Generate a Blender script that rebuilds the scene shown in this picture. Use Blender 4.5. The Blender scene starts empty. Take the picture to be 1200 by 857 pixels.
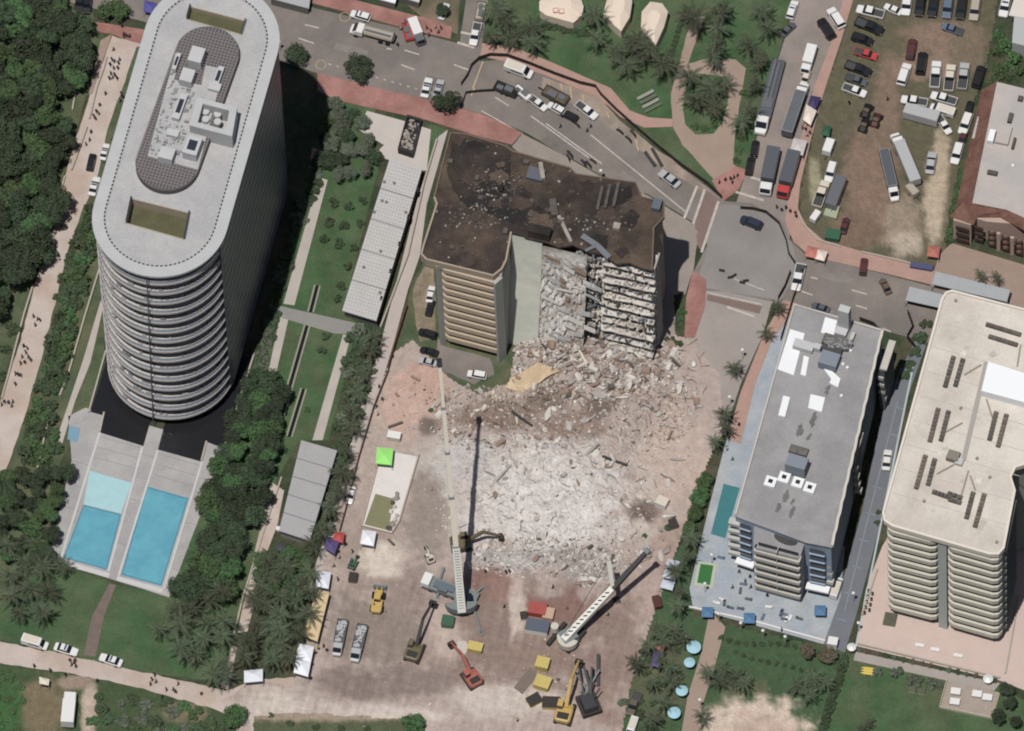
import bpy, bmesh, math, random
from mathutils import Vector, Matrix
from mathutils.geometry import tessellate_polygon
random.seed(7)
R = random.Random(11)
rad = math.radians
scene = bpy.context.scene
COL = scene.collection

# ------------------------------------------------------------------ camera
TH, ROLL, DIST, SC = rad(29.0), -0.05, 4000.0, 0.18      # off-nadir, roll, distance, metres per photo pixel
r0 = Vector((1, 0, 0)); u0 = Vector((0, math.cos(TH), math.sin(TH))); DV = Vector((0, -math.sin(TH), math.cos(TH)))
RT = r0 * math.cos(ROLL) + u0 * math.sin(ROLL)
UP = -r0 * math.sin(ROLL) + u0 * math.cos(ROLL)
CAM = DV * DIST
cd = bpy.data.cameras.new('camera'); cam = bpy.data.objects.new('camera', cd); COL.objects.link(cam)
cam.matrix_world = Matrix(((RT.x, UP.x, DV.x, CAM.x), (RT.y, UP.y, DV.y, CAM.y), (RT.z, UP.z, DV.z, CAM.z), (0, 0, 0, 1)))
cd.sensor_width = 36; cd.lens = 36 * DIST / (1200 * SC); cd.clip_start = 500; cd.clip_end = 60000
scene.camera = cam

def P(u, v, z=0.0):
    """photo pixel -> point on the horizontal plane at height z"""
    q = RT * ((u - 600) * SC) + UP * (-(v - 428.5) * SC)
    d = q - CAM
    t = (z - CAM.z) / d.z
    w = CAM + d * t
    return Vector((w.x, w.y, z))

# ------------------------------------------------------------------ light
SH = (P(600 + 27, 428.5 - 52) - P(600, 428.5)) / (100 * SC / math.sin(TH))   # shadow vector per metre of height
TOSUN = Vector((-SH.x, -SH.y, 1)).normalized()
ELEV = math.asin(TOSUN.z); AZ = math.atan2(TOSUN.x, TOSUN.y)
w = bpy.data.worlds.new('World'); scene.world = w; w.use_nodes = True
nt = w.node_tree; bg = nt.nodes['Background']
sky = nt.nodes.new('ShaderNodeTexSky'); sky.sky_type = 'NISHITA'; sky.sun_disc = False
sky.sun_elevation = ELEV; sky.sun_rotation = AZ; sky.air_density = 1.0; sky.dust_density = 1.5
nt.links.new(sky.outputs[0], bg.inputs[0]); bg.inputs[1].default_value = 0.052
sd = bpy.data.lights.new('sun', 'SUN'); sd.energy = 4.6; sd.angle = rad(0.53); sd.color = (1, 0.97, 0.93)
so = bpy.data.objects.new('sun', sd); COL.objects.link(so)
so.rotation_euler = TOSUN.to_track_quat('Z', 'Y').to_euler(); so.location = TOSUN * 300
vs = scene.view_settings; vs.view_transform = 'Standard'; vs.look = 'None'; vs.gamma = 1; vs.exposure = 0.1
vs.use_curve_mapping = False
scene.render.engine = 'CYCLES'
scene.cycles.filter_width = 2.0
scene.cycles.use_denoising = True
scene.cycles.max_bounces = 5; scene.cycles.diffuse_bounces = 3; scene.cycles.transparent_max_bounces = 4

# ------------------------------------------------------------------ materials
KALB = 1.55
def lin(c):
    c = c / 255.0
    return c / 12.92 if c <= 0.04045 else ((c + 0.055) / 1.055) ** 2.4
DESAT = 0.16
def alb(rgb):
    l = [lin(c) / KALB for c in rgb]; g = 0.3 * l[0] + 0.59 * l[1] + 0.11 * l[2]
    return tuple(min(0.85, c + (g - c) * DESAT) for c in l) + (1,)
MATS = {}
def M(name, rgb, rough=0.85, var=0.0, scale=0.3, rand=0.0, metal=0.0, spec=0.3, bump=0.0, rgb2=None, vcol=False, fine=0.0, emit=None):
    """rgb is the sRGB colour that a sunlit level face should show; two noises vary it"""
    if name in MATS: return MATS[name]
    m = bpy.data.materials.new(name); m.use_nodes = True; t = m.node_tree; b = t.nodes['Principled BSDF']
    b.inputs['Roughness'].default_value = rough; b.inputs['Metallic'].default_value = metal
    b.inputs['Specular IOR Level'].default_value = spec
    N, L = t.nodes.new, t.links.new
    col = None
    if vcol:
        a = N('ShaderNodeVertexColor'); a.layer_name = 'Col'; col = a.outputs[0]
    if col is None:
        c = N('ShaderNodeRGB'); c.outputs[0].default_value = alb(rgb); col = c.outputs[0]
    if var or fine or rgb2:
        g = N('ShaderNodeNewGeometry')
        def noise(s, d=4, r=0.6):
            n = N('ShaderNodeTexNoise'); n.inputs['Scale'].default_value = s; n.inputs['Detail'].default_value = d
            n.inputs['Roughness'].default_value = r; L(g.outputs['Position'], n.inputs['Vector']); return n
        if rgb2:
            n2 = noise(scale * 0.45, 5, 0.65); rp = N('ShaderNodeMapRange'); L(n2.outputs[0], rp.inputs[0])
            rp.inputs[1].default_value = 0.42; rp.inputs[2].default_value = 0.6
            mx = N('ShaderNodeMix'); mx.data_type = 'RGBA'; L(rp.outputs[0], mx.inputs[0]); L(col, mx.inputs[6]); mx.inputs[7].default_value = alb(rgb2); col = mx.outputs[2]
        def mul(col, n, amt):
            rp = N('ShaderNodeMapRange'); L(n.outputs[0], rp.inputs[0]); rp.inputs[1].default_value = 0.25; rp.inputs[2].default_value = 0.75
            rp.inputs[3].default_value = 1 - amt; rp.inputs[4].default_value = 1 + amt
            mx = N('ShaderNodeMix'); mx.data_type = 'RGBA'; mx.blend_type = 'MULTIPLY'; mx.inputs[0].default_value = 1
            L(col, mx.inputs[6]); L(rp.outputs[0], mx.inputs[7]); return mx.outputs[2]
        if var: col = mul(col, noise(scale), var)
        if fine: col = mul(col, noise(2.6, 3, 0.7), fine)
    if rand:
        oi = N('ShaderNodeObjectInfo'); rp = N('ShaderNodeMapRange'); L(oi.outputs['Random'], rp.inputs[0])
        rp.inputs[3].default_value = 1 - rand; rp.inputs[4].default_value = 1 + rand
        h = N('ShaderNodeHueSaturation'); L(rp.outputs[0], h.inputs['Value']); L(col, h.inputs['Color'])
        rq = N('ShaderNodeMapRange'); L(oi.outputs['Random'], rq.inputs[0]); rq.inputs[3].default_value = 0.47; rq.inputs[4].default_value = 0.525
        L(rq.outputs[0], h.inputs['Hue']); col = h.outputs[0]
    L(col, b.inputs['Base Color'])
    if bump:
        g2 = N('ShaderNodeNewGeometry'); n = N('ShaderNodeTexNoise'); n.inputs['Scale'].default_value = 2.2; n.inputs['Detail'].default_value = 4
        L(g2.outputs['Position'], n.inputs['Vector'])
        bp = N('ShaderNodeBump'); bp.inputs['Strength'].default_value = bump; bp.inputs['Distance'].default_value = 0.25
        L(n.outputs[0], bp.inputs['Height']); L(bp.outputs[0], b.inputs['Normal'])
    MATS[name] = m
    return m

# ------------------------------------------------------------------ mesh builder
class MB:
    def __init__(s): s.v = []; s.f = []
    def add(s, vs, fs):
        o = len(s.v); s.v += [tuple(x) for x in vs]; s.f += [tuple(i + o for i in q) for q in fs]; return s
    def box(s, c, d, rz=0.0, top=(1, 1), off=(0, 0)):
        """c = centre of the bottom face, d = size; top = scale of the upper face"""
        x, y, z = d[0] / 2, d[1] / 2, d[2]; cs, sn = math.cos(rz), math.sin(rz); vs = []
        for (k, zz) in ((0, 0), (1, z)):
            tx, ty = (1, 1) if k == 0 else top; ox, oy = (0, 0) if k == 0 else off
            for (a, b) in ((-1, -1), (1, -1), (1, 1), (-1, 1)):
                px, py = a * x * tx + ox, b * y * ty + oy
                vs.append((c[0] + px * cs - py * sn, c[1] + px * sn + py * cs, c[2] + zz))
        return s.add(vs, [(3, 2, 1, 0), (4, 5, 6, 7), (0, 1, 5, 4), (1, 2, 6, 5), (2, 3, 7, 6), (3, 0, 4, 7)])
    def prism(s, pts, z0, z1, holes=(), bottom=True, side=True):
        """pts = outline (x,y); holes are outlines too"""
        loops = [list(pts)] + [list(h) for h in holes]
        def area(l): return sum(l[i - 1][0] * l[i][1] - l[i][0] * l[i - 1][1] for i in range(len(l)))
        loops = [l if (area(l) > 0) == (k == 0) else l[::-1] for k, l in enumerate(loops)]
        flat = [p for l in loops for p in l]
        tris = tessellate_polygon([[Vector((p[0], p[1], 0)) for p in l] for l in loops])
        n = len(flat); o = len(s.v)
        s.v += [(p[0], p[1], z1) for p in flat] + [(p[0], p[1], z0) for p in flat]
        for a, b, c in tris:
            A, B, C = flat[a], flat[b], flat[c]
            if (B[0] - A[0]) * (C[1] - A[1]) - (B[1] - A[1]) * (C[0] - A[0]) < 0: b, c = c, b
            s.f.append((o + a, o + b, o + c))
            if bottom: s.f.append((o + n + a, o + n + c, o + n + b))
        k = 0
        for l in loops:
            m = len(l)
            if side:
                for i in range(m):
                    j = (i + 1) % m
                    s.f.append((o + k + i, o + n + k + i, o + n + k + j, o + k + j))
            k += m
        return s
    def wall(s, path, z0, z1, t=0.15, closed=False):
        """a wall of thickness t standing along a polyline of (x,y)"""
        n = len(path); L = []; I = []
        for i in range(n):
            a = Vector(path[i - 1][:2]) if (i or closed) else None
            b = Vector(path[i][:2]); c = Vector(path[(i + 1) % n][:2]) if (i < n - 1 or closed) else None
            d = Vector((0, 0))
            if a is not None: d += (b - a).normalized()
            if c is not None: d += (c - b).normalized()
            d = d.normalized() if d.length > 1e-6 else Vector((1, 0)); nn = Vector((-d.y, d.x)) * t / 2
            L.append(b + nn); I.append(b - nn)
        o = len(s.v)
        for q in range(n):
            s.v += [(L[q].x, L[q].y, z0), (L[q].x, L[q].y, z1), (I[q].x, I[q].y, z1), (I[q].x, I[q].y, z0)]
        m = n if closed else n - 1
        for q in range(m):
            a, b = o + 4 * q, o + 4 * ((q + 1) % n)
            for k in range(4):
                k2 = (k + 1) % 4; s.f.append((a + k, a + k2, b + k2, b + k))
        if not closed:
            s.f.append((o, o + 3, o + 2, o + 1)); e = o + 4 * (n - 1); s.f.append((e, e + 1, e + 2, e + 3))
        return s
    def cyl(s, p, q, ra, rb=None, n=8):
        rb = ra if rb is None else rb; p = Vector(p); q = Vector(q); d = (q - p).normalized()
        a = d.orthogonal().normalized(); b = d.cross(a); o = len(s.v)
        for (c, r_) in ((p, ra), (q, rb)):
            for i in range(n):
                t = 2 * math.pi * i / n; s.v.append(tuple(c + (a * math.cos(t) + b * math.sin(t)) * r_))
        for i in range(n):
            j = (i + 1) % n; s.f.append((o + i, o + j, o + n + j, o + n + i))
        s.f.append(tuple(o + n - 1 - i for i in range(n))); s.f.append(tuple(o + n + i for i in range(n)))
        return s
    def beam(s, p, q, wd, ht, wd2=None, ht2=None):
        """a tapering box from p to q"""
        p = Vector(p); q = Vector(q); d = (q - p).normalized(); sd_ = d.cross(Vector((0, 0, 1)))
        sd_ = sd_.normalized() if sd_.length > 1e-4 else Vector((1, 0, 0)); up = sd_.cross(d); o = len(s.v)
        for (c, a, b) in ((p, wd, ht), (q, wd2 or wd, ht2 or ht)):
            for (x, y) in ((-1, -1), (1, -1), (1, 1), (-1, 1)):
                s.v.append(tuple(c + sd_ * x * a / 2 + up * y * b / 2))
        s.f += [tuple(o + i for i in q_) for q_ in ((3, 2, 1, 0), (4, 5, 6, 7), (0, 1, 5, 4), (1, 2, 6, 5), (2, 3, 7, 6), (3, 0, 4, 7))]
        return s
    def loft(s, st):
        """car-like hull: stations (x, half width, z low, z high) joined with chamfered sections"""
        o = len(s.v); k = 8
        for (x, hw, zl, zh) in st:
            c = min(0.16, (zh - zl) * 0.35)
            for (y, z) in ((-hw + c * .6, zl), (hw - c * .6, zl), (hw, zl + c), (hw, zh - c), (hw - c, zh), (-hw + c, zh), (-hw, zh - c), (-hw, zl + c)):
                s.v.append((x, y, z))
        for i in range(len(st) - 1):
            for j in range(k):
                j2 = (j + 1) % k; a = o + i * k; b = a + k; s.f.append((a + j, b + j, b + j2, a + j2))
        s.f.append(tuple(o + j for j in range(k))[::-1]); e = o + (len(st) - 1) * k; s.f.append(tuple(e + j for j in range(k)))
        return s
    def blob(s, c, rx, ry, rz, n=6, jit=0.15, seed=0):
        rr = random.Random(seed); m = max(4, n); o = len(s.v); rings = m
        for i in range(rings + 1):
            ph = math.pi * i / rings
            for j in range(m * 2):
                t = 2 * math.pi * j / (m * 2); k = 1 + rr.uniform(-jit, jit)
                s.v.append((c[0] + rx * k * math.sin(ph) * math.cos(t), c[1] + ry * k * math.sin(ph) * math.sin(t), c[2] + rz * k * math.cos(ph)))
        for i in range(rings):
            for j in range(m * 2):
                a = o + i * m * 2 + j; b = o + i * m * 2 + (j + 1) % (m * 2); s.f.append((a, a + m * 2, b + m * 2, b))
        return s
    def mesh(s, name, mats=(), off=None):
        me = bpy.data.meshes.new(name)
        vs_ = s.v if off is None else [(x - off[0], y - off[1], z - off[2]) for x, y, z in s.v]
        me.from_pydata(vs_, [], s.f); me.validate()
        for m in mats: me.materials.append(m)
        return me

def link(name, me, parent=None):
    o = bpy.data.objects.new(name, me); COL.objects.link(o)
    if parent is not None: o.parent = parent
    return o
def tag(o, label=None, cat=None, group=None, kind=None):
    if label: o['label'] = label
    if cat: o['category'] = cat
    if group: o['group'] = group
    if kind: o['kind'] = kind
    return o
def thing(name, label, cat, loc, rz=0.0, group=None):
    o = link(name, None); o.location = loc; o.rotation_euler = (0, 0, rz); o.empty_display_size = 0.5
    return tag(o, label, cat, group)
def part(name, mb, mat, parent, world=True, kind=None, label=None):
    """a part; world=True means that the builder used world coordinates and the parent is unrotated"""
    off = None
    if world:
        off = Vector((0, 0, 0)); p = parent
        while p is not None: off += p.location; p = p.parent
    o = link(name, mb.mesh(name, [mat], off), parent)
    return tag(o, label, None, None, kind)
def solo(name, mb, mat, label, cat, base=None, group=None, kind=None):
    """a thing that is one mesh, origin at base"""
    base = Vector(base) if base is not None else Vector(mb.v[0])
    o = link(name, mb.mesh(name, [mat], base)); o.location = base
    return tag(o, label, cat, group, kind)
def copy_tree(o, parent=None):
    c = o.copy(); COL.objects.link(c); c.parent = parent
    for ch in list(o.children): copy_tree(ch, c)
    return c
def setmat(o, m, slot=0):
    o.material_slots[slot].link = 'OBJECT'; o.material_slots[slot].material = m
def pts(l, z=0.0): return [P(u, v, z) for u, v in l]
def pxy(l, z=0.0): return [tuple(P(u, v, z)[:2]) for u, v in l]
def inside(x, y, poly):
    c = False; n = len(poly)
    for i in range(n):
        x1, y1 = poly[i][:2]; x2, y2 = poly[i - 1][:2]
        if (y1 > y) != (y2 > y) and x < (x2 - x1) * (y - y1) / (y2 - y1) + x1: c = not c
    return c
def rough_edge(l, amp, step=8.0, seed=1):
    """subdivide a pixel outline and shake it, for natural borders"""
    rr = random.Random(seed); out = []
    for i in range(len(l)):
        a, b = l[i], l[(i + 1) % len(l)]; d = math.hypot(b[0] - a[0], b[1] - a[1]); n = max(1, int(d / step))
        for k in range(n):
            t = k / n; out.append((a[0] + (b[0] - a[0]) * t + rr.uniform(-amp, amp), a[1] + (b[1] - a[1]) * t + rr.uniform(-amp, amp)))
    return out
def sheet(name, px, z, mat, holes=(), edge=0.0, h=0.0, kind='structure'):
    """a piece of ground, outlined in photo pixels; h > 0 makes it a raised kerbed slab"""
    l = rough_edge(px, edge, seed=len(px) + int(px[0][0])) if edge else px
    mb = MB().prism(pxy(l), z - h, z, holes=[pxy(q) for q in holes], bottom=False, side=h > 0)
    o = link(name, mb.mesh(name, [mat])); o['kind'] = kind
    return o
# ================================================================== the setting
from mathutils import noise as mnoise
def smooth(t): t = max(0.0, min(1.0, t)); return t * t * (3 - 2 * t)
def stained(name, poly, z, base, stains, step=3.0, edge=1.0, mat='stained_soil', amp=0.34):
    """a piece of ground whose soil and grass run into each other: colours held per vertex"""
    us = [p[0] for p in poly]; vs_ = [p[1] for p in poly]; idx = {}; vv = []; fs = []; cols = []; rr = random.Random(len(poly))
    a0, b0 = min(us) - step, min(vs_) - step; nu, nv = int((max(us) - a0) / step) + 2, int((max(vs_) - b0) / step) + 2
    keep = [[inside(a0 + i * step, b0 + j * step, poly) for j in range(nv + 1)] for i in range(nu + 1)]
    def colour(u, v):
        c = [lin(x) for x in base]; wob = mnoise.noise(Vector((u * 0.07, v * 0.07, 1))) * amp + mnoise.noise(Vector((u * 0.23, v * 0.23, 5))) * amp * 0.6
        for col, (cu, cv, a, b) in stains:
            d = math.hypot((u - cu) / a, (v - cv) / b) + wob
            if d < 1.2: k = smooth((1.2 - d) * 1.7); c = [x * (1 - k) + lin(y) * k for x, y in zip(c, col)]
        y = 0.3 * c[0] + 0.59 * c[1] + 0.11 * c[2]; g = 1 + 0.2 * mnoise.noise(Vector((u * 0.4, v * 0.4, 9))) + 0.14 * mnoise.noise(Vector((u * 0.13, v * 0.13, 2)))
        return [min(0.85, (x + (y - x) * DESAT) * g / KALB) for x in c] + [1]
    for i in range(nu):
        for j in range(nv):
            if keep[i][j] or keep[i + 1][j] or keep[i][j + 1] or keep[i + 1][j + 1]:
                q = []
                for (a, b) in ((i, j), (i, j + 1), (i + 1, j + 1), (i + 1, j)):
                    if (a, b) not in idx:
                        u = a0 + a * step + rr.uniform(-edge, edge); v = b0 + b * step + rr.uniform(-edge, edge); idx[(a, b)] = len(vv); p = P(u, v); p.z = z; vv.append(p); cols.append(colour(u, v))
                    q.append(idx[(a, b)])
                fs.append(q)
    me = bpy.data.meshes.new(name); me.from_pydata(vv, [], fs); ca = me.color_attributes.new('Col', 'FLOAT_COLOR', 'POINT')
    for i, c in enumerate(cols): ca.data[i].color = c
    me.materials.append(M(mat, (0, 0, 0), 0.95, 0.16, 0.5, vcol=True, fine=0.22, bump=0.6)); o = link(name, me); o['kind'] = 'structure'; return o
G_GRASS = M('grass', (74, 90, 60), 0.95, 0.3, 0.25, rgb2=(94, 96, 66), fine=0.28, bump=0.5)
G_LAWN = M('lawn', (62, 94, 54), 0.95, 0.28, 0.2, rgb2=(82, 96, 62), fine=0.26, bump=0.3)
G_SCRUB = M('scrub', (52, 68, 42), 0.95, 0.35, 0.3, rgb2=(82, 78, 56), fine=0.35, bump=0.7)
G_ASPH = M('asphalt', (120, 111, 106), 0.9, 0.16, 0.12, rgb2=(134, 124, 116), fine=0.12)
G_ASPH2 = M('asphalt_worn', (138, 127, 120), 0.9, 0.14, 0.15, rgb2=(150, 136, 128), fine=0.12)
G_DRIVE = M('asphalt_cool', (112, 116, 124), 0.9, 0.08, 0.2, fine=0.05)
G_RED = M('red_pavers', (168, 118, 108), 0.9, 0.16, 0.3, rgb2=(150, 102, 92), fine=0.12)
G_RED2 = M('pink_pavers', (176, 138, 124), 0.9, 0.1, 0.3, fine=0.1)
G_SAND = M('sand', (194, 178, 168), 0.95, 0.08, 0.2, rgb2=(184, 163, 148), fine=0.09, bump=0.2)
G_TAN = M('tan_paving', (160, 138, 122), 0.9, 0.08, 0.25, fine=0.08)
G_DIRT = M('lot_dirt', (128, 108, 88), 0.95, 0.2, 0.12, rgb2=(82, 86, 58), fine=0.2, bump=0.3)
G_CONC = M('concrete', (182, 172, 162), 0.9, 0.08, 0.3, fine=0.06)
G_DECK = M('pool_deck', (160, 157, 156), 0.85, 0.1, 0.25, rgb2=(172, 168, 165), fine=0.14)
G_HDECK = M('hotel_deck', (154, 164, 174), 0.85, 0.12, 0.3, rgb2=(168, 172, 175), fine=0.14)
G_PINK = M('pink_terrace', (202, 178, 166), 0.85, 0.05, 0.3, fine=0.05)
G_WHITE = M('white_paint', (205, 198, 188), 0.8, 0.12, 0.8)
G_MARK = M('road_marking', (186, 176, 166), 0.85, 0.22, 0.9)
G_YEL = M('yellow_marking', (186, 160, 118), 0.85, 0.25, 0.9)

me = MB().prism([(-1600, -1600), (1600, -1600), (1600, 1600), (-1600, 1600)], -0.2, -0.08, bottom=False, side=False).mesh('ground', [G_SCRUB])
link('ground', me)['kind'] = 'structure'

# lawns and planted ground
sheet('lawn', [(-20, -20), (100, -20), (112, 30), (125, 45), (100, 115), (78, 195), (60, 262), (40, 325), (20, 400), (-20, 500)], -0.05, G_GRASS)
sheet('lawn', [(160, 50), (175, 48), (150, 140), (128, 250), (122, 420), (100, 490), (60, 560), (55, 655), (40, 735), (-20, 745), (-20, 570), (8, 555), (46, 430), (66, 350), (98, 240), (126, 150)], -0.05, G_GRASS)
sheet('lawn', [(385, 110), (440, 128), (435, 170), (445, 190), (402, 365), (420, 380), (385, 515), (350, 518), (325, 560), (300, 640), (265, 800), (180, 790), (100, 772), (0, 750), (-20, 735), (55, 655), (135, 685), (195, 697), (240, 590), (265, 525), (300, 420)], -0.045, G_LAWN)
sheet('lawn', [(505, 145), (524, 152), (512, 190), (498, 200), (490, 165)], -0.04, G_LAWN)
sheet('lawn', [(565, -20), (900, -20), (930, 0), (905, 90), (885, 165), (870, 225), (850, 232), (760, 165), (700, 110), (600, 60), (570, 50)], -0.045, G_LAWN)
sheet('lawn', [(478, -20), (540, -20), (536, 40), (500, 25), (470, 0)], -0.04, G_DIRT)
stained('lawn', [(770, 700), (800, 640), (812, 725), (985, 765), (1000, 770), (960, 880), (700, 880), (740, 790)], -0.05, (64, 90, 56), [((208, 186, 166), (885, 852, 62, 38)), ((190, 166, 148), (890, 858, 40, 24)), ((200, 180, 160), (840, 858, 24, 30)), ((92, 96, 66), (870, 805, 30, 10)), ((86, 92, 64), (770, 790, 40, 60))])
sheet('lawn', [(1000, 765), (1170, 803), (1215, 830), (1215, 880), (955, 880), (985, 785)], -0.03, G_LAWN)
stained('dune_scrub', [(-20, 776), (80, 791), (160, 807), (255, 833), (285, 846), (290, 880), (-20, 880)], -0.04, (66, 84, 50), [((120, 106, 78), (50, 830, 32, 40)), ((184, 164, 146), (104, 830, 10, 40)), ((150, 130, 112), (88, 800, 24, 10)), ((118, 108, 80), (215, 835, 30, 14)), ((56, 96, 46), (6, 835, 22, 40))])
stained('verge', [(300, 842), (345, 836), (480, 845), (520, 880), (300, 880)], 0.045, (84, 92, 62), [((160, 140, 120), (380, 838, 120, 8))])
sheet('verge', [(360, 395), (395, 400), (385, 515), (350, 518), (330, 545), (365, 460)], -0.03, G_LAWN)
sheet('verge', [(484, 330), (500, 300), (520, 300), (520, 400), (606, 402), (602, 452), (566, 470), (520, 448), (470, 440), (470, 425), (462, 420), (470, 380)], 0.0, G_GRASS, edge=1.2)
sheet('forecourt', [(514, 395), (520, 405), (575, 420), (580, 440), (555, 450), (520, 436), (512, 420)], 0.02, G_ASPH, edge=1.0)
sheet('dirt_bed', [(486, 330), (498, 312), (508, 316), (512, 395), (492, 400), (488, 380), (484, 350)], 0.012, M('bed_soil', (150, 132, 112), 0.95, 0.2, 0.4, rgb2=(110, 104, 76), fine=0.2), edge=1.2)

# roads
sheet('road', [(-60, -35), (110, 10), (170, 26), (260, 50), (330, 72), (375, 87), (440, 103), (520, 122), (570, 135), (615, 155), (660, 180), (700, 203), (760, 228), (815, 262), (830, 285), (812, 320), (806, 345), (850, 345), (935, 362), (1000, 378), (1090, 402), (1260, 440), (1260, 372), (1100, 338), (1000, 312), (945, 300), (925, 280), (915, 258), (880, 238), (850, 236), (820, 212), (760, 168), (725, 140), (705, 118), (640, 88), (590, 70), (560, 72), (552, 55), (480, 36), (370, 10), (320, -8), (200, -45), (100, -75), (-60, -120)], 0.0, G_ASPH)
sheet('road', [(538, 56), (546, 0), (550, -40), (582, -40), (572, 0), (562, 74)], -0.004, G_ASPH)
sheet('road', [(862, 240), (885, 170), (905, 90), (925, 30), (937, -30), (1000, -30), (990, 30), (965, 100), (945, 180), (930, 240), (925, 280), (900, 255)], -0.004, G_ASPH2)
sheet('intersection', [(818, 262), (845, 240), (880, 241), (914, 262), (930, 290), (934, 320), (915, 352), (850, 342), (815, 335), (830, 290)], 0.012, M('asphalt_pale', (142, 137, 132), 0.9, 0.1, 0.1, rgb2=(136, 130, 126), fine=0.1))
sheet('road', [(806, 340), (850, 342), (905, 354), (893, 395), (868, 450), (850, 505), (835, 525), (800, 430), (806, 380)], 0.016, M('asphalt_dusty', (154, 145, 139), 0.9, 0.1, 0.1, rgb2=(166, 152, 143), fine=0.1))
sheet('driveway', [(1052, 440), (1072, 400), (1085, 405), (1062, 470), (1046, 560), (1005, 715), (990, 765), (960, 752), (985, 690), (1010, 600), (1035, 480)], 0.0, G_DRIVE)

# pavements, raised by a kerb
KERB = 0.13
sheet('pavement', [(372, 86), (440, 103), (520, 122), (570, 136), (612, 156), (600, 170), (560, 160), (500, 141), (440, 128), (395, 118), (372, 106)], KERB, G_RED, h=KERB + 0.1)
sheet('pavement', [(112, 26), (175, 36), (168, 52), (152, 48), (130, 40), (115, 38)], KERB, G_RED, h=KERB + 0.1)
sheet('pavement', [(330, -14), (385, -8), (430, 4), (500, 22), (530, 32), (528, 46), (480, 35), (400, 13), (350, 0)], KERB, G_RED, h=KERB + 0.1)
sheet('pavement', [(565, 51), (600, 55), (650, 75), (700, 97), (716, 104), (728, 118), (738, 130), (760, 138), (788, 140), (788, 149), (755, 150), (728, 138), (702, 115), (640, 89), (590, 72), (563, 66)], KERB, G_RED2, h=KERB + 0.1)
sheet('pavement', [(834, 212), (862, 195), (876, 200), (866, 222), (848, 236)], KERB, G_RED, h=KERB + 0.1)
sheet('pavement', [(1003, -10), (985, 50), (965, 110), (950, 165), (938, 215), (935, 245), (945, 265), (965, 282), (1010, 295), (1095, 318), (1092, 334), (1000, 312), (950, 301), (930, 284), (920, 260), (925, 225), (938, 165), (955, 100), (978, 40), (990, -10)], KERB, G_RED2, h=KERB + 0.1)
sheet('pavement', [(812, 318), (828, 328), (826, 360), (814, 396), (802, 396), (804, 350)], KERB, G_RED, h=KERB + 0.1)
sheet('pavement', [(895, 392), (918, 352), (934, 356), (925, 372), (905, 398), (885, 450), (868, 520), (852, 515), (868, 460)], KERB, G_RED2, h=KERB + 0.1)
sheet('pavement', [(612, 157), (660, 182), (700, 205), (760, 230), (815, 264), (812, 300), (795, 300), (770, 262), (700, 230), (620, 190), (600, 172)], 0.05, M('grey_pavement', (150, 138, 128), 0.9, 0.1, 0.3, fine=0.08), h=0.1)
sheet('pavement', [(764, 250), (792, 262), (818, 270), (812, 318), (803, 345), (790, 345), (792, 396), (772, 408), (760, 330)], 0.03, MATS['grey_pavement'], edge=1.0)
sheet('kerb_strip', [(118, 48), (131, 41), (108, 110), (104, 112)], 0.25, G_TAN, h=0.3)

# paths
sheet('sandy_path', [(131, 42), (170, 52), (160, 55), (141, 110), (126, 152), (112, 215), (97, 245), (80, 292), (66, 350), (46, 430), (22, 510), (5, 556), (-20, 580), (-20, 490), (0, 470), (24, 400), (44, 322), (61, 262), (79, 195), (105, 112), (122, 70)], 0.0, G_SAND, edge=0.6)
sheet('sandy_road', [(-20, 748), (60, 764), (150, 784), (265, 809), (300, 797), (350, 793), (370, 880), (285, 880), (283, 845), (250, 831), (160, 805), (80, 789), (-20, 774)], 0.0, G_SAND, edge=1.0)
sheet('garden_path', [(118, 352), (121, 360), (106, 425), (88, 470), (70, 530), (62, 527), (82, 468), (98, 420)], 0.0, G_CONC)
sheet('garden_path', [(374, 208), (384, 211), (345, 358), (332, 356)], 0.0, G_CONC)
sheet('garden_path', [(328, 372), (338, 374), (324, 436), (314, 438)], 0.0, G_CONC)
sheet('garden_path', [(402, 392), (411, 394), (378, 516), (366, 516)], 0.0, G_CONC)
sheet('garden_path', [(316, 356), (418, 379), (416, 392), (392, 391), (314, 368)], 0.012, M('grey_walk', (142, 140, 136), 0.9, 0.06, 0.4, fine=0.06))
sheet('garden_path', [(366, 173), (378, 177), (372, 200), (362, 196)], 0.0, G_RED2)
sheet('garden_path', [(318, 565), (333, 575), (325, 615), (312, 650), (290, 740), (278, 742), (300, 640)], 0.0, G_SAND)
sheet('garden_path', [(128, 684), (136, 686), (122, 722), (112, 770), (98, 768), (108, 722)], 0.0, M('boardwalk', (118, 102, 92), 0.9, 0.15, 0.6, fine=0.15))
sheet('garden_path', [(272, 756), (278, 758), (268, 808), (258, 806)], 0.0, G_SAND)
sheet('alley', [(514, 160), (525, 152), (500, 240), (492, 300), (478, 340), (462, 400), (432, 500), (400, 620), (380, 690), (362, 690), (385, 610), (418, 495), (448, 395), (470, 310), (490, 230)], 0.0, M('alley_concrete', (184, 172, 164), 0.9, 0.06, 0.3, fine=0.05))
sheet('forecourt', [(430, 130), (478, 143), (505, 152), (500, 200), (496, 200), (438, 182), (450, 170), (420, 152)], -0.02, M('forecourt_paving', (194, 184, 176), 0.85, 0.05, 0.3, fine=0.04))
sheet('park_path', [(812, 15), (826, 20), (806, 75), (830, 68), (862, 70), (874, 80), (869, 110), (862, 150), (859, 192), (874, 203), (855, 228), (838, 212), (818, 190), (800, 170), (788, 148), (786, 110), (797, 70)], 0.0, G_TAN, edge=0.4)
sheet('planting_island', [(805, 96), (815, 86), (850, 90), (853, 120), (846, 145), (836, 157), (815, 158), (803, 146), (800, 125)], 0.05, G_LAWN)
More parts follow.
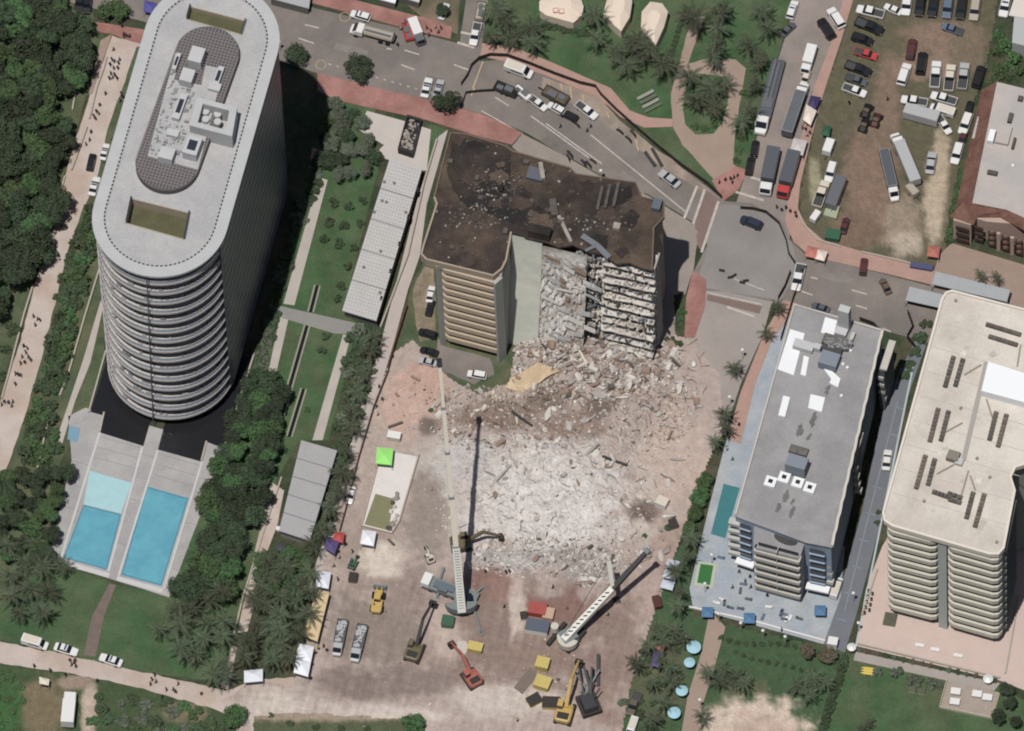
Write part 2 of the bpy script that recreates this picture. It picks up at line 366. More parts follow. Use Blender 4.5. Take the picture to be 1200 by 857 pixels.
sheet('park_path', [(832, 715), (850, 735), (838, 780), (822, 830), (815, 880), (795, 880), (806, 815), (822, 765), (828, 735)], 0.0, G_TAN)

# parking lot of bare earth and worn grass
stained('parking_lot', [(1005, -20), (1170, -20), (1158, 60), (1142, 110), (1112, 240), (1105, 312), (1092, 320), (1010, 296), (965, 283), (945, 264), (938, 236), (960, 130), (985, 60)], -0.03, (96, 90, 68),
        [((132, 108, 90), (1020, 215, 34, 75)), ((128, 106, 88), (1040, 120, 16, 60)), ((134, 110, 92), (1105, 45, 50, 24)), ((140, 116, 98), (1090, 78, 50, 16)), ((176, 158, 132), (1102, 190, 12, 40)), ((182, 164, 138), (1095, 240, 14, 45)), ((150, 132, 112), (1058, 265, 24, 40)), ((176, 160, 140), (1062, 285, 18, 16)), ((122, 100, 82), (1000, 270, 30, 25)), ((150, 146, 112), (955, 215, 8, 30)), ((96, 92, 66), (985, 110, 16, 40)), ((120, 104, 84), (1130, 60, 20, 30))])
sheet('plaza', [(1115, 285), (1215, 315), (1215, 375), (1090, 335), (1100, 300)], 0.012, M('plaza_pavers', (156, 132, 118), 0.9, 0.1, 0.3, fine=0.1))

# tower pool terrace
sheet('pool_terrace', [(80, 488), (100, 478), (265, 524), (258, 545), (240, 590), (198, 700), (57, 656), (62, 632), (84, 540)], 0.0, G_DECK)
G_DARKW = M('dark_basin', (34, 34, 38), 0.25, 0.1, 0.4, spec=0.5)
sheet('reflecting_basin', [(124, 425), (106, 483), (121, 487), (117, 507), (168, 523), (176, 495), (225, 470), (180, 420)], 0.02, G_DARKW)
sheet('reflecting_basin', [(193, 497), (185, 527), (235, 541), (242, 518), (263, 526), (270, 500), (296, 418), (250, 420)], 0.02, G_DARKW)
def pool(px, deep, rim, zr=0.12):
    w_ = MB().prism(pxy(px), -0.1, 0.03, bottom=False)
    o = link('pool_water', w_.mesh('pool_water', [deep])); o['kind'] = 'structure'
    return o
W1 = M('water_deep', (92, 172, 190), 0.12, 0.05, 0.5, rgb2=(84, 162, 184), spec=0.5)
W2 = M('water_shallow', (164, 208, 212), 0.12, 0.05, 0.5, spec=0.5)
W3 = M('water_teal', (62, 128, 132), 0.12, 0.06, 0.5, spec=0.5)
pool([(105, 552), (154, 566), (142, 602), (98, 591)], W2, None); pool([(98, 592), (142, 603), (125, 668), (74, 654)], W1, None)
pool([(172, 570), (221, 584), (189, 687), (142, 674)], W1, None)
pool([(81, 499), (94, 502), (91, 519), (79, 515)], M('water_spa', (118, 160, 180), 0.12, spec=0.5), None)
pool([(848, 567), (867, 572), (850, 631), (833, 626)], W3, None)
TL = M('pool_tile', (72, 138, 160), .3, .1, 1.0)
for q in ([(98, 592), (142, 603), (125, 668), (74, 654)], [(172, 570), (221, 584), (189, 687), (142, 674)]):
    c_ = (sum(p[0] for p in q) / 4, sum(p[1] for p in q) / 4); o = link('pool_tile_line', MB().wall(pxy([(p[0] + (c_[0] - p[0]) * .03, p[1] + (c_[1] - p[1]) * .02) for p in q]), 0.0, 0.036, 0.4, closed=True).mesh('pool_tile_line', [TL])); o['kind'] = 'structure'
for k, (a, b) in enumerate((((118, 512), (165, 525)), ((114, 524), (162, 537)), ((111, 536), (158, 549)), ((186, 532), (235, 546)), ((183, 544), (232, 558)), ((180, 556), (228, 570)), ((165, 532), (182, 537)), ((158, 558), (175, 563)), ((151, 584), (168, 589)), ((144, 610), (161, 615)), ((137, 636), (154, 641)), ((84, 540), (106, 546)), ((77, 566), (98, 572)), ((70, 592), (91, 598)), ((63, 620), (82, 626)), ((234, 560), (252, 565)), ((226, 586), (242, 590)), ((218, 612), (232, 616)), ((210, 640), (222, 643)), ((202, 666), (212, 669)))):
    o = link('deck_joint', MB().wall(pxy([a, b]), 0.0, 0.006, 0.12).mesh('deck_joint', [M('deck_joint', (142, 139, 138), .9)])); o['kind'] = 'structure'
EDGE = M('pool_coping', (196, 196, 194), 0.8, 0.06, 0.5)
for a, b in (((117, 507), (71, 656)), ((167, 524), (127, 670)), ((185, 528), (139, 675)), ((237, 541), (192, 690))):
    o = link('pool_coping', MB().wall(pxy([a, b]), 0.0, 0.09, 0.45).mesh('pool_coping', [EDGE])); o['kind'] = 'structure'
for a, b in (((72, 659), (128, 675)), ((137, 678), (191, 693))):
    o = link('pool_coping', MB().wall(pxy([a, b]), 0.0, 0.12, 1.1).mesh('pool_coping', [EDGE])); o['kind'] = 'structure'

# hotel deck, terrace
sheet('hotel_deck', [(892, 410), (916, 372), (935, 362), (905, 470), (868, 600), (990, 640), (985, 700), (965, 755), (845, 722), (812, 712), (808, 690), (832, 590), (850, 520), (872, 470)], 0.02, G_HDECK)
sheet('pink_terrace', [(1015, 690), (1034, 640), (1060, 600), (1215, 650), (1215, 815), (1170, 797), (1003, 757)], 0.02, G_PINK)
sheet('service_walk', [(1003, 764), (1172, 801), (1165, 810), (1000, 774)], 0.06, M('walk_grey', (164, 154, 146), 0.9, 0.08, 0.4, fine=0.06))
sheet('picnic_deck', [(1110, 797), (1172, 812), (1163, 842), (1101, 830)], 0.05, M('deck_planks', (164, 148, 134), 0.85, 0.1, 0.8, fine=0.12))
sheet('putting_green', [(821, 661), (836, 663), (832, 686), (817, 683)], 0.06, M('green_felt', (46, 112, 52), 0.9, 0.06, 1.0))
sheet('putting_border', [(818, 658), (840, 661), (835, 690), (813, 686)], 0.04, M('green_border', (178, 186, 158), 0.9, 0.06, 1.0))

sheet('dusty_shoulder', [(636, 90), (700, 112), (724, 140), (800, 198), (842, 232), (822, 224), (790, 206), (740, 168), (690, 132), (636, 106)], 0.008, M('shoulder_dust', (160, 142, 126), 0.95, 0.16, 0.3, rgb2=(140, 126, 114), fine=0.12), edge=1.5)
sheet('brick_crossing', [(827, 222), (842, 234), (822, 294), (808, 276)], 0.018, M('crossing_brick', (128, 106, 98), 0.9, 0.1, 0.5, fine=0.1))
sheet('brick_crossing', [(829, 345), (893, 359), (890, 368), (828, 352)], 0.02, MATS['crossing_brick'])
# painted road markings
def line(name, a, b, wd, z, mat, dash=0, gap=0):
    A, B = P(*a), P(*b); d = (B - A).length; u = (B - A).normalized(); mb = MB(); t = 0
    st = dash or d
    while t < d - 0.01:
        e = min(d, t + st); mb.wall([tuple((A + u * t)[:2]), tuple((A + u * e)[:2])], z - 0.003, z, wd); t += st + gap
    o = link(name, mb.mesh(name, [mat])); o['kind'] = 'structure'
LN = 'lane_marking'
for a, b in (((357, 29), (374, 33)), ((350, 45), (368, 51)), ((474, 59), (491, 64)), ((470, 76), (486, 82)), ((532, 76), (549, 82)), ((453, 57), (459, 58)), ((580, 114), (596, 124)), ((998, 340), (1016, 345)), ((1003, 358), (1016, 362)),
             ((950, 325), (958, 327)), ((938, 341), (952, 346)), ((1034, 385), (1044, 389))):
    line(LN, a, b, 0.32, 0.022, G_MARK)
for a, b in (((564, 130), (612, 157)), ((622, 136), (690, 185)), ((692, 158), (803, 248)), ((640, 145), (705, 192)), ((780, 252), (800, 268)), ((860, 327), (895, 340)), ((829, 343), (893, 357))):
    line(LN, a, b, 0.28, 0.024, G_MARK)
for k in range(16): line(LN, (385 + k * 9.2, 75 + k * 2.6), (388 + k * 9.2, 76 + k * 2.6), 0.25, 0.022, G_MARK)
for a, b in (((817, 218), (797, 268)), ((826, 222), (808, 275)), ((842, 236), (822, 296)), ((852, 360), (884, 371)), ((540, 38), (560, 42)), ((536, 50), (556, 56)), ((862, 225), (895, 235)), ((880, 208), (900, 214))):
    line('crosswalk_marking', a, b, 0.55, 0.024, G_MARK)
for a, b in (((644, 98), (641, 106)), ((657, 98), (659, 106)), ((668, 102), (670, 116)), ((683, 111), (683, 120)), ((554, 104), (566, 72)), ((552, 112), (556, 104)), ((710, 131), (714, 138)), ((745, 163), (748, 177))):
    line('bay_marking', a, b, 0.3, 0.024, G_YEL)
for q in ((376, 76), (404, 20)):
    c = P(*q); ring = [(c.x + 1.1 * math.cos(t * math.pi / 8), c.y + 1.1 * math.sin(t * math.pi / 8)) for t in range(16)]
    o = link('utility_marking', MB().wall(ring, 0.018, 0.022, 0.14, closed=True).mesh('utility_marking', [G_YEL])); o['kind'] = 'structure'
# drive joints
for k in range(9):
    line('driveway_joint', (1060 - k * 8.5, 480 + k * 31), (1049 - k * 8.5, 477 + k * 31), 0.16, 0.012, M('joint', (138, 150, 160), 0.9))
line('driveway_joint', (1052, 470), (990, 715), 0.16, 0.012, MATS['joint'])
line('terrace_edge', (1070, 430), (1003, 758), 0.4, 0.05, M('pale_kerb', (176, 188, 190), 0.9))

# patched asphalt and tyre-dark strips
PT = M('asphalt_patch', (114, 107, 102), 0.9, 0.14, 0.5, fine=0.1); PT2 = M('asphalt_patch_pale', (134, 125, 118), 0.9, 0.14, 0.5, fine=0.1)
for k, q in enumerate(([(395, 50), (432, 60), (428, 68), (391, 58)], [(640, 160), (668, 178), (662, 184), (634, 166)], [(965, 318), (1000, 327), (998, 334), (962, 325)], [(500, 88), (520, 93), (516, 102), (497, 97)], [(730, 200), (760, 222), (755, 227), (724, 206)])):
    sheet('asphalt_patch', q, 0.0135 + k * 0.0004, PT if k % 2 else PT2, edge=0.8)
# garden channels
CH = M('channel_rim', (150, 146, 128), 0.9, 0.1, 0.6); CW = M('channel_water', (30, 36, 34), 0.2)
for a, b in (((372, 335), (364, 366)), ((360, 382), (322, 515)), ((356, 456), (339, 512))):
    A, B = P(*a), P(*b); n = Vector((-(B - A).y, (B - A).x, 0)).normalized() * 0.55
    for s in (-1, 1):
        o = link('channel_rim', MB().wall([tuple((A + n * s)[:2]), tuple((B + n * s)[:2])], 0, 0.2, 0.38).mesh('channel_rim', [CH])); o['kind'] = 'structure'
    o = link('channel_water', MB().wall([tuple(A[:2]), tuple(B[:2])], 0, 0.04, 0.7).mesh('channel_water', [CW])); o['kind'] = 'structure'

# ------------------------------------------------------------------ demolition site: one height field with stained earth
SITE = [(345, 806), (362, 745), (385, 640), (412, 560), (440, 470), (462, 415), (484, 400), (520, 440), (560, 466), (598, 452), (606, 405), (603, 360), (775, 360), (778, 392), (806, 398), (842, 440), (848, 500), (820, 560), (800, 620), (772, 700), (752, 760), (738, 800), (724, 880), (368, 880), (285, 868), (262, 822), (300, 798)]
HUMPS = [(640, 560, 150, 110, 2.6), (600, 470, 70, 50, 1.8), (700, 430, 85, 45, 4.2), (640, 415, 50, 28, 4.0), (760, 470, 60, 70, 1.6), (690, 400, 100, 22, 3.6), (720, 600, 60, 60, 1.2), (620, 650, 90, 35, 1.0), (560, 500, 60, 40, 1.0)]
def H(u, v):
    h = 0.0; m = 0.0
    for (cu, cv, a, b, k) in HUMPS:
        d = math.hypot((u - cu) / a, (v - cv) / b)
        if d < 1: h = max(h, 0) + k * smooth(1 - d) * 0.8; m = max(m, smooth((1 - d) * 2))
    n = mnoise.fractal(Vector((u * 0.05, v * 0.055, 3.1)), 0.9, 2.1, 4)
    n2 = mnoise.fractal(Vector((u * 0.17, v * 0.19, 7.1)), 0.8, 2.2, 3)
    return 0.035 + max(0.0, h) + (m * max(-0.35 * h, n * 1.0 + n2 * 0.38) if h > 0.15 else 0) + 0.015 * n2 * (h < 0.15)
STAINS = [((176, 156, 144), None), ((196, 160, 142), (480, 470, 45, 45)), ((190, 152, 134), (500, 445, 35, 28)), ((160, 140, 126), (430, 650, 50, 75)), ((204, 195, 187), (630, 585, 118, 90)), ((210, 202, 195), (650, 598, 85, 66)),
          ((190, 180, 170), (520, 560, 40, 55)), ((140, 118, 102), (590, 492, 75, 20)), ((150, 126, 110), (665, 500, 55, 20)), ((132, 112, 96), (640, 470, 30, 16)), ((150, 134, 122), (500, 600, 30, 60)), ((196, 180, 166), (765, 590, 34, 70)),
          ((190, 166, 150), (795, 540, 50, 70)), ((168, 142, 128), (780, 650, 25, 60)), ((174, 150, 136), (745, 690, 40, 60)), ((150, 124, 110), (720, 770, 40, 90)), ((142, 118, 106), (600, 745, 170, 85)), ((138, 104, 92), (570, 680, 38, 24)), ((138, 104, 92), (655, 712, 60, 22)),
          ((150, 114, 100), (590, 690, 25, 20)), ((192, 172, 158), (605, 720, 12, 50)), ((142, 124, 112), (440, 740, 75, 50)), ((134, 116, 106), (420, 800, 55, 22)), ((140, 122, 112), (480, 800, 60, 26)), ((150, 130, 118), (480, 690, 40, 40)),
          ((196, 180, 166), (590, 822, 75, 24)), ((200, 184, 170), (440, 838, 90, 14)), ((196, 180, 166), (320, 830, 60, 30)), ((184, 162, 148), (520, 740, 30, 40)), ((146, 120, 106), (640, 770, 60, 34)), ((206, 190, 172), (448, 655, 32, 24)),
          ((120, 104, 94), (500, 500, 14, 14)), ((126, 108, 96), (755, 600, 26, 14)), ((118, 100, 88), (700, 480, 22, 12)), ((188, 180, 176), (545, 540, 40, 30)), ((176, 168, 164), (600, 655, 60, 14)), ((150, 140, 134), (690, 660, 45, 22))]
def stain(u, v):
    c = [lin(x) for x in STAINS[0][0]]
    wob = mnoise.noise(Vector((u * 0.035, v * 0.035, 0))) * 0.4 + mnoise.noise(Vector((u * 0.09, v * 0.09, 3))) * 0.28 + mnoise.noise(Vector((u * 0.25, v * 0.25, 5))) * 0.14
    for col, (cu, cv, a, b) in STAINS[1:]:
        d = math.hypot((u - cu) / a, (v - cv) / b) + wob
        if d < 1.15:
            k = smooth((1.15 - d) * 1.5); c = [x * (1 - k) + lin(y) * k for x, y in zip(c, col)]
    low = smooth((v - 640) / 60)
    g = 1 + 0.13 * mnoise.noise(Vector((u * 0.24, v * 0.24, 9))) + 0.13 * mnoise.noise(Vector((u * 0.11, v * 0.13, 2))) + low * (0.16 * mnoise.noise(Vector(((u + .28 * v) * 0.22, v * 0.018, 4))) + 0.1 * mnoise.noise(Vector((u * 0.03, (v - .2 * u) * 0.3, 14)))) + (1 - low) * 0.06 * mnoise.noise(Vector((u * 0.6, v * 0.6, 19)))
    y = 0.3 * c[0] + 0.59 * c[1] + 0.11 * c[2]
    return [min(0.85, (x + (y - x) * 0.24) * g / KALB) for x in c] + [1]
def site_mesh():
    st = 2.0; idx = {}; vs_ = []; fs = []; cols = []
    u0_, u1_, v0_, v1_ = 255, 855, 355, 881
    nu, nv = int((u1_ - u0_) / st), int((v1_ - v0_) / st)
    rr = random.Random(5)
    keep = [[inside(u0_ + i * st, v0_ + j * st, SITE) for j in range(nv + 1)] for i in range(nu + 1)]
    for i in range(nu):
        for j in range(nv):
            if keep[i][j] or keep[i + 1][j] or keep[i][j + 1] or keep[i + 1][j + 1]:
                q = []
                for (a, b) in ((i, j), (i, j + 1), (i + 1, j + 1), (i + 1, j)):
                    if (a, b) not in idx:
                        u = u0_ + a * st + rr.uniform(-.6, .6); v = v0_ + b * st + rr.uniform(-.6, .6); p = P(u, v); p.z = H(u, v)
                        idx[(a, b)] = len(vs_); vs_.append(p); cols.append(stain(u, v))
                    q.append(idx[(a, b)])
                fs.append(q)
    me = bpy.data.meshes.new('demolition_ground'); me.from_pydata(vs_, [], fs)
    ca = me.color_attributes.new('Col', 'FLOAT_COLOR', 'POINT')
    for i, c in enumerate(cols): ca.data[i].color = c
    me.materials.append(M('stained_earth', (0, 0, 0), 0.95, 0.10, 0.5, vcol=True, fine=0.16, bump=0.35))
    for p in me.polygons: p.use_smooth = False
    return me
link('demolition_ground', site_mesh())['kind'] = 'structure'
def PS(u, v):
    p = P(u, v); p.z = H(u, v) if inside(u, v, SITE) else 0.02
    return p
# ================================================================== buildings
def V2(p): return Vector((p[0], p[1]))
def stadium(c1, c2, r_, n=28):
    c1, c2 = V2(c1), V2(c2); a0 = math.atan2((c2 - c1).y, (c2 - c1).x); out = []
    for c, s in ((c2, -math.pi / 2), (c1, math.pi / 2)):
        for i in range(n + 1):
            t = a0 + s + math.pi * i / n; out.append((c.x + r_ * math.cos(t), c.y + r_ * math.sin(t)))
    return out
def along(path, step, closed=True):
    """points with directions at even steps along a polyline"""
    out = []; carry = 0.0; n = len(path)
    for i in range(n if closed else n - 1):
        a, b = V2(path[i]), V2(path[(i + 1) % n]); d = (b - a).length
        if d < 1e-6: continue
        u = (b - a) / d; t = carry
        while t < d: out.append((a + u * t, math.atan2(u.y, u.x))); t += step
        carry = t - d
    return out
def glassmat(name, rgb, alpha):
    m = M(name, rgb, 0.15, spec=0.5); m.node_tree.nodes['Principled BSDF'].inputs['Alpha'].default_value = alpha; return m
GLASS = M('window_glass', (52, 58, 70), 0.12, spec=0.6)
GLASSD = M('window_glass_dark', (36, 38, 44), 0.15, spec=0.5)

# ------------------------------------------------------------------ rounded tower
ZT = 66.0; FH = 4.125; RAD = 13.7
t1, t2 = P(188, 255, ZT), P(248, 47, ZT)
tower = thing('apartment_tower', 'tall pale grey rounded apartment tower with ringed balconies beside two blue pools', 'building', ((t1.x + t2.x) / 2, (t1.y + t2.y) / 2, 0))
TW = M('tower_slab', (196, 188, 182), 0.8, 0.06, 0.4, fine=0.05); TR = M('tower_roof', (172, 171, 171), 0.85, 0.08, 0.22, rgb2=(182, 180, 178), fine=0.13); TRIM = M('tower_rim', (184, 185, 185), 0.75, 0.06, 0.3, fine=0.05)
RAILG = glassmat('rail_glass', (196, 202, 212), 0.72); DARKM = M('dark_metal', (48, 48, 52), 0.5, metal=0.3); FURN = M('balcony_furniture', (140, 136, 138), 0.8, rand=0.3)
lob = part('lobby', MB().prism(stadium(t1, t2, RAD - 3.5), 0, FH, bottom=False), GLASSD, tower)
full = stadium(t1, t2, RAD)
for i in range(1, 16):
    z = i * FH
    sl = part('balcony', MB().prism(full, z - 0.65, z), TW, tower)
    part('railing', MB().wall(stadium(t1, t2, RAD - 0.12), z, z + 1.15, 0.05, closed=True), RAILG, sl)
    mb = MB(); rr = random.Random(i)
    for k, (p, a) in enumerate(along(stadium(t1, t2, RAD - 0.2), 1.15)):
        mb.box((p.x, p.y, z), (0.16, 0.16, 1.05), a)
        if rr.random() < 0.3:
            q = p + Vector((-math.sin(a), math.cos(a))) * rr.uniform(0.35, 1.3); mb.box((q.x, q.y, z), (rr.uniform(.4, 1.3), rr.uniform(.3, .6), rr.uniform(.3, .8)), a)
    part('furniture', mb, FURN, sl, kind='stuff')
    gl = part('glazing', MB().prism(stadium(t1, t2, RAD - 2.4), z, z + FH - 0.65, bottom=False) if i < 15 else MB().wall(stadium(t1, t2, RAD - 2.4), z, z + FH - 0.5, 0.2, closed=True), M('tower_glass', (98, 106, 122), 0.2, spec=0.5), tower)
    mb = MB()
    for p, a in along(stadium(t1, t2, RAD - 2.37), 2.6): mb.box((p.x, p.y, z), (0.2, 0.25, FH - 0.66), a)
    part('mullion', mb, TW, gl, kind='stuff')
# added dark blue screen standing in for shade on the long side
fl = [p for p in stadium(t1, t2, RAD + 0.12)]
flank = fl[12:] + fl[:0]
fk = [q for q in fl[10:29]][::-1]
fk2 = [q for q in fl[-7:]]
FLK = M('shade_screen_blue', (62, 72, 98), 0.35, 0.05, 0.5, spec=0.4)
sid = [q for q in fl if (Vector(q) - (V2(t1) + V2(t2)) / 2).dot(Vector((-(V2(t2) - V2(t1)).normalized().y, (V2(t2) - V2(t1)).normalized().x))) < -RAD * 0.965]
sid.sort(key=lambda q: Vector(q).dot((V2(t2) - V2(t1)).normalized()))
fg = part('shade_screen', MB().wall(sid, 3.6, ZT - 1.2, 0.12), FLK, tower)
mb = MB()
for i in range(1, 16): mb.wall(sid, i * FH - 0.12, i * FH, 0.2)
part('shade_screen_rail', mb, M('shade_rail_blue', (68, 78, 104), 0.5), fg, kind='stuff')
# roof slab with two sunken courts
pit1 = [(223, 8), (288, 25), (283, 41), (219, 23)]; pit2 = [(154, 233), (222, 250), (216, 281), (148, 262)]
rim = stadium(t1, t2, RAD + 0.55); ringin = stadium(t1, t2, RAD - 2.3)
part('roof', MB().prism(ringin, ZT - 0.5, ZT, holes=[pxy(pit1, ZT), pxy(pit2, ZT)]), TR, tower)
part('roof_rim', MB().prism(rim, ZT - 0.5, ZT + 0.12, holes=[stadium(t1, t2, RAD - 2.27)]), TRIM, tower)
mb = MB()
for p, a in along(stadium(t1, t2, RAD - 2.05), 0.95): mb.box((p.x, p.y, ZT + 0.12), (0.62, 0.3, 0.03), a)
part('drain_slots', mb, DARKM, tower, kind='stuff')
PITW = M('pit_wall', (176, 160, 138), 0.85, 0.05, 0.5); PITF = M('pit_floor', (92, 90, 60), 0.95, 0.18, 0.5, fine=0.15)
for q, dp in ((pit1, 1.2), (pit2, 2.6)):
    c = part('sunken_court', MB().prism(pxy(q, ZT), ZT - dp - 0.3, ZT - dp), PITF, tower)
    w_ = pxy(q, ZT); part('court_wall', MB().wall(w_, ZT - dp, ZT + 0.1, 0.3, closed=True), PITW, c)
    for s in (0, 1):
        a, b = Vector(w_[s * 2 + 1]), Vector(w_[(s * 2 + 2) % 4]); part('court_screen', MB().wall([a, b], ZT, ZT + 1.3, 0.25), GLASS, c)
# raised oval plant deck with a grid of louvres
o1, o2 = P(197, 195, ZT), P(243, 68, ZT); OV = stadium(o1, o2, 6.75)
LOUV = M('louvre', (120, 113, 113), 0.8, 0.05, 0.6); LOUVB = M('louvre_base', (92, 86, 88), 0.85)
pd = part('plant_deck', MB().prism(OV, ZT, ZT + 1.5), LOUVB, tower)
ax = (V2(o2) - V2(o1)).normalized(); an = Vector((-ax.y, ax.x)); cmid = (V2(o1) + V2(o2)) / 2; mb = MB()
half = (V2(o2) - V2(o1)).length / 2
for k in range(-9, 10):
    y = k * 0.72; ex = math.sqrt(max(0, 6.6 ** 2 - y * y)) + half
    a, b = cmid + an * y - ax * ex, cmid + an * y + ax * ex; mb.wall([a, b], ZT + 1.5, ZT + 1.75, 0.34)
for k in range(-26, 27):
    x = k * 0.72; ov = max(0, abs(x) - half)
    if ov < 6.6:
        y = math.sqrt(6.6 ** 2 - ov * ov); mb.wall([cmid + ax * x - an * y, cmid + ax * x + an * y], ZT + 1.6, ZT + 1.8, 0.3)
part('louvre_grid', mb, LOUV, pd, kind='stuff')
ZD = ZT + 1.5
deck = pxy([(206, 63), (212, 65), (204, 95), (236, 101), (241, 78), (262, 82), (253, 118), (232, 200), (173, 184)], ZD)
part('plant_floor', MB().prism(deck, ZD - 0.2, ZD + 0.42), TR, pd)
ROT = math.atan2(ax.y, ax.x) - math.pi / 2
BOXC = M('plant_box', (190, 190, 190), 0.8, 0.04, 0.5)
for (u, v, a, b, h) in ((231, 72, 16, 20, 3.0), (220, 95, 15, 17, 2.6), (196, 186, 17, 15, 2.4), (226, 178, 17, 24, 2.8), (211, 128, 9, 34, 1.3), (207, 75, 5, 22, 1.2), (256, 92, 7, 26, 1.1), (203, 158, 14, 9, 1.0), (252, 104, 14, 10, 1.0)):
    p = P(u, v, ZD + 0.4); bx_ = part('rooftop_unit', MB().box((p.x, p.y, ZD + 0.4), (a * SC, b * SC, h), ROT), BOXC, pd)
    if b > 20: part('unit_grille', MB().box((p.x, p.y, ZD + 0.4 + h), (a * SC * 0.6, b * SC * 0.55, 0.08), ROT), GLASS, bx_)
sh_ = pxy([(231, 114), (278, 126), (272, 160), (222, 147)], ZD + 3.5)
hs = [tuple(Vector(p) + (sum((Vector(q) for q in sh_), Vector((0, 0))) / 4 - Vector(p)) * 0.34) for p in sh_]
st_ = part('cooling_shaft', MB().prism(sh_, ZD - 1.4, ZD + 3.5, holes=[hs]), TRIM, tower)
for k in range(4):
    c = P(241 + (k % 2) * 14, 131 + (k // 2) * 9 + (k % 2) * 3, ZD + 1.2); part('fan', MB().cyl((c.x, c.y, ZD + 0.4), (c.x, c.y, ZD + 1.4), 0.8, n=12), BOXC, st_)
rr = random.Random(3); mb = MB()
for k in range(150):
    t = rr.random(); s = rr.random(); u = 206 - 33 * t + s * 34 + rr.uniform(-3, 3); v = 66 + 117 * t + s * 10
    if inside(*P(u, v, ZD)[:2], deck): p = P(u, v, ZD + 0.42); mb.box(p, (rr.uniform(.15, .9), rr.uniform(.15, .5), rr.uniform(.1, .6)), rr.choice([ROT, ROT + 1.57]))
part('pipework', mb, M('pipes', (140, 142, 146), 0.6, rand=0.0), pd, kind='stuff')
pa, pb = P(172, 322, ZT), P(180, 500, 0.0)
part('cable', MB().beam((pb.x, pb.y - .2, 2.0), (pa.x, pa.y - 0.5, ZT), 0.2, 0.2), M('cable_grey', (84, 86, 92), .6), tower)

# ------------------------------------------------------------------ helpers for balconied blocks
def bal_path(A, B, depth, rnd=0.8, back=True):
    """outline of a balcony whose front edge runs A->B (xy); inward is away from the camera"""
    A, B = V2(A), V2(B); d = (B - A).normalized(); n = Vector((-d.y, d.x))
    if n.y < 0: n = -n
    p = [A + n * depth, A + n * rnd, A + n * rnd * .3 + d * rnd * .3, A + d * rnd, B - d * rnd, B + n * rnd * .3 - d * rnd * .3, B + n * rnd, B + n * depth]
    return p, n
def balcony_stack(parent, A, B, depth, z0, fh, n, mat, ph=1.05, rnd=0.8, th=0.5):
    p, nn = bal_path(A, B, depth, rnd)
    for i in range(n):
        z = z0 + i * fh
        b = part('balcony', MB().prism(p, z - 0.28, z), mat, parent)
        part('parapet', MB().wall(p, z, z + ph, th), mat, b)
    return p

# ------------------------------------------------------------------ partly collapsed block
ZC = 35.0; NF = 12; FC = ZC / NF
dz = Vector((P(600, 400, ZC) - P(600, 400, 0))[:2])
CW_ = M('collapse_wall', (170, 152, 132), 0.9, 0.08, 0.4, fine=0.08); CROOF = M('burnt_roof', (56, 48, 44), 0.95, 0.4, 0.16, rgb2=(92, 76, 62), fine=0.3, bump=0.4)
CFIN = M('fin_wall', (172, 172, 164), 0.9, 0.06, 0.4); CPALE = M('pale_shear_wall', (172, 172, 158), 0.9, 0.08, 0.25, fine=0.06); CDARK = M('dark_interior', (70, 64, 60), 0.95, 0.2, 0.5)
roofpx = [(528, 157), (545, 158), (592, 172), (600, 178), (640, 190), (668, 198), (675, 205), (745, 215), (752, 232), (778, 238), (778, 255), (766, 268), (764, 317), (752, 314), (738, 308), (722, 309), (706, 298), (690, 296), (672, 287), (655, 290), (640, 284), (622, 282), (610, 276), (599, 273), (593, 306), (588, 316), (578, 324), (500, 305), (494, 299), (496, 290), (512, 240), (509, 232)]
coll = thing('collapsed_apartment_block', 'half collapsed beige apartment block with sheared open floors and a blackened roof', 'building', P(600, 400))
bodypx = [(530, 160), (600, 180), (640, 192), (745, 217), (752, 234), (776, 240), (776, 255), (764, 268), (762, 300), (599, 262), (592, 300), (512, 280), (520, 240)]
part('wall', MB().prism(pxy(bodypx, ZC), 0, ZC - 1.2, bottom=False), CW_, coll)
wing = [(517, 285), (592, 300), (588, 312), (580, 318), (517, 302)]
part('wall', MB().prism(pxy(wing, ZC), 0, ZC - 1.2, bottom=False), CW_, coll)
part('roof', MB().prism(pxy(roofpx, ZC), ZC - 0.6, ZC), CROOF, coll)
inner = pxy([(p[0] + (640 - p[0]) * 0.012, p[1] + (240 - p[1]) * 0.02) for p in roofpx], ZC)
for a, b in ((23, 31), (31, 37)):
    seg = [roofpx[k % len(roofpx)] for k in range(a, b + 1)]; part('roof_parapet', MB().wall(pxy(seg, ZC), ZC - 2.2 if a == 23 else ZC - 0.5, ZC + 0.5, 0.4), CW_ if a == 23 else M('parapet_dark', (112, 94, 80), 0.9, 0.15, 0.5), coll)
seg = roofpx[5:13]; part('roof_parapet', MB().wall(pxy(seg, ZC), ZC - 0.6, ZC + 0.45, 0.35), M('parapet_dark', (120, 100, 84), 0.9, 0.1, 0.5), coll)
# balconies between two fin walls
fa, fb = P(517, 310, ZC), P(582, 327, ZC)
balcony_stack(coll, V2(fa), V2(fb), 2.2, FC, FC, NF - 1, M('beige_parapet', (190, 170, 144), 0.85, 0.06, 0.6, fine=0.05), 1.45, 0.9, 0.65)
for k in range(NF - 1): 
    q = part('window', MB().wall([V2(fa) + Vector((.6, 2.0)), V2(fb) + Vector((-.6, 2.0))], FC * (k + 1), FC * (k + 1) + 2.2, 0.12), GLASSD, coll)
for (a, b) in (((511, 309), (517, 306)), ((579, 330), (588, 322))):
    p, q = P(*a, ZC), P(*b, ZC); part('fin_wall', MB().wall([p, p + (q - p) * .5, q], 0, ZC - 1.0, 0.5), CFIN, coll)
p, q = P(586, 322, ZC), P(596, 285, ZC); part('fin_wall', MB().wall([p, q], 0, ZC - 1.0, 0.4), CPALE, coll)
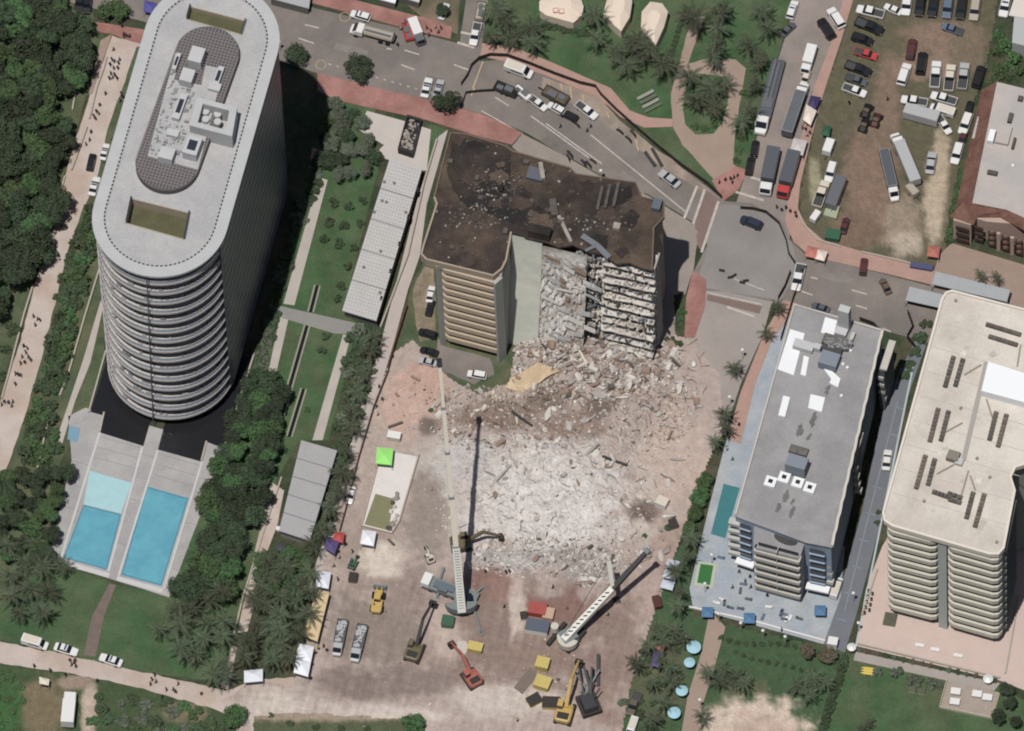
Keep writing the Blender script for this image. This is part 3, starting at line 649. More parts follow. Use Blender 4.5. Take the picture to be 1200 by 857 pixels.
# sheared open face: floor slabs with broken fronts, columns, hanging debris
L0, L1 = P(602, 279, ZC), P(766, 318, ZC); fd = V2(L1 - L0).normalized(); fn = Vector((-fd.y, fd.x)); FL = V2(L1 - L0).length
SLABC = M('broken_slab', (208, 201, 192), 0.9, 0.12, 0.6, rgb2=(180, 170, 160), fine=0.14)
rr = random.Random(21)
for i in range(1, NF):
    z = i * FC; fr = []; n = 70; walk = 0.0
    for k in range(n + 1):
        t = k / n; walk = walk * 0.82 + rr.uniform(-0.22, 0.22); sag = walk * (.4 if t > .62 else 1) + (rr.uniform(.3, 1.0) if rr.random() < (.05 if t > .62 else .14) else 0)
        inset = 0.6 if t > 0.62 else (2.2 if t > 0.5 else 2.6)
        if t >= 0.44: fr.append(V2(L0) + fd * (t * FL) + fn * (inset + sag - 4.0 * (1 - i / NF) ** 1.1))
    bk = [V2(L1) + fn * 5.5, V2(L0) + fd * (.44 * FL) + fn * 5.5]
    s = part('floor_slab', MB().prism(fr + bk, z - 0.3, z), SLABC, coll)
    mb = MB()
    for k in range(150):
        t = 0.44 + 0.56 * rr.random() ** 1.3; p = V2(L0) + fd * (t * FL) + fn * (rr.uniform(0.8, 3.6) - 4.0 * (1 - i / NF) ** 1.1); sz = rr.uniform(0.12, .75)
        mb.box((p.x, p.y, z), (sz, rr.uniform(.15, .7), rr.uniform(.15, 1.3)), rr.uniform(0, 3), top=(rr.uniform(.3, 1), rr.uniform(.3, 1)))
    part('floor_debris', mb, [SLABC, M('debris_pale', (206, 196, 184), 0.9, 0.15, 0.9), M('debris_grey', (142, 142, 142), 0.9, 0.2, 0.9)][i % 3], s, kind='stuff')
    if i % 2: 
        mb = MB()
        for k in range(8):
            t = 0.46 + 0.54 * rr.random(); p = V2(L0) + fd * (t * FL) + fn * (rr.uniform(0.2, 1.4) - 4.0 * (1 - i / NF) ** 1.1); mb.beam((p.x, p.y, z - .2), (p.x + rr.uniform(-.8, .8), p.y - rr.uniform(.0, .6), z - rr.uniform(1, 2.6)), rr.uniform(.1, .8), 0.08)
        part('hanging_debris', mb, M('debris_dark', (104, 92, 84), 0.9, 0.2, 0.9), s, kind='stuff')
for t in (0.56, 0.75, 0.92, 0.995):
    p = V2(L0) + fd * (t * FL) + fn * 0.9; part('partition_wall', MB().prism([p - fd * .2, p + fd * .2, p + fd * .2 + fn * 4, p - fd * .2 + fn * 4], 0, ZC - .6), M('partition', (166, 158, 152), 0.9, 0.1, 0.6), coll)
# smooth pale wall left of the open floors
a, b = V2(L0) + fd * (-0.3), V2(L0) + fd * (0.19 * FL)
def sloped(name, ta, tb, out, m, amp, nx, nz, thick=0.4, top=ZC - 0.2, seed=0, lean=0.0):
    # a slab fallen against the building: foot pushed out from the face, surface dented
    mb = MB(); n1 = nx + 1
    for side in (0, 1):
        for j in range(nz + 1):
            f = j / nz
            for i in range(nx + 1):
                t = ta + (tb - ta) * i / nx + lean * f * FL * 0.001; d = amp * (mnoise.noise(Vector((i * .55 + seed, j * .45, seed))) * 1.2 + (mnoise.noise(Vector((i * 1.7, j * 1.5 + seed, 3))) * .6)) * min(1, f * 3)
                p = V2(L0) + fd * (t * FL) + fn * (0.35 - out * f ** 1.2 + d + (thick if side else 0)); zz_ = top * (1 - f) + d * .6; mb.v.append((p.x, p.y, zz_))
    o = n1 * (nz + 1)
    for j in range(nz):
        for i in range(nx):
            k = j * n1 + i; mb.f += [(k, k + n1, k + n1 + 1, k + 1), (o + k, o + k + 1, o + k + n1 + 1, o + k + n1)]
    for j in range(nz): k = j * n1; mb.f += [(k, o + k, o + k + n1, k + n1), (k + nx, k + nx + n1, o + k + nx + n1, o + k + nx)]
    return part(name, mb, m, coll)
sloped('fallen_wall', -.02, .2, 6.5, M('pale_fallen_wall', (222, 222, 206), 0.9, 0.08, 0.2, rgb2=(208, 208, 194), fine=0.08), 0.0, 2, 6)
sloped('torn_floor', .2, .52, 6.0, M('torn_floor', (216, 210, 202), 0.95, 0.22, 0.3, rgb2=(170, 156, 144), fine=0.3), 1.0, 26, 46, 0.3, ZC - 1.5, 4)
OUTS = 6.0
# sagging sheets beside the pale wall
part('shear_wall', MB().wall([b + fn * 1.4, V2(L0) + fd * (0.5 * FL) + fn * 1.7], 0, ZC - 3, 0.4), M('torn_wall', (176, 172, 164), 0.95, 0.2, 0.35, rgb2=(146, 132, 120), fine=0.2), coll) if False else None
for k in range(34):
    t = rr.uniform(0.2, 0.56); z = rr.uniform(4, ZC - 3); p = V2(L0) + fd * (t * FL) + fn * (rr.uniform(0.0, .5) - 6.0 * (1 - z / ZC) ** 1.2 - .2); L_ = rr.uniform(.6, 3.5); W_ = rr.uniform(.25, 1.3)
    q = p + fd * L_
    m_ = rr.choice([M('sheet_grey', (176, 176, 172), 0.9, 0.1, .8), M('sheet_blue', (178, 178, 178), 0.9, 0.1, .8), M('sheet_pale', (210, 204, 196), 0.9, 0.1, .8), M('sheet_brown', (146, 122, 104), 0.9, 0.1, .8)])
    mb = MB(); nn3 = Vector((-fn.x, -fn.y, 0)) * W_ * 0.35; z2 = z - rr.uniform(-.4, 1.6)
    pv = [Vector((p.x, p.y, z)), Vector((q.x, q.y, z2)), Vector((q.x, q.y, z2 - W_)) + nn3, Vector((p.x, p.y, z - W_)) + nn3]; o3 = Vector((0, 0, 0.12)) - nn3.normalized() * 0.02
    mb.add(pv + [x - o3 for x in pv], [(0, 1, 2, 3), (7, 6, 5, 4), (0, 4, 5, 1), (1, 5, 6, 2), (2, 6, 7, 3), (3, 7, 4, 0)])
    part('hanging_sheet', mb, m_, coll)
# roof equipment and wreckage
RB = M('roof_scrap', (92, 84, 78), 0.9, 0.3, 0.9); RBL = M('roof_scrap_pale', (158, 148, 138), 0.9, 0.2, 0.9); BLK = M('tar_black', (40, 36, 36), 0.95, 0.35, 0.3, rgb2=(62, 52, 46), fine=0.35)
for q in ([(531, 165), (545, 163), (597, 178), (598, 226), (615, 240), (600, 262), (545, 240), (530, 225), (524, 200)], [(556, 232), (632, 244), (650, 250), (642, 278), (614, 274), (600, 255)], [(678, 212), (738, 220), (742, 232), (728, 238), (700, 240), (676, 232)]):
    part('tar_patch', MB().prism(pxy(rough_edge(q, 2.0, 6, 3), ZC), ZC, ZC + 0.04 + 0.00013 * q[0][0], bottom=False), BLK, coll)
for k in range(34):
    u, v = rr.uniform(505, 770), rr.uniform(165, 312); a = rr.uniform(4, 16); l = [(u + a * math.cos(t) * rr.uniform(.5, 1.2), v + a * .7 * math.sin(t) * rr.uniform(.5, 1.2)) for t in [i * math.pi / 7 for i in range(14)]]
    if all(inside(x, y, roofpx) for x, y in l): part('tar_patch', MB().prism(pxy(l, ZC), ZC, ZC + 0.13 + 0.004 * k, bottom=False), rr.choice([BLK, M('scorch_brown', (74, 60, 52), .95, .3, .4, fine=.3), M('scorch_tan', (92, 76, 62), .95, .3, .4, fine=.3)]), coll)
def roofbox(par, u, v, a, b, h, m, z, rot=0.0, name='rooftop_unit', top=(1, 1)):
    p = P(u, v, z); return part(name, MB().box((p.x, p.y, z), (a * SC, b * SC, h), rot, top=top), m, par)
frot = math.atan2(fd.y, fd.x)
roofbox(coll, 633, 276, 26, 11, 2.6, BLK, ZC, frot, 'stair_house'); roofbox(coll, 628, 206, 20, 16, 1.0, M('blue_tarp', (92, 96, 104), 0.7), ZC, frot); roofbox(coll, 635, 203, 5, 22, 1.3, RBL, ZC, 0.1)
roofbox(coll, 770, 243, 10, 14, 1.6, M('blue_grey_unit', (92, 104, 112), 0.7), ZC, frot); roofbox(coll, 723, 267, 8, 8, 1.0, RBL, ZC, frot); roofbox(coll, 649, 246, 8, 22, 1.4, RB, ZC, 0.1); roofbox(coll, 662, 270, 4, 38, 0.8, RBL, ZC, 0.35)
for (u, v) in ((703, 222), (712, 220), (722, 218)): roofbox(coll, u, v + 12, 3.5, 32, 0.9, RB, ZC, 0.26 - 0.5)
g = M('grey_sheet', (112, 116, 122), 0.6); 
for a, b, c in (((682, 276), (700, 288), 7), ((700, 288), (714, 302), 7), ((686, 294), (702, 286), 4)):
    part('bent_sheet', MB().beam(P(*a, ZC + .8), P(*b, ZC + .5), c * SC, 0.15), g, coll)
mb1, mb2 = MB(), MB()
for k in range(520):
    u, v = rr.uniform(500, 775), rr.uniform(160, 318)
    cl = [(585, 208), (575, 222), (600, 228), (640, 258), (568, 263), (545, 258), (700, 262), (560, 245)]
    if rr.random() < 0.65:
        c = rr.choice(cl); u, v = c[0] + rr.gauss(0, 16), c[1] + rr.gauss(0, 5)
    if inside(u, v, roofpx): p = P(u, v, ZC); (mb2 if rr.random() < .22 else mb1).box(p, (rr.uniform(.12, .6), rr.uniform(.12, .45), rr.uniform(.1, .45)), rr.uniform(0, 3))
part('roof_wreckage', mb1, RB, coll, kind='stuff'); part('roof_wreckage', mb2, RBL, coll, kind='stuff')
for k in range(16):
    u, v = rr.uniform(515, 740), rr.uniform(180, 300)
    if inside(u, v, roofpx): roofbox(coll, u, v, rr.uniform(4, 7), rr.uniform(4, 7), rr.uniform(.6, 1.2), rr.choice([RB, RB, BLK]), ZC, frot, 'air_conditioner')

# ------------------------------------------------------------------ grey flat-roofed hotel
ZH = 20.5
hotel = thing('hotel', 'six storey grey flat roofed hotel with balconies above a deck of blue umbrellas', 'building', P(920, 600))
HG = M('hotel_roof', (156, 154, 154), 0.9, 0.1, 0.2, rgb2=(144, 142, 143), fine=0.11); HW = M('hotel_wall', (188, 186, 178), 0.85, 0.06, 0.5); HB = M('hotel_blue_wall', (148, 166, 188), 0.8, 0.05, 0.5); HT = M('hotel_tan', (194, 188, 178), 0.85, 0.06, 0.5); WHT = M('white_membrane', (236, 238, 240), 0.7, 0.02, 0.5)
hp = [(931, 358), (1033, 388), (974, 640), (944, 634), (885, 613), (862, 604)]
part('wall', MB().prism(pxy(hp, ZH), 0, ZH - 0.3, bottom=False), HB, hotel)
part('roof', MB().prism([tuple(Vector(p) * 1.0) for p in pxy([(930, 357), (1034, 388), (975, 642), (944, 636), (885, 614), (861, 605)], ZH)], ZH - 0.3, ZH), HG, hotel)
part('roof_parapet', MB().wall(pxy([(862, 604), (931, 358), (1033, 388)], ZH), ZH, ZH + 0.5, 0.4), HT, hotel)
wav = []
for k in range(41):
    t = k / 40; wav.append((1034 - 59 * t + 0.45 * math.sin(k * 2.1), 388 + 252 * t))
part('roof_parapet', MB().wall(pxy(wav, ZH), ZH - 0.4, ZH + 0.5, 0.55), M('hotel_cornice', (206, 200, 188), 0.8), hotel)
ctr = [(884, 610), (945, 630), (937, 655), (883, 642)]; ZH2 = 18.7
cb = part('front_bay', MB().prism(pxy(ctr, ZH2), 0, ZH2, bottom=False), HW, hotel)
part('bay_roof', MB().prism(pxy(ctr, ZH2), ZH2, ZH2 + 0.1), HG, cb)
A, B = V2(P(884, 645, ZH2)), V2(P(936, 659, ZH2))
for i in range(6):
    z = 0.6 + i * 3.05; p, n_ = bal_path(A, B, 1.5, 0.15)
    b = part('balcony', MB().prism(p, z + 1.9 - 0.2, z + 1.9), HT, hotel); part('parapet', MB().wall(p, z + 1.9, z + 2.95, 0.36), HT, b)
    m0 = (A + B) / 2; part('balcony_divider', MB().wall([m0, m0 + n_ * 1.4], z + 1.9, z + 4.4, 0.15), HW, b)
    d_ = (B - A).normalized(); part('window', MB().wall([A + n_ * 1.35 + d_ * .5, B + n_ * 1.35 - d_ * .5], z + 1.9, z + 4.2, 0.14), GLASSD, hotel)
for (a, b, zz) in (((863, 607), (884, 614), ZH), ((945, 637), (972, 643), ZH)):
    A, B = V2(P(*a, ZH)), V2(P(*b, ZH)); d_ = (B - A).normalized(); n_ = Vector((-d_.y, d_.x)); n_ = n_ if n_.y > 0 else -n_
    for i in range(6):
        z = 1.6 + i * 3.1
        w_ = part('window', MB().wall([A + d_ * .7 - n_ * .06, A + d_ * (B - A).length * 0.78 - n_ * .06], z, z + 1.5, 0.16), GLASS, hotel)
        part('sill', MB().wall([A + d_ * .6 - n_ * .25, A + d_ * (B - A).length * 0.8 - n_ * .25], z - .18, z, 0.5), HB, w_)
    part('entrance_canopy', MB().prism([A - n_ * 1.6, B - n_ * 1.6, B, A], 3.2, 3.7), WHT, hotel)
for i in range(5):
    p = P(858, 613 + i * 9, 0); z = 17.0 - i * 3.3; q = P(857, 614 + i * 8.6, z); part('balcony', MB().box((q.x + .8, q.y, z), (2.6, 1.5, 1.0), frot), HW, hotel)
for (ca, cb_, sm) in (((1046, 399), (1035, 433), [(1031, 440), (1032, 448), (1033, 456), (1034, 464)]), ((1008, 506), (998, 541), [(1000, 548), (1002, 556), (1003, 565), (1005, 573)]), ((980, 614), (971, 645), [(968, 652), (969, 661), (971, 670), (972, 680)])):
    z = 17.6; a, b = P(*ca, z), P(*cb_, z); part('side_canopy', MB().wall([a, b], z - 0.5, z, 1.5), HT, hotel); 
    for k, q in enumerate(sm):
        zz = 14.4 - 3.1 * k; c = P(q[0] + 1, q[1], zz); part('balcony', MB().box((c.x, c.y, zz - 1.1), (1.5, 1.1, 1.1), frot), HT, hotel)
    c = (a + b) / 2; part('side_bay', MB().wall([a + Vector((-.3, 0, 0)), b + Vector((-.3, 0, 0))], 0, z - 0.5, 1.2), M('hotel_dark_bay', (96, 104, 110), 0.7), hotel)
hrot = math.atan2((P(1033, 388, ZH) - P(931, 358, ZH)).y, (P(1033, 388, ZH) - P(931, 358, ZH)).x)
for q, h in (([(926, 386), (943, 391), (930, 440), (911, 433)], .06), ([(942, 417), (948, 419), (944, 441), (938, 439)], .06), ([(967, 372), (981, 376), (977, 394), (962, 390)], .1), ([(918, 465), (926, 467), (920, 490), (912, 488)], .5), ([(950, 463), (967, 467), (963, 484), (947, 479)], .4), ([(960, 426), (966, 428), (985, 445), (982, 455), (972, 450), (974, 445)], .4)):
    part('roof_membrane', MB().prism(pxy(q, ZH), ZH, ZH + h, bottom=False), WHT, hotel)
for (u, v, a, b, h, m) in ((942, 408, 24, 11, 1.5, BOXC), (958, 410, 8, 7, 1.6, BOXC), (990, 385, 13, 9, 8.5, BOXC), (986, 392, 14, 10, 1.6, BOXC), (980, 403, 32, 13, 1.3, M('plant_dark', (104, 100, 96), 0.8, .3, 1)), (975, 413, 24, 8, 1.6, M('plant_brown', (74, 70, 70), 0.8)), (972, 427, 22, 18, 2.6, M('plant_blue', (128, 136, 148), 0.7)), (998, 400, 4, 16, 1.4, HT),
                          (934, 552, 24, 16, 4.2, M('plant_blue', (128, 136, 148))), (936, 530, 22, 10, 1.0, M('plant_dark', (104, 100, 96)))):
    roofbox(hotel, u, v, a, b, h, m, ZH, hrot)
for (u, v) in ((903, 566), (919, 561), (935, 567), (949, 573)):
    k_ = roofbox(hotel, u, v, 13, 13, 0.7, WHT, ZH, hrot, 'skylight'); c = P(u, v, ZH); part('vent', MB().box((c.x, c.y, ZH + 0.7), (0.9, 0.8, 0.25), hrot), DARKM, k_)
for (u, v) in ((997, 412), (988, 428), (993, 432), (986, 465), (966, 403), (914, 560)): roofbox(hotel, u, v, 3, 3, 0.6, WHT, ZH, hrot, 'roof_vent')
mb = MB()
for k in range(60): c = P(968 + rr.uniform(0, 30), 398 + rr.uniform(0, 12), ZH + 1); mb.box(c, (rr.uniform(.2, .9), rr.uniform(.2, .5), rr.uniform(.2, .8)), hrot)
part('pipework', mb, M('pipes', (140, 142, 146)), hotel, kind='stuff')
STN = M('roof_stain', (112, 108, 106), 0.95, 0.2, 0.6)
for (u, v, a, b) in ((953, 492, 5, 9), (937, 505, 5, 9), (948, 512, 3, 5), (921, 582, 4, 8), (912, 596, 4, 7), (928, 600, 3.5, 8), (929, 588, 2.5, 4), (970, 457, 4, 6)):
    l = [(u + a * math.cos(t) * rr.uniform(.45, 1.2) - 2 * math.sin(t), v + b * math.sin(t) * rr.uniform(.6, 1.15)) for t in [i * math.pi / 9 for i in range(18)]]
    part('roof_stain', MB().prism(pxy(l, ZH), ZH, ZH + 0.02, bottom=False), STN, hotel)
l = [(921 + 14 * math.cos(t), 632 + 7 * math.sin(t) + 4 * math.cos(t)) for t in [i * math.pi / 8 for i in range(16)]]
part('roof_stain', MB().prism(pxy(l, ZH2), ZH2 + .1, ZH2 + 0.13, bottom=False), M('roof_stain_dark', (70, 72, 70), 0.95, 0.2, .6), hotel)

# ------------------------------------------------------------------ cream block on the right
ZK = 39.0; NK = 13; FK = ZK / NK
cream = thing('apartment_block', 'cream roofed apartment block with stacked chevron balconies above a pink terrace', 'building', P(1120, 700))
KR = M('cream_roof', (212, 203, 190), 0.85, 0.12, 0.12, rgb2=(198, 187, 174), fine=0.12); KP = M('cream_parapet', (206, 200, 182), 0.85, 0.08, 0.5, fine=0.05); KW = M('cream_wall', (160, 156, 144), 0.85, 0.06, 0.5); KF = M('cream_fin', (186, 190, 184), 0.85, 0.04, 0.5)
kro = [(1116, 342), (1270, 382), (1235, 535), (1190, 548), (1184, 560), (1189, 576), (1176, 643), (1170, 650), (1160, 650), (1046, 617), (1037, 611), (1035, 602), (1104, 352), (1109, 344)]
part('roof', MB().prism(pxy(kro, ZK), ZK - 0.5, ZK), KR, cream)
part('roof_edge', MB().wall(pxy(kro, ZK), ZK - 0.9, ZK + 0.5, 0.5, closed=True), M('cream_edge', (226, 216, 200), 0.85, .03, .5), cream)
kb = [(1116, 348), (1262, 386), (1228, 532), (1185, 545), (1178, 575), (1172, 630), (1040, 596), (1106, 352)]
part('wall', MB().prism(pxy(kb, ZK), 0, ZK - 0.5, bottom=False), KW, cream)
for (a, b) in (((1039, 616), (1097, 631)), ((1110, 636), (1170, 653))):
    A, B = V2(P(*a, ZK)), V2(P(*b, ZK)); balcony_stack(cream, A, B, 3.4, FK * 1.0, FK, NK - 1, KP, 1.35, 1.3, .62)
    p, n_ = bal_path(A, B, 2, .5); d_ = (B - A).normalized()
    for i in range(NK - 1): part('window', MB().wall([A + n_ * 3.0 + d_ * .6, B + n_ * 3.0 - d_ * .6], FK * (i + 1), FK * (i + 1) + 2.3, 0.15), GLASSD, cream)
A, B = V2(P(1099, 631, ZK)), V2(P(1109, 634, ZK)); d_ = (B - A).normalized(); n_ = Vector((-d_.y, d_.x))
part('fin_wall', MB().prism([A, B, B + n_ * 3.5, A + n_ * 3.5], 0, ZK - 0.6, bottom=False), KF, cream)
for i in range(1, NK):   # side balconies, their shade put into a darker cream
    z = FK * i; a, b = P(1176, 640, ZK), P(1188, 580, ZK); o_ = Vector((0, 0, 0)); bb = part('balcony', MB().wall([V2(a), V2(b)], z - .28, z + 1.0, 1.2), M('cream_side_shade', (120, 116, 110), 0.85), cream)
krot = math.atan2((P(1170, 650, ZK) - P(1040, 612, ZK)).y, (P(1170, 650, ZK) - P(1040, 612, ZK)).x)
AC = M('ac_unit', (104, 98, 90), 0.7, rand=0.2, metal=0.2); AC2 = M('ac_unit_rust', (112, 98, 88), 0.7, rand=0.2)
acm = MB().box((0, 0, 0), (0.95, 0.8, 0.75)).cyl((0, 0, .75), (0, 0, .85), 0.32, n=8).mesh('air_conditioner', [AC])
def acrow(a, b, n, m=None):
    for k in range(n):
        p = P(a[0] + (b[0] - a[0]) * k / (n - 1), a[1] + (b[1] - a[1]) * k / (n - 1), ZK)
        o = link('air_conditioner', acm, cream); o.location = p - cream.location; o.rotation_euler = (0, 0, krot)
        if m: setmat(o, m)
for (a, b, n) in (((1117, 421), (1108, 453), 8), ((1128, 424), (1120, 452), 7), ((1099, 482), (1090, 517), 9), ((1111, 485), (1103, 516), 8), ((1084, 537), (1074, 572), 9), ((1095, 541), (1088, 568), 7), ((1167, 486), (1160, 515), 8), ((1179, 489), (1170, 523), 9), ((1140, 580), (1133, 607), 7), ((1153, 582), (1143, 617), 9)):
    acrow(a, b, n, AC2 if n == 9 else None)
for (a, b, n) in (((1158, 382), (1194, 393), 8), ((1161, 396), (1190, 405), 7), ((1095, 578), (1112, 584), 5), ((1113, 580), (1125, 584), 3), ((1114, 587), (1124, 590), 3)): acrow(a, b, n)
PIPE = M('roof_pipe', (150, 138, 124), 0.8)
KS = M('cream_seam', (190, 180, 166), .9, .1, .5)
for k in range(1, 9):
    t = k / 9; part('roof_seam', MB().wall(pxy([(1110 - 72 * t, 350 + 256 * t), (1240 - 68 * t, 386 + 258 * t)], ZK), ZK, ZK + 0.02, 0.14), KS, cream)
for k in range(22):
    u, v = rr.uniform(1060, 1190), rr.uniform(370, 620); a = rr.uniform(2, 9); l = [(u + a * math.cos(q_) * rr.uniform(.4, 1.2), v + a * .8 * math.sin(q_) * rr.uniform(.4, 1.2)) for q_ in [i * math.pi / 7 for i in range(14)]]
    if all(inside(x, y, kro) for x, y in l): part('roof_stain', MB().prism(pxy(l, ZK), ZK, ZK + 0.025 + .0006 * k, bottom=False), rr.choice([KS, M('cream_patch', (222, 214, 202), .9, .1, .5), M('cream_stain', (200, 190, 176), .9, .1, .5)]), cream)
for l in ([(1156, 425), (1143, 480), (1129, 540)], [(1130, 440), (1150, 428)], [(1108, 507), (1128, 496)], [(1098, 556), (1118, 545)], [(1156, 468), (1163, 490)], [(1135, 552), (1126, 583)], [(1137, 558), (1143, 575)], [(1196, 405), (1192, 430)]):
    w_ = 0.95 if l[0] == (1156, 425) else 0.3
    part('pipe', MB().wall(pxy(l, ZK), ZK, ZK + 0.25, w_), M('roof_duct', (166, 160, 152), 0.8) if w_ > .5 else PIPE, cream)
part('plant_room', MB().prism(pxy([(1158, 424), (1230, 446), (1224, 478), (1150, 458)], ZK + 2.4), ZK, ZK + 2.4), M('plant_white', (240, 242, 244), 0.7), cream)
roofbox(cream, 1117, 537, 14, 12, 1.4, M('duct_hub', (132, 126, 112), 0.8), ZK, krot); roofbox(cream, 1124, 543, 9, 8, 1.0, BOXC, ZK, krot)
for (u, v) in ((1145, 538), (1126, 479), (1160, 560), (1083, 588), (1168, 636), (1120, 353)): roofbox(cream, u, v, 3, 3, 0.5, PIPE, ZK, krot, 'roof_vent')

# ------------------------------------------------------------------ tiled building, upper right
ZR = 10.0
tile = thing('tiled_building', 'pink walled building with red tile eaves, arched bays and a broad grey roof', 'building', P(1170, 290))
RTL = M('red_tile', (128, 88, 74), 0.85, 0.16, 0.6, rgb2=(112, 74, 62), fine=0.2); RWL = M('pink_wall', (186, 158, 142), 0.85, 0.06, 0.5); RGR = M('grey_roof', (176, 170, 166), 0.85, 0.08, 0.2, rgb2=(188, 176, 168), fine=0.05)
flat = [(1168, 96), (1250, 116), (1250, 275), (1206, 258), (1180, 246), (1139, 238)]
part('roof', MB().prism(pxy(flat, ZR), ZR - 0.4, ZR), RGR, tile)
body = [(1156, 104), (1250, 125), (1250, 290), (1200, 268), (1155, 262), (1121, 256)]
part('wall', MB().prism(pxy([(1160, 104), (1250, 125), (1250, 283), (1206, 266), (1156, 262), (1124, 252)], ZR - 3), 0, ZR - 2.2, bottom=False), RWL, tile)
def slope(name, inn, out, zi, zo, par, m):
    mb = MB(); vs_ = pts(inn, zi) + [Vector((p.x, p.y, zo)) for p in pts(out, zo)]; n = len(inn)
    mb.add(vs_ + [v - Vector((0, 0, .3)) for v in vs_], [(i, i + 1, n + i + 1, n + i) for i in range(n - 1)] + [(2 * n + n + i, 2 * n + n + i + 1, 2 * n + i + 1, 2 * n + i) for i in range(n - 1)] + [(n + i, n + i + 1, 3 * n + i + 1, 3 * n + i) for i in range(n - 1)])
    return part(name, mb, m, par)
slope('tiled_eave', [(1168, 96), (1139, 238)], [(1150, 106), (1118, 254)], ZR + 0.3, ZR - 2.4, tile, RTL)
slope('tiled_eave', [(1139, 238), (1180, 246), (1206, 258), (1250, 275)], [(1128, 254), (1172, 254), (1204, 272), (1250, 291)], ZR + 0.3, ZR - 1.6, tile, RTL)
rows = MB()
for k in range(34):
    t = k / 33; a = P(1168 - 29 * t, 96 + 142 * t, ZR + .32); b = P(1150 - 32 * t, 106 + 148 * t, ZR - 2.36); rows.beam(a, b, 0.14, 0.12)
part('tile_ribs', rows, RTL, tile, kind='stuff')
tu = part('turret', MB().prism(pxy([(1117, 258), (1138, 264), (1141, 250), (1121, 246)], 8.2), 0, 8.2, bottom=False), RWL, tile)
q4 = pts([(1112, 254), (1141, 264), (1148, 248), (1124, 240)], 8.2); ap = P(1129, 237, 11.0); mb = MB().add(q4 + [ap], [(0, 1, 4), (1, 2, 4), (2, 3, 4), (3, 0, 4), (3, 2, 1, 0)]); part('turret_roof', mb, RTL, tu)
for k in range(4):
    x = 1158 + k * 16; A, B = P(x, 268 + k * 5, 7.2), P(x + 9, 270.5 + k * 5, 7.2)
    for j in range(3):
        z = 0.8 + 2.3 * j; c = part('arched_window', MB().wall([A + Vector((0, -.5, 0)), B + Vector((0, -.5, 0))], z, z + 1.7, 0.3), M('arch_dark', (70, 52, 48), 0.6), tile)
        m_ = (A + B) / 2; part('arch', MB().cyl((m_.x, m_.y - .55, z + 1.6), (m_.x, m_.y - .8, z + 1.6), 0.6, n=10), M('arch_rust', (140, 104, 90), 0.8), c)
    C_ = P(x + 12, 271 + k * 5, 7.2); part('pilaster', MB().box((C_.x, C_.y - .6, 0), (0.8, 0.5, 7.4), -.2), RWL, tile)
for j in range(3):
    for (a, b) in (((1120, 262), (1135, 266)), ((1142, 262), (1152, 265))):
        A, B = P(*a, 7.8), P(*b, 7.8); z = 0.8 + 2.5 * j; part('window', MB().wall([A + Vector((0, -.2, 0)), B + Vector((0, -.2, 0))], z, z + 1.3, 0.3), M('arch_dark', (70, 52, 48)), tile)
for (u, v, a, b, h, m) in ((1149, 152, 14, 30, 0.5, RGR), (1145, 180, 16, 14, .3, RWL), (1162, 163, 7, 16, 1.6, WHT), (1176, 160, 16, 24, .9, RGR), (1184, 140, 5, 12, 1.0, RB), (1196, 117, 6, 6, .8, RB), (1163, 204, 12, 5, .8, RB), (1188, 170, 3, 14, 1.1, RB), (1187, 195, 3, 3, .5, WHT)): roofbox(tile, u, v, a, b, h, m, ZR - (2.2 if u < 1150 else 0), -.28)
# pale building in the upper right corner
pb_ = thing('white_building', 'pale flat roofed building behind green shrubs at the edge of the parking lot', 'building', P(1200, 60))
part('wall', MB().prism(pxy([(1190, 0), (1192, -30), (1260, -20), (1250, 66), (1186, 50)], 5), 0, 5, bottom=False), M('pale_wall', (176, 180, 178), 0.85), pb_)
part('roof', MB().prism(pxy([(1188, 0), (1191, -32), (1262, -22), (1252, 30), (1182, 18)], 5.3), 5, 5.3), M('pale_roof', (214, 204, 194), 0.85, .05, .3), pb_)
for k in range(3): c = P(1190 + k * 8, 38 + k * 3, 2); part('window', MB().box((c.x, c.y - 1.2, 1.4), (0.9, 0.3, 1.6), -.2), GLASS, pb_)

# ------------------------------------------------------------------ low buildings and pavilions
def low(name, label, px, h, rm, wm, seams=0, over=0.5, grid=0):
    b = thing(name, label, 'building', P(sum(p[0] for p in px) / 4, sum(p[1] for p in px) / 4))
    R_ = pxy(px, h); c = sum((Vector(p) for p in R_), Vector((0, 0))) / 4
    part('wall', MB().prism([tuple(c + (Vector(p) - c) * 0.95) for p in R_], 0, h - 0.35, bottom=False), wm, b)
    rf = part('roof', MB().prism(R_, h - 0.35, h), rm, b)
    a, b2, c2, d2 = [Vector(p) for p in R_]
    for k in range(1, seams + 1):
        t = k / (seams + 1); part('roof_seam', MB().wall([a + (d2 - a) * t, b2 + (c2 - b2) * t], h, h + 0.07, 0.22), M('seam', (132, 130, 132), 0.8), rf)
    mb = MB()
    for k in range(1, grid):
        t = k / grid; mb.wall([a + (d2 - a) * t, b2 + (c2 - b2) * t], h, h + 0.03, 0.09)
    for k in range(1, max(1, grid // 4)):
        t = k / max(1, grid // 4); mb.wall([a + (b2 - a) * t, d2 + (c2 - d2) * t], h, h + 0.03, 0.09)
    if grid: part('panel_joints', mb, M('joint_grey', (180, 177, 174), 0.8), rf, kind='stuff')
    return b, rf
lb, rf = low('garden_hall', 'long low hall with a gridded white roof between the lawn and the alley', [(457, 185), (495, 197), (441, 376), (401, 364)], 4.2, M('hall_roof', (190, 187, 184), 0.8, .07, .3, fine=.08), M('hall_wall', (110, 108, 104), 0.85), 4, grid=44)
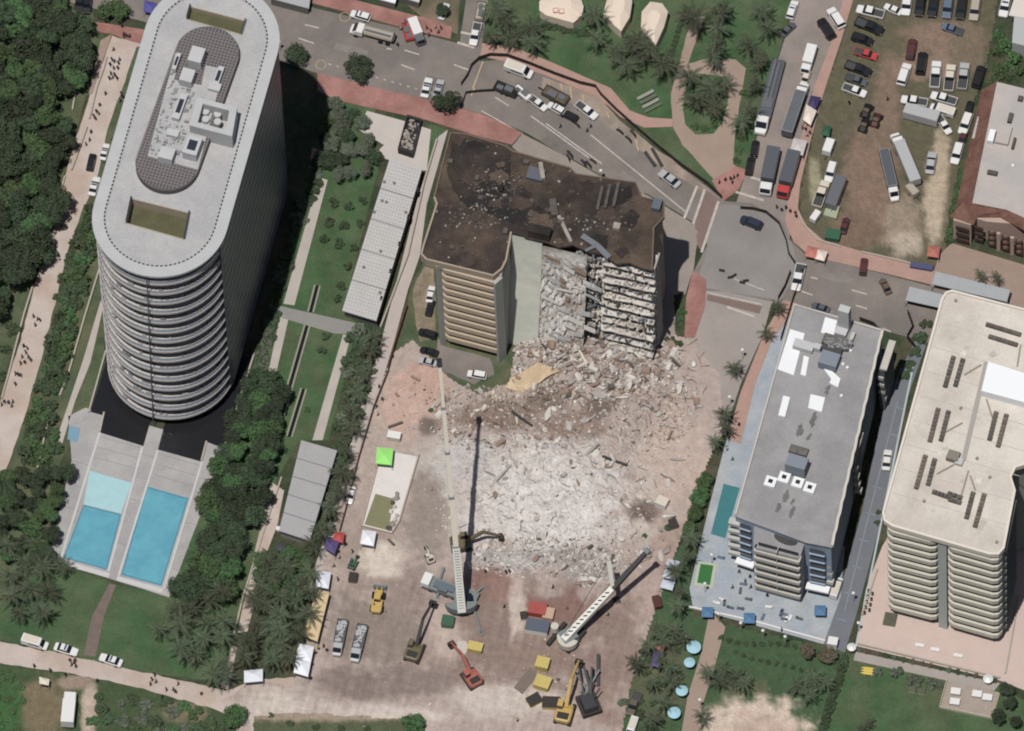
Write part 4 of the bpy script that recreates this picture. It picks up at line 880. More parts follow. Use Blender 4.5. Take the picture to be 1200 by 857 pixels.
for k in range(14):
    u = rr.uniform(425, 478); v = rr.uniform(205, 350); 
    if inside(u, v, [(457, 185), (495, 197), (441, 376), (401, 364)]): roofbox(lb, u, v, 3, 3, 0.35, M('roof_stub', (120, 116, 112), 0.8), 4.2, .2, 'roof_vent')
for k in range(5): t = k / 4; roofbox(lb, 489 - 42 * t, 225 + 128 * t, 2.5, 6, 1.2, DARKM, 3.0, -.25, 'wall_vent')
lb2, rf2 = low('pavilion', 'grey ribbed roof pavilion beside the palms below the garden lawn', [(353, 516), (395, 528), (363, 634), (327, 622)], 3.6, M('pav_roof', (164, 162, 164), 0.8, .05, .4, fine=.04), M('pav_wall', (150, 146, 140), 0.85), 4, grid=40)
# open black container of rubble in the forecourt
sk = thing('container', 'long black open topped container filled with rubble on the forecourt', 'container', P(483, 158))
q = [(477, 134), (494, 139), (484, 180), (466, 174)]; Q = pxy(q, 2.2); c = sum((Vector(p) for p in Q), Vector((0, 0))) / 4
part('shell', MB().prism(Q, 0.02, 2.2, holes=[[tuple(c + (Vector(p) - c) * 0.86) for p in Q]]), M('container_black', (46, 44, 44), 0.6), sk)
part('floor', MB().prism([tuple(c + (Vector(p) - c) * 0.9) for p in Q], 0.05, 1.2), DARKM, sk)
mb = MB()
for k in range(60):
    s, t = rr.uniform(.15, .85), rr.uniform(.08, .92); p = Vector(Q[0]) * (1 - s) * (1 - t) + Vector(Q[1]) * s * (1 - t) + Vector(Q[2]) * s * t + Vector(Q[3]) * (1 - s) * t
    mb.box((p.x, p.y, 1.2), (rr.uniform(.2, .8), rr.uniform(.2, .6), rr.uniform(.2, .8)), rr.uniform(0, 3))
part('load', mb, RBL, sk, kind='stuff')
# small roofs at the top edge
low('bus_shelter', 'grey flat shelter roof beside the avenue pavement', [(318, -30), (366, -18), (362, 10), (316, -2)], 3.0, M('shelter_roof', (168, 170, 172), 0.8), M('hall_wall', (110, 108, 104)))
low('kiosk', 'small white roofed kiosk behind the avenue pavement', [(446, -12), (466, -7), (463, 4), (444, -1)], 2.6, WHT, M('hall_wall', (110, 108, 104)))
low('kiosk', 'white roofed shed between kiosk and street corner', [(470, -14), (494, -8), (491, 3), (468, -4)], 2.6, M('shed_roof', (206, 198, 188), .8), M('hall_wall', (110, 108, 104)))
# eight-sided marquee tents in the park
TENT = M('tent_cream', (228, 208, 186), 0.8, 0.04, 0.5)
def marquee(label, px, h, extra=None):
    t = thing('marquee', label, 'tent', P(sum(p[0] for p in px) / len(px), sum(p[1] for p in px) / len(px)), group='cream marquees in the park')
    R_ = [V2(p) for p in pts(px, h)]; c = sum(R_, Vector((0, 0))) / len(R_); n = len(R_)
    part('side_wall', MB().wall([c + (p - c) * .97 for p in R_], 0, h, 0.1, closed=True), TENT, t)
    i_ = [c + (p - c) * 0.45 for p in R_]; mb = MB(); vs_ = [(p.x, p.y, h) for p in R_] + [(p.x, p.y, h + 1.1) for p in i_]
    mb.add(vs_, [(i, (i + 1) % n, n + (i + 1) % n, n + i) for i in range(n)] + [tuple(n + i for i in range(n))]); part('canopy', mb, TENT, t)
    if extra:
        for e in extra: p = P(*e, h + 1.1); part('emblem', MB().wall([(p.x - .5, p.y - .5), (p.x + .5, p.y - .5), (p.x + .5, p.y + .5), (p.x - .5, p.y + .5)], h + 1.1, h + 1.13, 0.18, closed=True), M('emblem_red', (214, 140, 128), .8), t)
marquee('cream marquee with two red square emblems on its top', [(632, 2), (640, -8), (668, -12), (680, -4), (684, 8), (682, 18), (672, 27), (640, 18), (632, 12)], 3.2, [(651, 12), (658, 13)])
marquee('long cream marquee partly covered by palm fronds', [(712, -4), (722, -16), (736, -14), (741, 2), (738, 20), (728, 37), (720, 30), (707, 16)], 3.2)
marquee('cream marquee standing beside the tan park path', [(752, 14), (762, 2), (776, 4), (783, 14), (778, 32), (768, 54), (760, 52), (751, 34)], 3.2)
# ================================================================== vegetation
BARK = M('bark', (96, 84, 72), 0.95); PBARK = M('palm_bark', (128, 116, 104), 0.95)
LEAFS = {'dark': M('leaf_dark', (58, 74, 48), 0.8, 0.3, 0.4, rand=0.36, fine=0.25), 'green': M('leaf_green', (70, 100, 54), 0.8, 0.25, 0.5, rand=0.25, fine=0.2), 'grey': M('leaf_grey', (96, 106, 86), 0.85, 0.2, 0.5, rand=0.15, fine=0.2),
         'palm': M('leaf_palm', (80, 90, 64), 0.7, 0.25, 0.6, rand=0.36, fine=0.25), 'hedge': M('leaf_hedge', (68, 86, 56), 0.85, 0.25, 0.6, rand=0.18, fine=0.25), 'bronze': M('leaf_bronze', (104, 92, 74), 0.8, 0.2, 0.6, rand=0.2)}
def leaf_cloud(seed, n_lobes, per, flat=0.75, leaf=0.17):
    """crown of unit radius: leaf cards spread over many lobes of uneven size, base at z = 0"""
    rr = random.Random(seed); mb = MB(); lobes = []
    for i in range(n_lobes):
        a = rr.uniform(0, 6.283); d = math.sqrt(rr.random()) * 0.74; z = rr.uniform(0.15, 1.0) * flat * (1.1 - 0.5 * d)
        lobes.append((d * math.cos(a), d * math.sin(a), z, rr.uniform(0.2, 0.4)))
    for (x, y, z, r_) in lobes:
        for k in range(per):
            v = Vector((rr.gauss(0, 1), rr.gauss(0, 1), rr.gauss(0.35, 0.9))).normalized(); c = Vector((x, y, z)) + v * r_ * rr.uniform(0.65, 1.05)
            nrm = (v + Vector((rr.uniform(-.8, .8), rr.uniform(-.8, .8), rr.uniform(-.3, .9)))).normalized(); t = nrm.orthogonal().normalized(); t = Matrix.Rotation(rr.uniform(0, 6.28), 3, nrm) @ t; b = nrm.cross(t)
            s = leaf * rr.uniform(0.6, 1.3); mb.add([c - t * s * .55, c - b * s * .34 + t * s * .1, c + t * s * .6, c + b * s * .34 + t * s * .1], [(0, 1, 2, 3)])
    return mb
def trunk_mesh(seed, h, r_, limbs=5):
    rr = random.Random(seed); mb = MB(); mb.cyl((0, 0, -0.3), (0.05, 0, h), r_, r_ * 0.6, 7)
    for i in range(limbs):
        a = i * 6.283 / limbs + rr.uniform(-.4, .4); mb.cyl((0, 0, h * rr.uniform(.6, .95)), (math.cos(a) * .55, math.sin(a) * .55, h + rr.uniform(.3, .6)), r_ * .45, r_ * .15, 5)
    return mb
def frond_crown(seed, n=20, L=1.0, dead=False):
    rr = random.Random(seed); mb = MB()
    for i in range(n):
        a = i * 2.399 + rr.uniform(-.3, .3); el = rr.uniform(-0.3, 0.75) if i > 5 else rr.uniform(.7, 1.2); ln = L * rr.uniform(0.62, 1.12)
        if dead: el = rr.uniform(-.9, -.3); ln = L * rr.uniform(.45, .8)
        ca, sa = math.cos(a), math.sin(a); pr = []; m = 9; ang = el; p = Vector((0.03 * ca, 0.03 * sa, 0)); bend = rr.uniform(.1, .22); tw = rr.uniform(-.03, .03)
        for k in range(m + 1):
            pr.append(p.copy()); a += tw; p = p + Vector((math.cos(a) * math.cos(ang), math.sin(a) * math.cos(ang), math.sin(ang))) * ln / m; ang = max(-1.35, ang - bend)
        side = Vector((-sa, ca, 0))
        for k in range(1, m + 1):
            wd = 0.125 * L * math.sin(math.pi * (0.12 + 0.85 * k / m)) ** 0.7; d = (pr[k] - pr[k - 1])
            for s in (-1, 1):
                pass
                e = pr[k] + side * s * wd * rr.uniform(.7, 1.2) + d * rr.uniform(.6, 1.2) - Vector((0, 0, wd * rr.uniform(.3, .8))); mb.add([pr[k - 1], pr[k - 1] + d * .55, e, pr[k - 1] + (e - pr[k]) * .35], [(0, 1, 2, 3)])
    return mb
BROAD = [(trunk_mesh(i, .55, .05).mesh('trunk', [BARK]), leaf_cloud(i, 26 + 4 * (i % 4), 88, .6 + .1 * (i % 3), .135).mesh('crown', [LEAFS['dark']])) for i in range(8)]
SHRUB = [(trunk_mesh(50 + i, .25, .05, 4).mesh('stem', [BARK]), leaf_cloud(40 + i, 14, 42, 0.8, 0.3).mesh('foliage', [LEAFS['hedge']])) for i in range(4)]
PALM = [frond_crown(60 + i, 19 + 2 * i).mesh('crown', [LEAFS['palm']]) for i in range(6)]; PDEAD = [frond_crown(80 + i, 6, dead=True).mesh('dead_fronds', [M('leaf_dead', (128, 108, 82), .9, .15, .6, rand=.2)]) for i in range(2)]
PTR = MB(); 
for k in range(6): PTR.cyl((0.02 * k * k * .2, 0, k / 6 - (.05 if k == 0 else 0)), (0.02 * (k + 1) ** 2 * .2, 0, (k + 1) / 6), 0.022 - .0012 * k, 0.021 - .0012 * k, 6)
PTR = PTR.mesh('trunk', [PBARK])
def tree(u, v, rpx, label, group, leaf='dark', h=None, name='broadleaf_tree', cat='tree'):
    """u, v = where the middle of the crown shows"""
    r_ = rpx * SC; h = h or (r_ * 1.5 + 2.5); hc = h - r_ * 0.4
    p = P(u, v, hc); p.z = 0; i = R.randrange(8); t = thing(name, label, cat, p, R.uniform(0, 6.28), group)
    a = link('trunk', BROAD[i][0], t); a.scale = (r_ * 1.2, r_ * 1.2, max(.5, (h - r_ * .75) / .75)); 
    c = link('crown', BROAD[i][1], t); c.location = (0, 0, max(0.2, h - r_ * 0.95)); c.scale = (r_ * R.uniform(.9, 1.25), r_ * R.uniform(.8, 1.15), r_ * R.uniform(.8, 1.2)); setmat(c, LEAFS[leaf]); return t
def shrub(u, v, rpx, label, group, leaf='hedge', hs=1.0, name='shrub', base=None):
    r_ = rpx * SC; p = base.copy() if base is not None else P(u, v, r_ * 0.4 * hs); p.z = base.z if base is not None else 0; i = R.randrange(4); t = thing(name, label, 'shrub', p, R.uniform(0, 6.28), group)
    link('stem', SHRUB[i][0], t).scale = (r_, r_, r_ * hs); c = link('foliage', SHRUB[i][1], t); c.location = (0, 0, -0.12 * r_); c.scale = (r_ * 1.05, r_ * R.uniform(.9, 1.15), r_ * hs); setmat(c, LEAFS[leaf]); return t
def palm(u, v, rpx, label, group, h=7.0, leaf='palm', base=None):
    r_ = rpx * SC * 1.1; p = P(u, v, h); z0 = 0.0; t = thing('palm_tree', label, 'palm tree', (p.x, p.y, z0), R.uniform(0, 6.28), group); i = R.randrange(6)
    a = link('trunk', PTR, t); a.scale = (h, h, h); c = link('crown', PALM[i], t); c.location = (0.02 * 36 * .2 * h, 0, h); c.scale = (r_ * R.uniform(.88, 1.14), r_ * R.uniform(.88, 1.14), r_ * 0.9); c.rotation_euler = (R.uniform(-.18, .18), R.uniform(-.18, .18), 0); setmat(c, LEAFS[leaf])
    if R.random() < .45: q = link('dead_fronds', R.choice(PDEAD), t); q.location = c.location; q.scale = (r_, r_, r_)
    return t
def fill(poly, gap, seed, fn, gaps=()):
    rr = random.Random(seed); got = []; us = [p[0] for p in poly]; vs_ = [p[1] for p in poly]
    for k in range(int(6 * (max(us) - min(us)) * (max(vs_) - min(vs_)) / gap ** 2)):
        u, v = rr.uniform(min(us), max(us)), rr.uniform(min(vs_), max(vs_))
        if inside(u, v, poly) and all(math.hypot(u - a, v - b) > gap for a, b in got) and not any(math.hypot((u - a), (v - b)) < c for a, b, c in gaps): got.append((u, v)); fn(u, v, rr)
FOREST = [(-12, -12), (70, -12), (84, 12), (98, 42), (101, 68), (90, 88), (66, 100), (56, 116), (72, 138), (84, 142), (86, 160), (80, 182), (74, 208), (70, 235), (60, 255), (48, 275), (38, 300), (18, 312), (10, 345), (-12, 370)]
def wood(u, v, r_):
    lf = r_.choice(['dark', 'dark', 'dark', 'green']); s = r_.uniform(10, 23); lk = ('bright green' if lf == 'green' else 'dark green') + (' broad' if s > 17 else ' small'); ed = u > 96 - 0.32 * max(0, v - 60) - 26
    wh = 'near the avenue' if v < 70 else ('by the grass clearing' if v < 140 else ('opposite the patrol cars' if v < 230 else 'opposite the balcony rings'))
    tree(u, v, s, lk + ' leafy tree ' + ('at the edge' if ed else 'deep inside') + ' of the park wood ' + wh, 'trees of the park wood', lf, r_.uniform(6, 10))
fill(FOREST, 15.5, 4, wood, [(14, 45, 11), (8, 135, 14), (25, 158, 9)])
if False: fill(FOREST, 22, 9, lambda u, v, r_: shrub(u, v, r_.uniform(7, 11), 'low dark shrub under the trees of the park wood', 'undergrowth of the park wood'), [(14, 45, 14), (8, 135, 16)])
for u, v, s in ((15, 395, 10), (5, 420, 9), (2, 450, 8)): shrub(u, v - 10, s, 'low shrub on the grass edge left of the sandy path', 'shrubs left of the sandy path')
HG = 'hedge shrubs between the sandy path and the tower'
fill([(101, 245), (112, 250), (98, 330), (86, 380), (76, 430), (62, 480), (66, 540), (40, 545), (26, 520), (48, 445), (68, 365), (84, 300)], 10.5, 6, lambda u, v, r_: shrub(u, v, r_.uniform(9, 14), 'dense hedge shrub between the sandy path and the tower, ' + ('beside the walkers' if v < 340 else ('near the thin wall' if v < 430 else 'beside the lower crowd')), HG, r_.choice(['hedge', 'hedge', 'green']), 1.2))
fill([(141, 118), (150, 125), (135, 170), (118, 240), (112, 235), (128, 165)], 12, 7, lambda u, v, r_: shrub(u, v, r_.uniform(3, 5), 'small verge shrub beside the cars parked by the tower', 'small shrubs on the verge by the tower'))
fill([(20, 545), (60, 545), (82, 540), (78, 585), (60, 630), (56, 660), (0, 650), (-10, 560)], 13, 8, lambda u, v, r_: tree(u, v, r_.uniform(9, 14), 'leafy tree left of the pool terrace, ' + ('by the sandy path end' if v < 575 else ('against the terrace edge' if u > 45 else 'away from the terrace edge')), 'trees left of the pool terrace', r_.choice(['dark', 'dark', 'green']), r_.uniform(4, 6)))
for u, v in ((30, 655), (48, 668), (15, 668), (60, 690), (38, 690), (10, 695), (52, 712), (25, 715), (70, 664), (38, 638), (12, 640)): palm(u, v, R.uniform(15, 20), 'shaggy palm in the clump left of the pool lawn, ' + ('toward the sandy road' if v > 685 else 'toward the terrace trees'), 'palms left of the pool terrace lawn', R.uniform(3.5, 6))
fill([(302, 432), (322, 440), (332, 462), (318, 520), (316, 560), (300, 600), (286, 640), (268, 690), (235, 690), (215, 700), (205, 690), (228, 660), (246, 620), (242, 575), (262, 530), (276, 488)], 13, 12, lambda u, v, r_: tree(u, v, r_.uniform(10, 18), 'dense tree on the ' + ('pool side' if u < 268 else 'lawn side') + ' of the pool tree belt, ' + ('by the dark basin' if v < 530 else ('level with the pools' if v < 640 else 'below the pools')), 'trees right of the pools', r_.choice(['dark', 'dark', 'dark', 'green']), r_.uniform(4.5, 7)))
fill([(190, 700), (240, 690), (268, 690), (272, 740), (266, 795), (235, 790), (200, 768), (186, 740)], 17, 13, lambda u, v, r_: palm(u, v, r_.uniform(16, 21), 'shaggy palm in the grove below the right pool, ' + ('next to the sandy road' if v > 755 else ('next to the pool terrace' if v < 720 else 'amid the grove')), 'palms below the right pool', r_.uniform(4, 7)))
fill([(372, 185), (380, 192), (350, 275), (330, 350), (312, 420), (300, 430), (318, 350), (340, 270)], 9.5, 14, lambda u, v, r_: shrub(u, v, r_.uniform(6.5, 10), 'clipped shrub in the hedge row beside the shaded tower wall', 'hedge row in the tower shade', r_.choice(['hedge', 'grey'])))
fill([(386, 118), (420, 126), (432, 148), (446, 172), (436, 205), (398, 212), (378, 200), (375, 170)], 12, 15, lambda u, v, r_: tree(u, v, r_.uniform(9, 13), 'bushy tree in the corner garden, ' + ('by the avenue pavement' if v < 145 else ('by the forecourt' if u > 420 else 'by the tower shade')), 'trees of the corner garden', r_.choice(['grey', 'green', 'dark', 'grey']), r_.uniform(3, 4.5)))
tree(420, 76, 18, 'round street tree on the avenue kerb in front of the corner garden', None, 'dark', 5.5); tree(523, 116, 18, 'round street tree beside two white parked cars on the red pavement', None, 'dark', 5.5)
tree(347, 62, 13, 'small street tree at the edge of the tower shadow on the avenue', None, 'dark', 4.5); tree(132, 10, 20, 'bright green street tree above the red pavement by the sandy path', None, 'green', 5.5); tree(518, 10, 9, 'small dark tree beside a white car at the street corner', None, 'dark', 4)
for (u, v, s) in ((391, 237, 7), (409, 242, 7), (385, 260, 7), (403, 264, 7), (380, 280, 7), (397, 285, 7), (425, 235, 6), (422, 262, 6), (415, 290, 6), (408, 312, 6)): shrub(u, v, s, 'round dark shrub planted on the long garden lawn above the grey walk', 'round shrubs on the upper lawn', 'hedge', 1.3)
for (u, v, s) in ((382, 394, 6), (377, 411, 6), (360, 480, 4), (400, 335, 6), (396, 350, 6)): shrub(u, v, s, 'small dark shrub on the lawn by the garden channels', 'small shrubs by the channels', 'hedge', 1.2)
for (u, v) in ((316, 377), (306, 410), (330, 370), (322, 395), (311, 425)): shrub(u - 6, v, 8, 'bushy shrub between the garden walk and the tower shade', 'shrubs at the end of the hedge row')
fill([(414, 388), (440, 384), (446, 400), (412, 500), (398, 560), (384, 620), (372, 640), (364, 640), (382, 560), (398, 500), (404, 440)], 11.5, 16, lambda u, v, r_: shrub(u, v, r_.uniform(9, 13), 'leafy shrub under the palms along the alley', 'shrubs under the alley palms', r_.choice(['hedge', 'grey', 'hedge'])))
for u, v in ((441, 392), (432, 412), (428, 440), (422, 462), (416, 482), (408, 500), (402, 524), (400, 550), (392, 575), (388, 598), (380, 620), (370, 640)): palm(u, v, R.uniform(14, 18), 'palm in the row along the alley, ' + ('beside the garden lawn' if v < 510 else 'beside the pavilion'), 'palms along the alley', R.uniform(4.5, 6.5))
fill([(305, 655), (330, 650), (370, 665), (368, 700), (350, 740), (340, 775), (285, 775), (288, 740), (300, 690)], 15, 17, lambda u, v, r_: palm(u, v, r_.uniform(15, 20), 'crowded palm in the grove beside the tan tent, ' + ('touching the double white tent' if v > 745 and u > 325 else ('over the sandy road tent' if v > 745 else ('along the pavilion path' if u < 320 else 'along the tan tent'))), 'palms beside the tan tent', r_.uniform(4, 6.5)))
fill([(308, 650), (345, 648), (362, 668), (345, 690), (310, 700)], 13, 18, lambda u, v, r_: tree(u, v, r_.uniform(10, 14), 'dark green leafy tree between the pavilion and the tan tent', 'trees below the pavilion', 'green', r_.uniform(3.5, 5)))
NP = 'palms of the north park'
for u, v in ((575, 8), (588, 22), (580, 38), (604, 42), (620, 36), (596, 58 - 12), (628, 48)): palm(u, v, R.uniform(17, 22), 'large palm on the park lawn beside the street corner', 'palms by the street corner', R.uniform(5, 7))
for u, v in ((694, 22), (698, 48), (716, 62), (735, 52), (728, 75), (750, 66), (765, 58), (745, 40), (772, 74)): palm(u, v, R.uniform(17, 22), 'large dark palm ' + ('below the emblem marquee' if u < 705 else ('below the long marquee' if u < 748 else 'below the marquee by the tan path')), 'palms before the marquees', R.uniform(5, 7.5))
for u, v in ((806, 12), (818, 26), (838, 18), (846, 36), (835, 50), (840, 66), (850, 8)): palm(u, v, R.uniform(16, 21), 'large palm beside the tan park path near the marquee', 'palms along the upper park path', R.uniform(5, 7.5))
for u, v in ((812, 88), (824, 100), (838, 108), (816, 112), (832, 124), (844, 96)): palm(u, v, R.uniform(17, 22), 'grey green palm on the oval planting island', 'palms on the planting island', R.uniform(5, 7), 'palm')
for u, v in ((892, 8), (898, 28), (888, 62), (884, 76), (880, 96), (874, 125), (866, 145), (878, 52)): palm(u, v, R.uniform(13, 19), 'palm on the planted strip beside the parked grey trucks', 'palms beside the grey trucks', R.uniform(5, 7))
for u, v, s in ((815, 148, 6), (826, 150, 6), (838, 146, 6), (868, 160, 7), (866, 176, 6), (872, 110, 7), (880, 130, 7), (863, 188, 5)): shrub(u, v, s, 'low green shrub edging the park paths', 'shrubs edging the park paths', 'green')
for k in range(9): shrub(640 + k * 7.5, 28 + k * 1.6 + (k % 2) * 2, 6, 'clipped hedge shrub below the cream marquees', 'hedge below the marquees')
for k in range(10): shrub(798 - k * 1.7, 26 + k * 5.5, 4, 'clipped hedge shrub between marquee and tan path', 'hedge along the tan path')
for u, v, s in ((1168, 62, 10), (1180, 52, 12), (1190, 70, 12), (1172, 80, 10), (1165, 95, 8), (1196, 84, 10), (1170, 40, 7), (1178, 90, 8)): shrub(u, v, s, 'bushy green shrub between the parked cars and the tiled building', 'shrubs by the tiled building', 'green', 1.2)
for k in range(10): shrub(1128 - k * 1.8, 200 + k * 9, 6, 'green shrub along the wall of the tiled building', 'shrubs along the tiled wall', 'green')
for u, v in ((1152, 322), (1170, 326)): palm(u, v, 12, 'small palm on the plaza before the tiled building', 'palms on the plaza', 4)
for u, v in ((908, 360), (897, 392)): palm(u, v, 12, 'small palm on the planted corner beside the hotel roof', 'palms on the hotel corner', 4)
for u, v, s in ((1078, 395, 9), (1085, 380, 8), (1072, 412, 8), (1066, 428, 8), (1060, 440, 7), (1030, 600, 4), (1028, 612, 4), (1050, 570, 4), (1046, 590, 4)): shrub(u, v, s, 'shrub in the shaded gap between hotel and cream block', 'shrubs beside the cream block', 'hedge')
for u, v in ((860, 428), (845, 486), (834, 518), (846, 500), (812, 626), (803, 648), (796, 668), (792, 690), (796, 705)): palm(u, v, R.uniform(11, 15), 'palm in the row between demolition site and hotel deck', 'palms beside the hotel deck', R.uniform(4, 6))
for u, v, s in ((826, 562, 12), (820, 580, 12), (815, 600, 11), (808, 618, 9)): tree(u, v, s, 'bright leafy green tree beside the teal hotel pool', 'leafy trees beside the hotel pool', 'green', 3.6)
for u, v in ((768, 738), (756, 756), (748, 778), (780, 752), (788, 735), (772, 775), (760, 800), (785, 800), (776, 820), (768, 845), (788, 785), (798, 745)): palm(u, v, R.uniform(12, 16), 'shaggy palm in the strip beside the round blue umbrellas', 'palms beside the round umbrellas', R.uniform(3.5, 5.5))
fill([(765, 735), (795, 730), (800, 760), (785, 800), (775, 860), (745, 860), (755, 790), (750, 770)], 13, 19, lambda u, v, r_: shrub(u, v, r_.uniform(5, 8), 'low shrub under the palms by the round umbrellas', 'shrubs by the round umbrellas'))
for u, v in ((832, 786), (848, 784), (862, 790), (842, 800), (872, 796), (822, 842)): palm(u, v, R.uniform(12, 16), 'dark palm on the hotel lawn above the sandy patch', 'palms on the hotel lawn', R.uniform(3.5, 5))
for u, v in ((952, 798), (936, 806), (945, 814), (964, 800)): palm(u, v, R.uniform(12, 16), 'dark palm at the end of the hotel lawn hedge', 'palms at the lawn hedge', R.uniform(3, 4.5))
for u, v, s in ((946, 762, 10), (970, 766, 11)): tree(u, v, s, 'round bronze green tree at the corner of the hotel deck', 'round trees at the deck corner', 'bronze', 3.8)
for k in range(14): shrub(845 + k * 9.6, 747 + k * 1.4 + 3 * math.sin(k * .6), 4, 'clipped shrub of the curving hedge on the hotel lawn', 'curving hedge on the hotel lawn', 'hedge', 1.2)
for k in range(10): shrub(862 + k * 9.6, 764 + k * 2.8 + 2 * math.sin(k * .7), 3.4, 'clipped shrub of the second low hedge across the hotel lawn', 'second hedge on the hotel lawn', 'hedge', 1.2)
for k in range(13): shrub(990 - k * 2.2, 772 + k * 7, 6.5, 'tall hedge shrub dividing the two lawns', 'hedge dividing the lawns', 'hedge', 1.4)
for i, (u, v, s) in enumerate(((1027, 787, 7), (1051, 788, 8), (1068, 796, 8), (1076, 798, 8), (1091, 801, 8), (1098, 803, 7))): shrub(u, v, s, 'clipped grey green round bush along the terrace service walk', 'clipped bushes on the service walk', 'grey', 1.3)
for u, v, s in ((1180, 806, 11), (1184, 822, 10), (1170, 838, 9), (1190, 845, 8)): tree(u, v, s, 'dark leafy tree beside the picnic deck', 'trees by the picnic deck', 'dark', 3.5)
for k in range(16): shrub(1006 + k * 10.6, 761 + k * 2.4, 4, 'low shrub of the planted strip below the pink terrace', 'planted strip below the terrace', R.choice(['bronze', 'hedge', 'grey']))
tree(275, 838, 14, 'round bright green tree where the sandy road meets the site', None, 'green', 3.5); tree(484, 846, 17, 'round bright green tree at the lower edge of the site', None, 'green', 3.5)
for u, v in ((1010, 850), (1018, 845)): palm(u, v, 10, 'small palm on the lower right lawn', 'small palms on the lower lawn', 2.5)
fill([(110, 815), (200, 822), (262, 838), (262, 862), (105, 862)], 13, 20, lambda u, v, r_: shrub(u, v, r_.uniform(7, 11), 'dune scrub bush below the sandy road, ' + ('beside the white equipment truck' if u < 160 else ('nearer the round tree' if u > 215 else 'amid the scrub')), 'dune scrub right of the beach hut', r_.choice(['hedge', 'green', 'grey', 'hedge']), 0.7))
fill([(-8, 786), (26, 798), (20, 862), (-8, 862)], 12, 22, lambda u, v, r_: shrub(u, v, r_.uniform(5, 8), 'bright green dune bush left of the beach hut', 'bright dune bushes', 'green', 0.7))
for u, v, s in ((318, 838, 4), (340, 848, 5), (370, 852, 5), (400, 853, 5), (430, 855, 5), (755, 598 + 30, 4), (784, 617, 6), (708, 438 - 25, 6), (785, 398, 7), (795, 403, 6), (505, 480, 4)): shrub(u, v, s, 'lone scrubby bush on the dusty edge of the site', 'scrubby bushes around the site', 'hedge', 0.9)
shrub(730, 822, 7, 'olive bush beside the brown roofed pickup at the site edge', None, 'grey')
fill([(791, 345), (800, 340), (805, 370), (800, 385), (795, 378)], 6, 23, lambda u, v, r_: shrub(u, v, 4, 'small green shrub beside the collapsed block on the corner', 'corner shrubs by the collapsed block', 'green'))
# ================================================================== vehicles
PAINT = {}
for n_, c_ in dict(white=(226, 224, 220), silver=(178, 178, 178), black=(34, 33, 34), grey=(104, 106, 110), slate=(88, 92, 98), red=(196, 52, 48), navy=(44, 50, 70), maroon=(92, 48, 46), tan=(176, 164, 146), brown=(104, 88, 72), blue=(96, 112, 132), green=(60, 100, 74), yellow=(200, 162, 74), olive=(112, 100, 70), cream=(214, 202, 184), lime=(150, 220, 110), orange=(176, 96, 78)).items():
    PAINT[n_] = M('paint_' + n_, c_, 0.35, spec=0.5)
TYRE = M('tyre', (30, 29, 28), 0.9); CGL = M('car_glass', (28, 33, 42), 0.08, spec=0.7); LAMP = M('headlight', (220, 220, 210), 0.2); TARP = M('truck_cover', (96, 100, 106), 0.8, 0.05, 0.5)
def wheel_mesh(r_, w_): return MB().cyl((0, -w_ / 2, 0), (0, w_ / 2, 0), r_, n=12).cyl((0, -w_ / 2 - .01, 0), (0, w_ / 2 + .01, 0), r_ * .55, n=8).mesh('wheel', [TYRE])
WH = wheel_mesh(0.34, 0.24); WHB = wheel_mesh(0.5, 0.34)
def cabin(x0, x1, hw, z0, z1, f, b):
    """glass house: wide at the belt, narrow at the roof; f / b = slope of windscreen and rear glass"""
    mb = MB(); t = 0.82
    mb.add([(x0, -hw, z0), (x1, -hw, z0), (x1, hw, z0), (x0, hw, z0), (x0 + b, -hw * t, z1), (x1 - f, -hw * t, z1), (x1 - f, hw * t, z1), (x0 + b, hw * t, z1)], [(4, 5, 6, 7), (0, 1, 5, 4), (1, 2, 6, 5), (2, 3, 7, 6), (3, 0, 4, 7)])
    r_ = MB().box(((x0 + b + x1 - f) / 2, 0, z1 - .01), (x1 - f - x0 - b + .06, hw * t * 2 + .08, 0.07), top=(.94, .9)); return mb, r_
KIND = {}
def kind(name, L, W, parts, wheels, wm=WH):
    KIND[name] = (L, parts, wheels, wm)
def mk(mb, n_): return mb.mesh(n_, [PAINT['white']])
def mg(mb, n_, m): return mb.mesh(n_, [m])
lamps = lambda x, y, z: [('headlight', MB().box((x, s * y, z), (0.12, 0.34, 0.16)).mesh('headlight', [LAMP]), None) for s in (-1, 1)]
b = MB().loft([(-2.4, .72, .45, .86), (-2.25, .88, .3, .98), (-1.3, .92, .25, 1.0), (1.2, .92, .25, .96), (2.1, .88, .28, .84), (2.4, .66, .4, .7)]); g, r_ = cabin(-1.75, 1.05, .82, .95, 1.46, .75, .7)
kind('sedan', 4.8, 1.85, [('body', mk(b, 'body'), 'c'), ('windows', mg(g, 'windows', CGL), None), ('roof', mk(r_, 'roof'), 'c')] + lamps(2.28, .6, .58), [(1.45, .8), (-1.4, .8)])
b = MB().loft([(-2.45, .82, .5, 1.0), (-2.35, .94, .35, 1.12), (1.3, .95, .3, 1.1), (2.25, .9, .35, 1.0), (2.45, .74, .45, .85)]); g, r_ = cabin(-2.3, 1.25, .88, 1.08, 1.78, .6, .3)
kind('suv', 4.9, 1.95, [('body', mk(b, 'body'), 'c'), ('windows', mg(g, 'windows', CGL), None), ('roof', mk(r_, 'roof'), 'c')] + lamps(2.33, .66, .72), [(1.5, .84), (-1.5, .84)])
b = MB().loft([(-.55, .97, .4, 1.14), (1.5, .97, .35, 1.14), (2.65, .93, .4, 1.06), (2.9, .76, .5, .9)]).box((-1.7, 0, .45), (2.3, 1.9, .3)); 
for s in (-1, 1): b.box((-1.72, s * .92, .5), (2.35, .1, .62))
b.box((-2.86, 0, .5), (.1, 1.92, .6)); g, r_ = cabin(-.75, 1.55, .9, 1.12, 1.82, .7, .3)
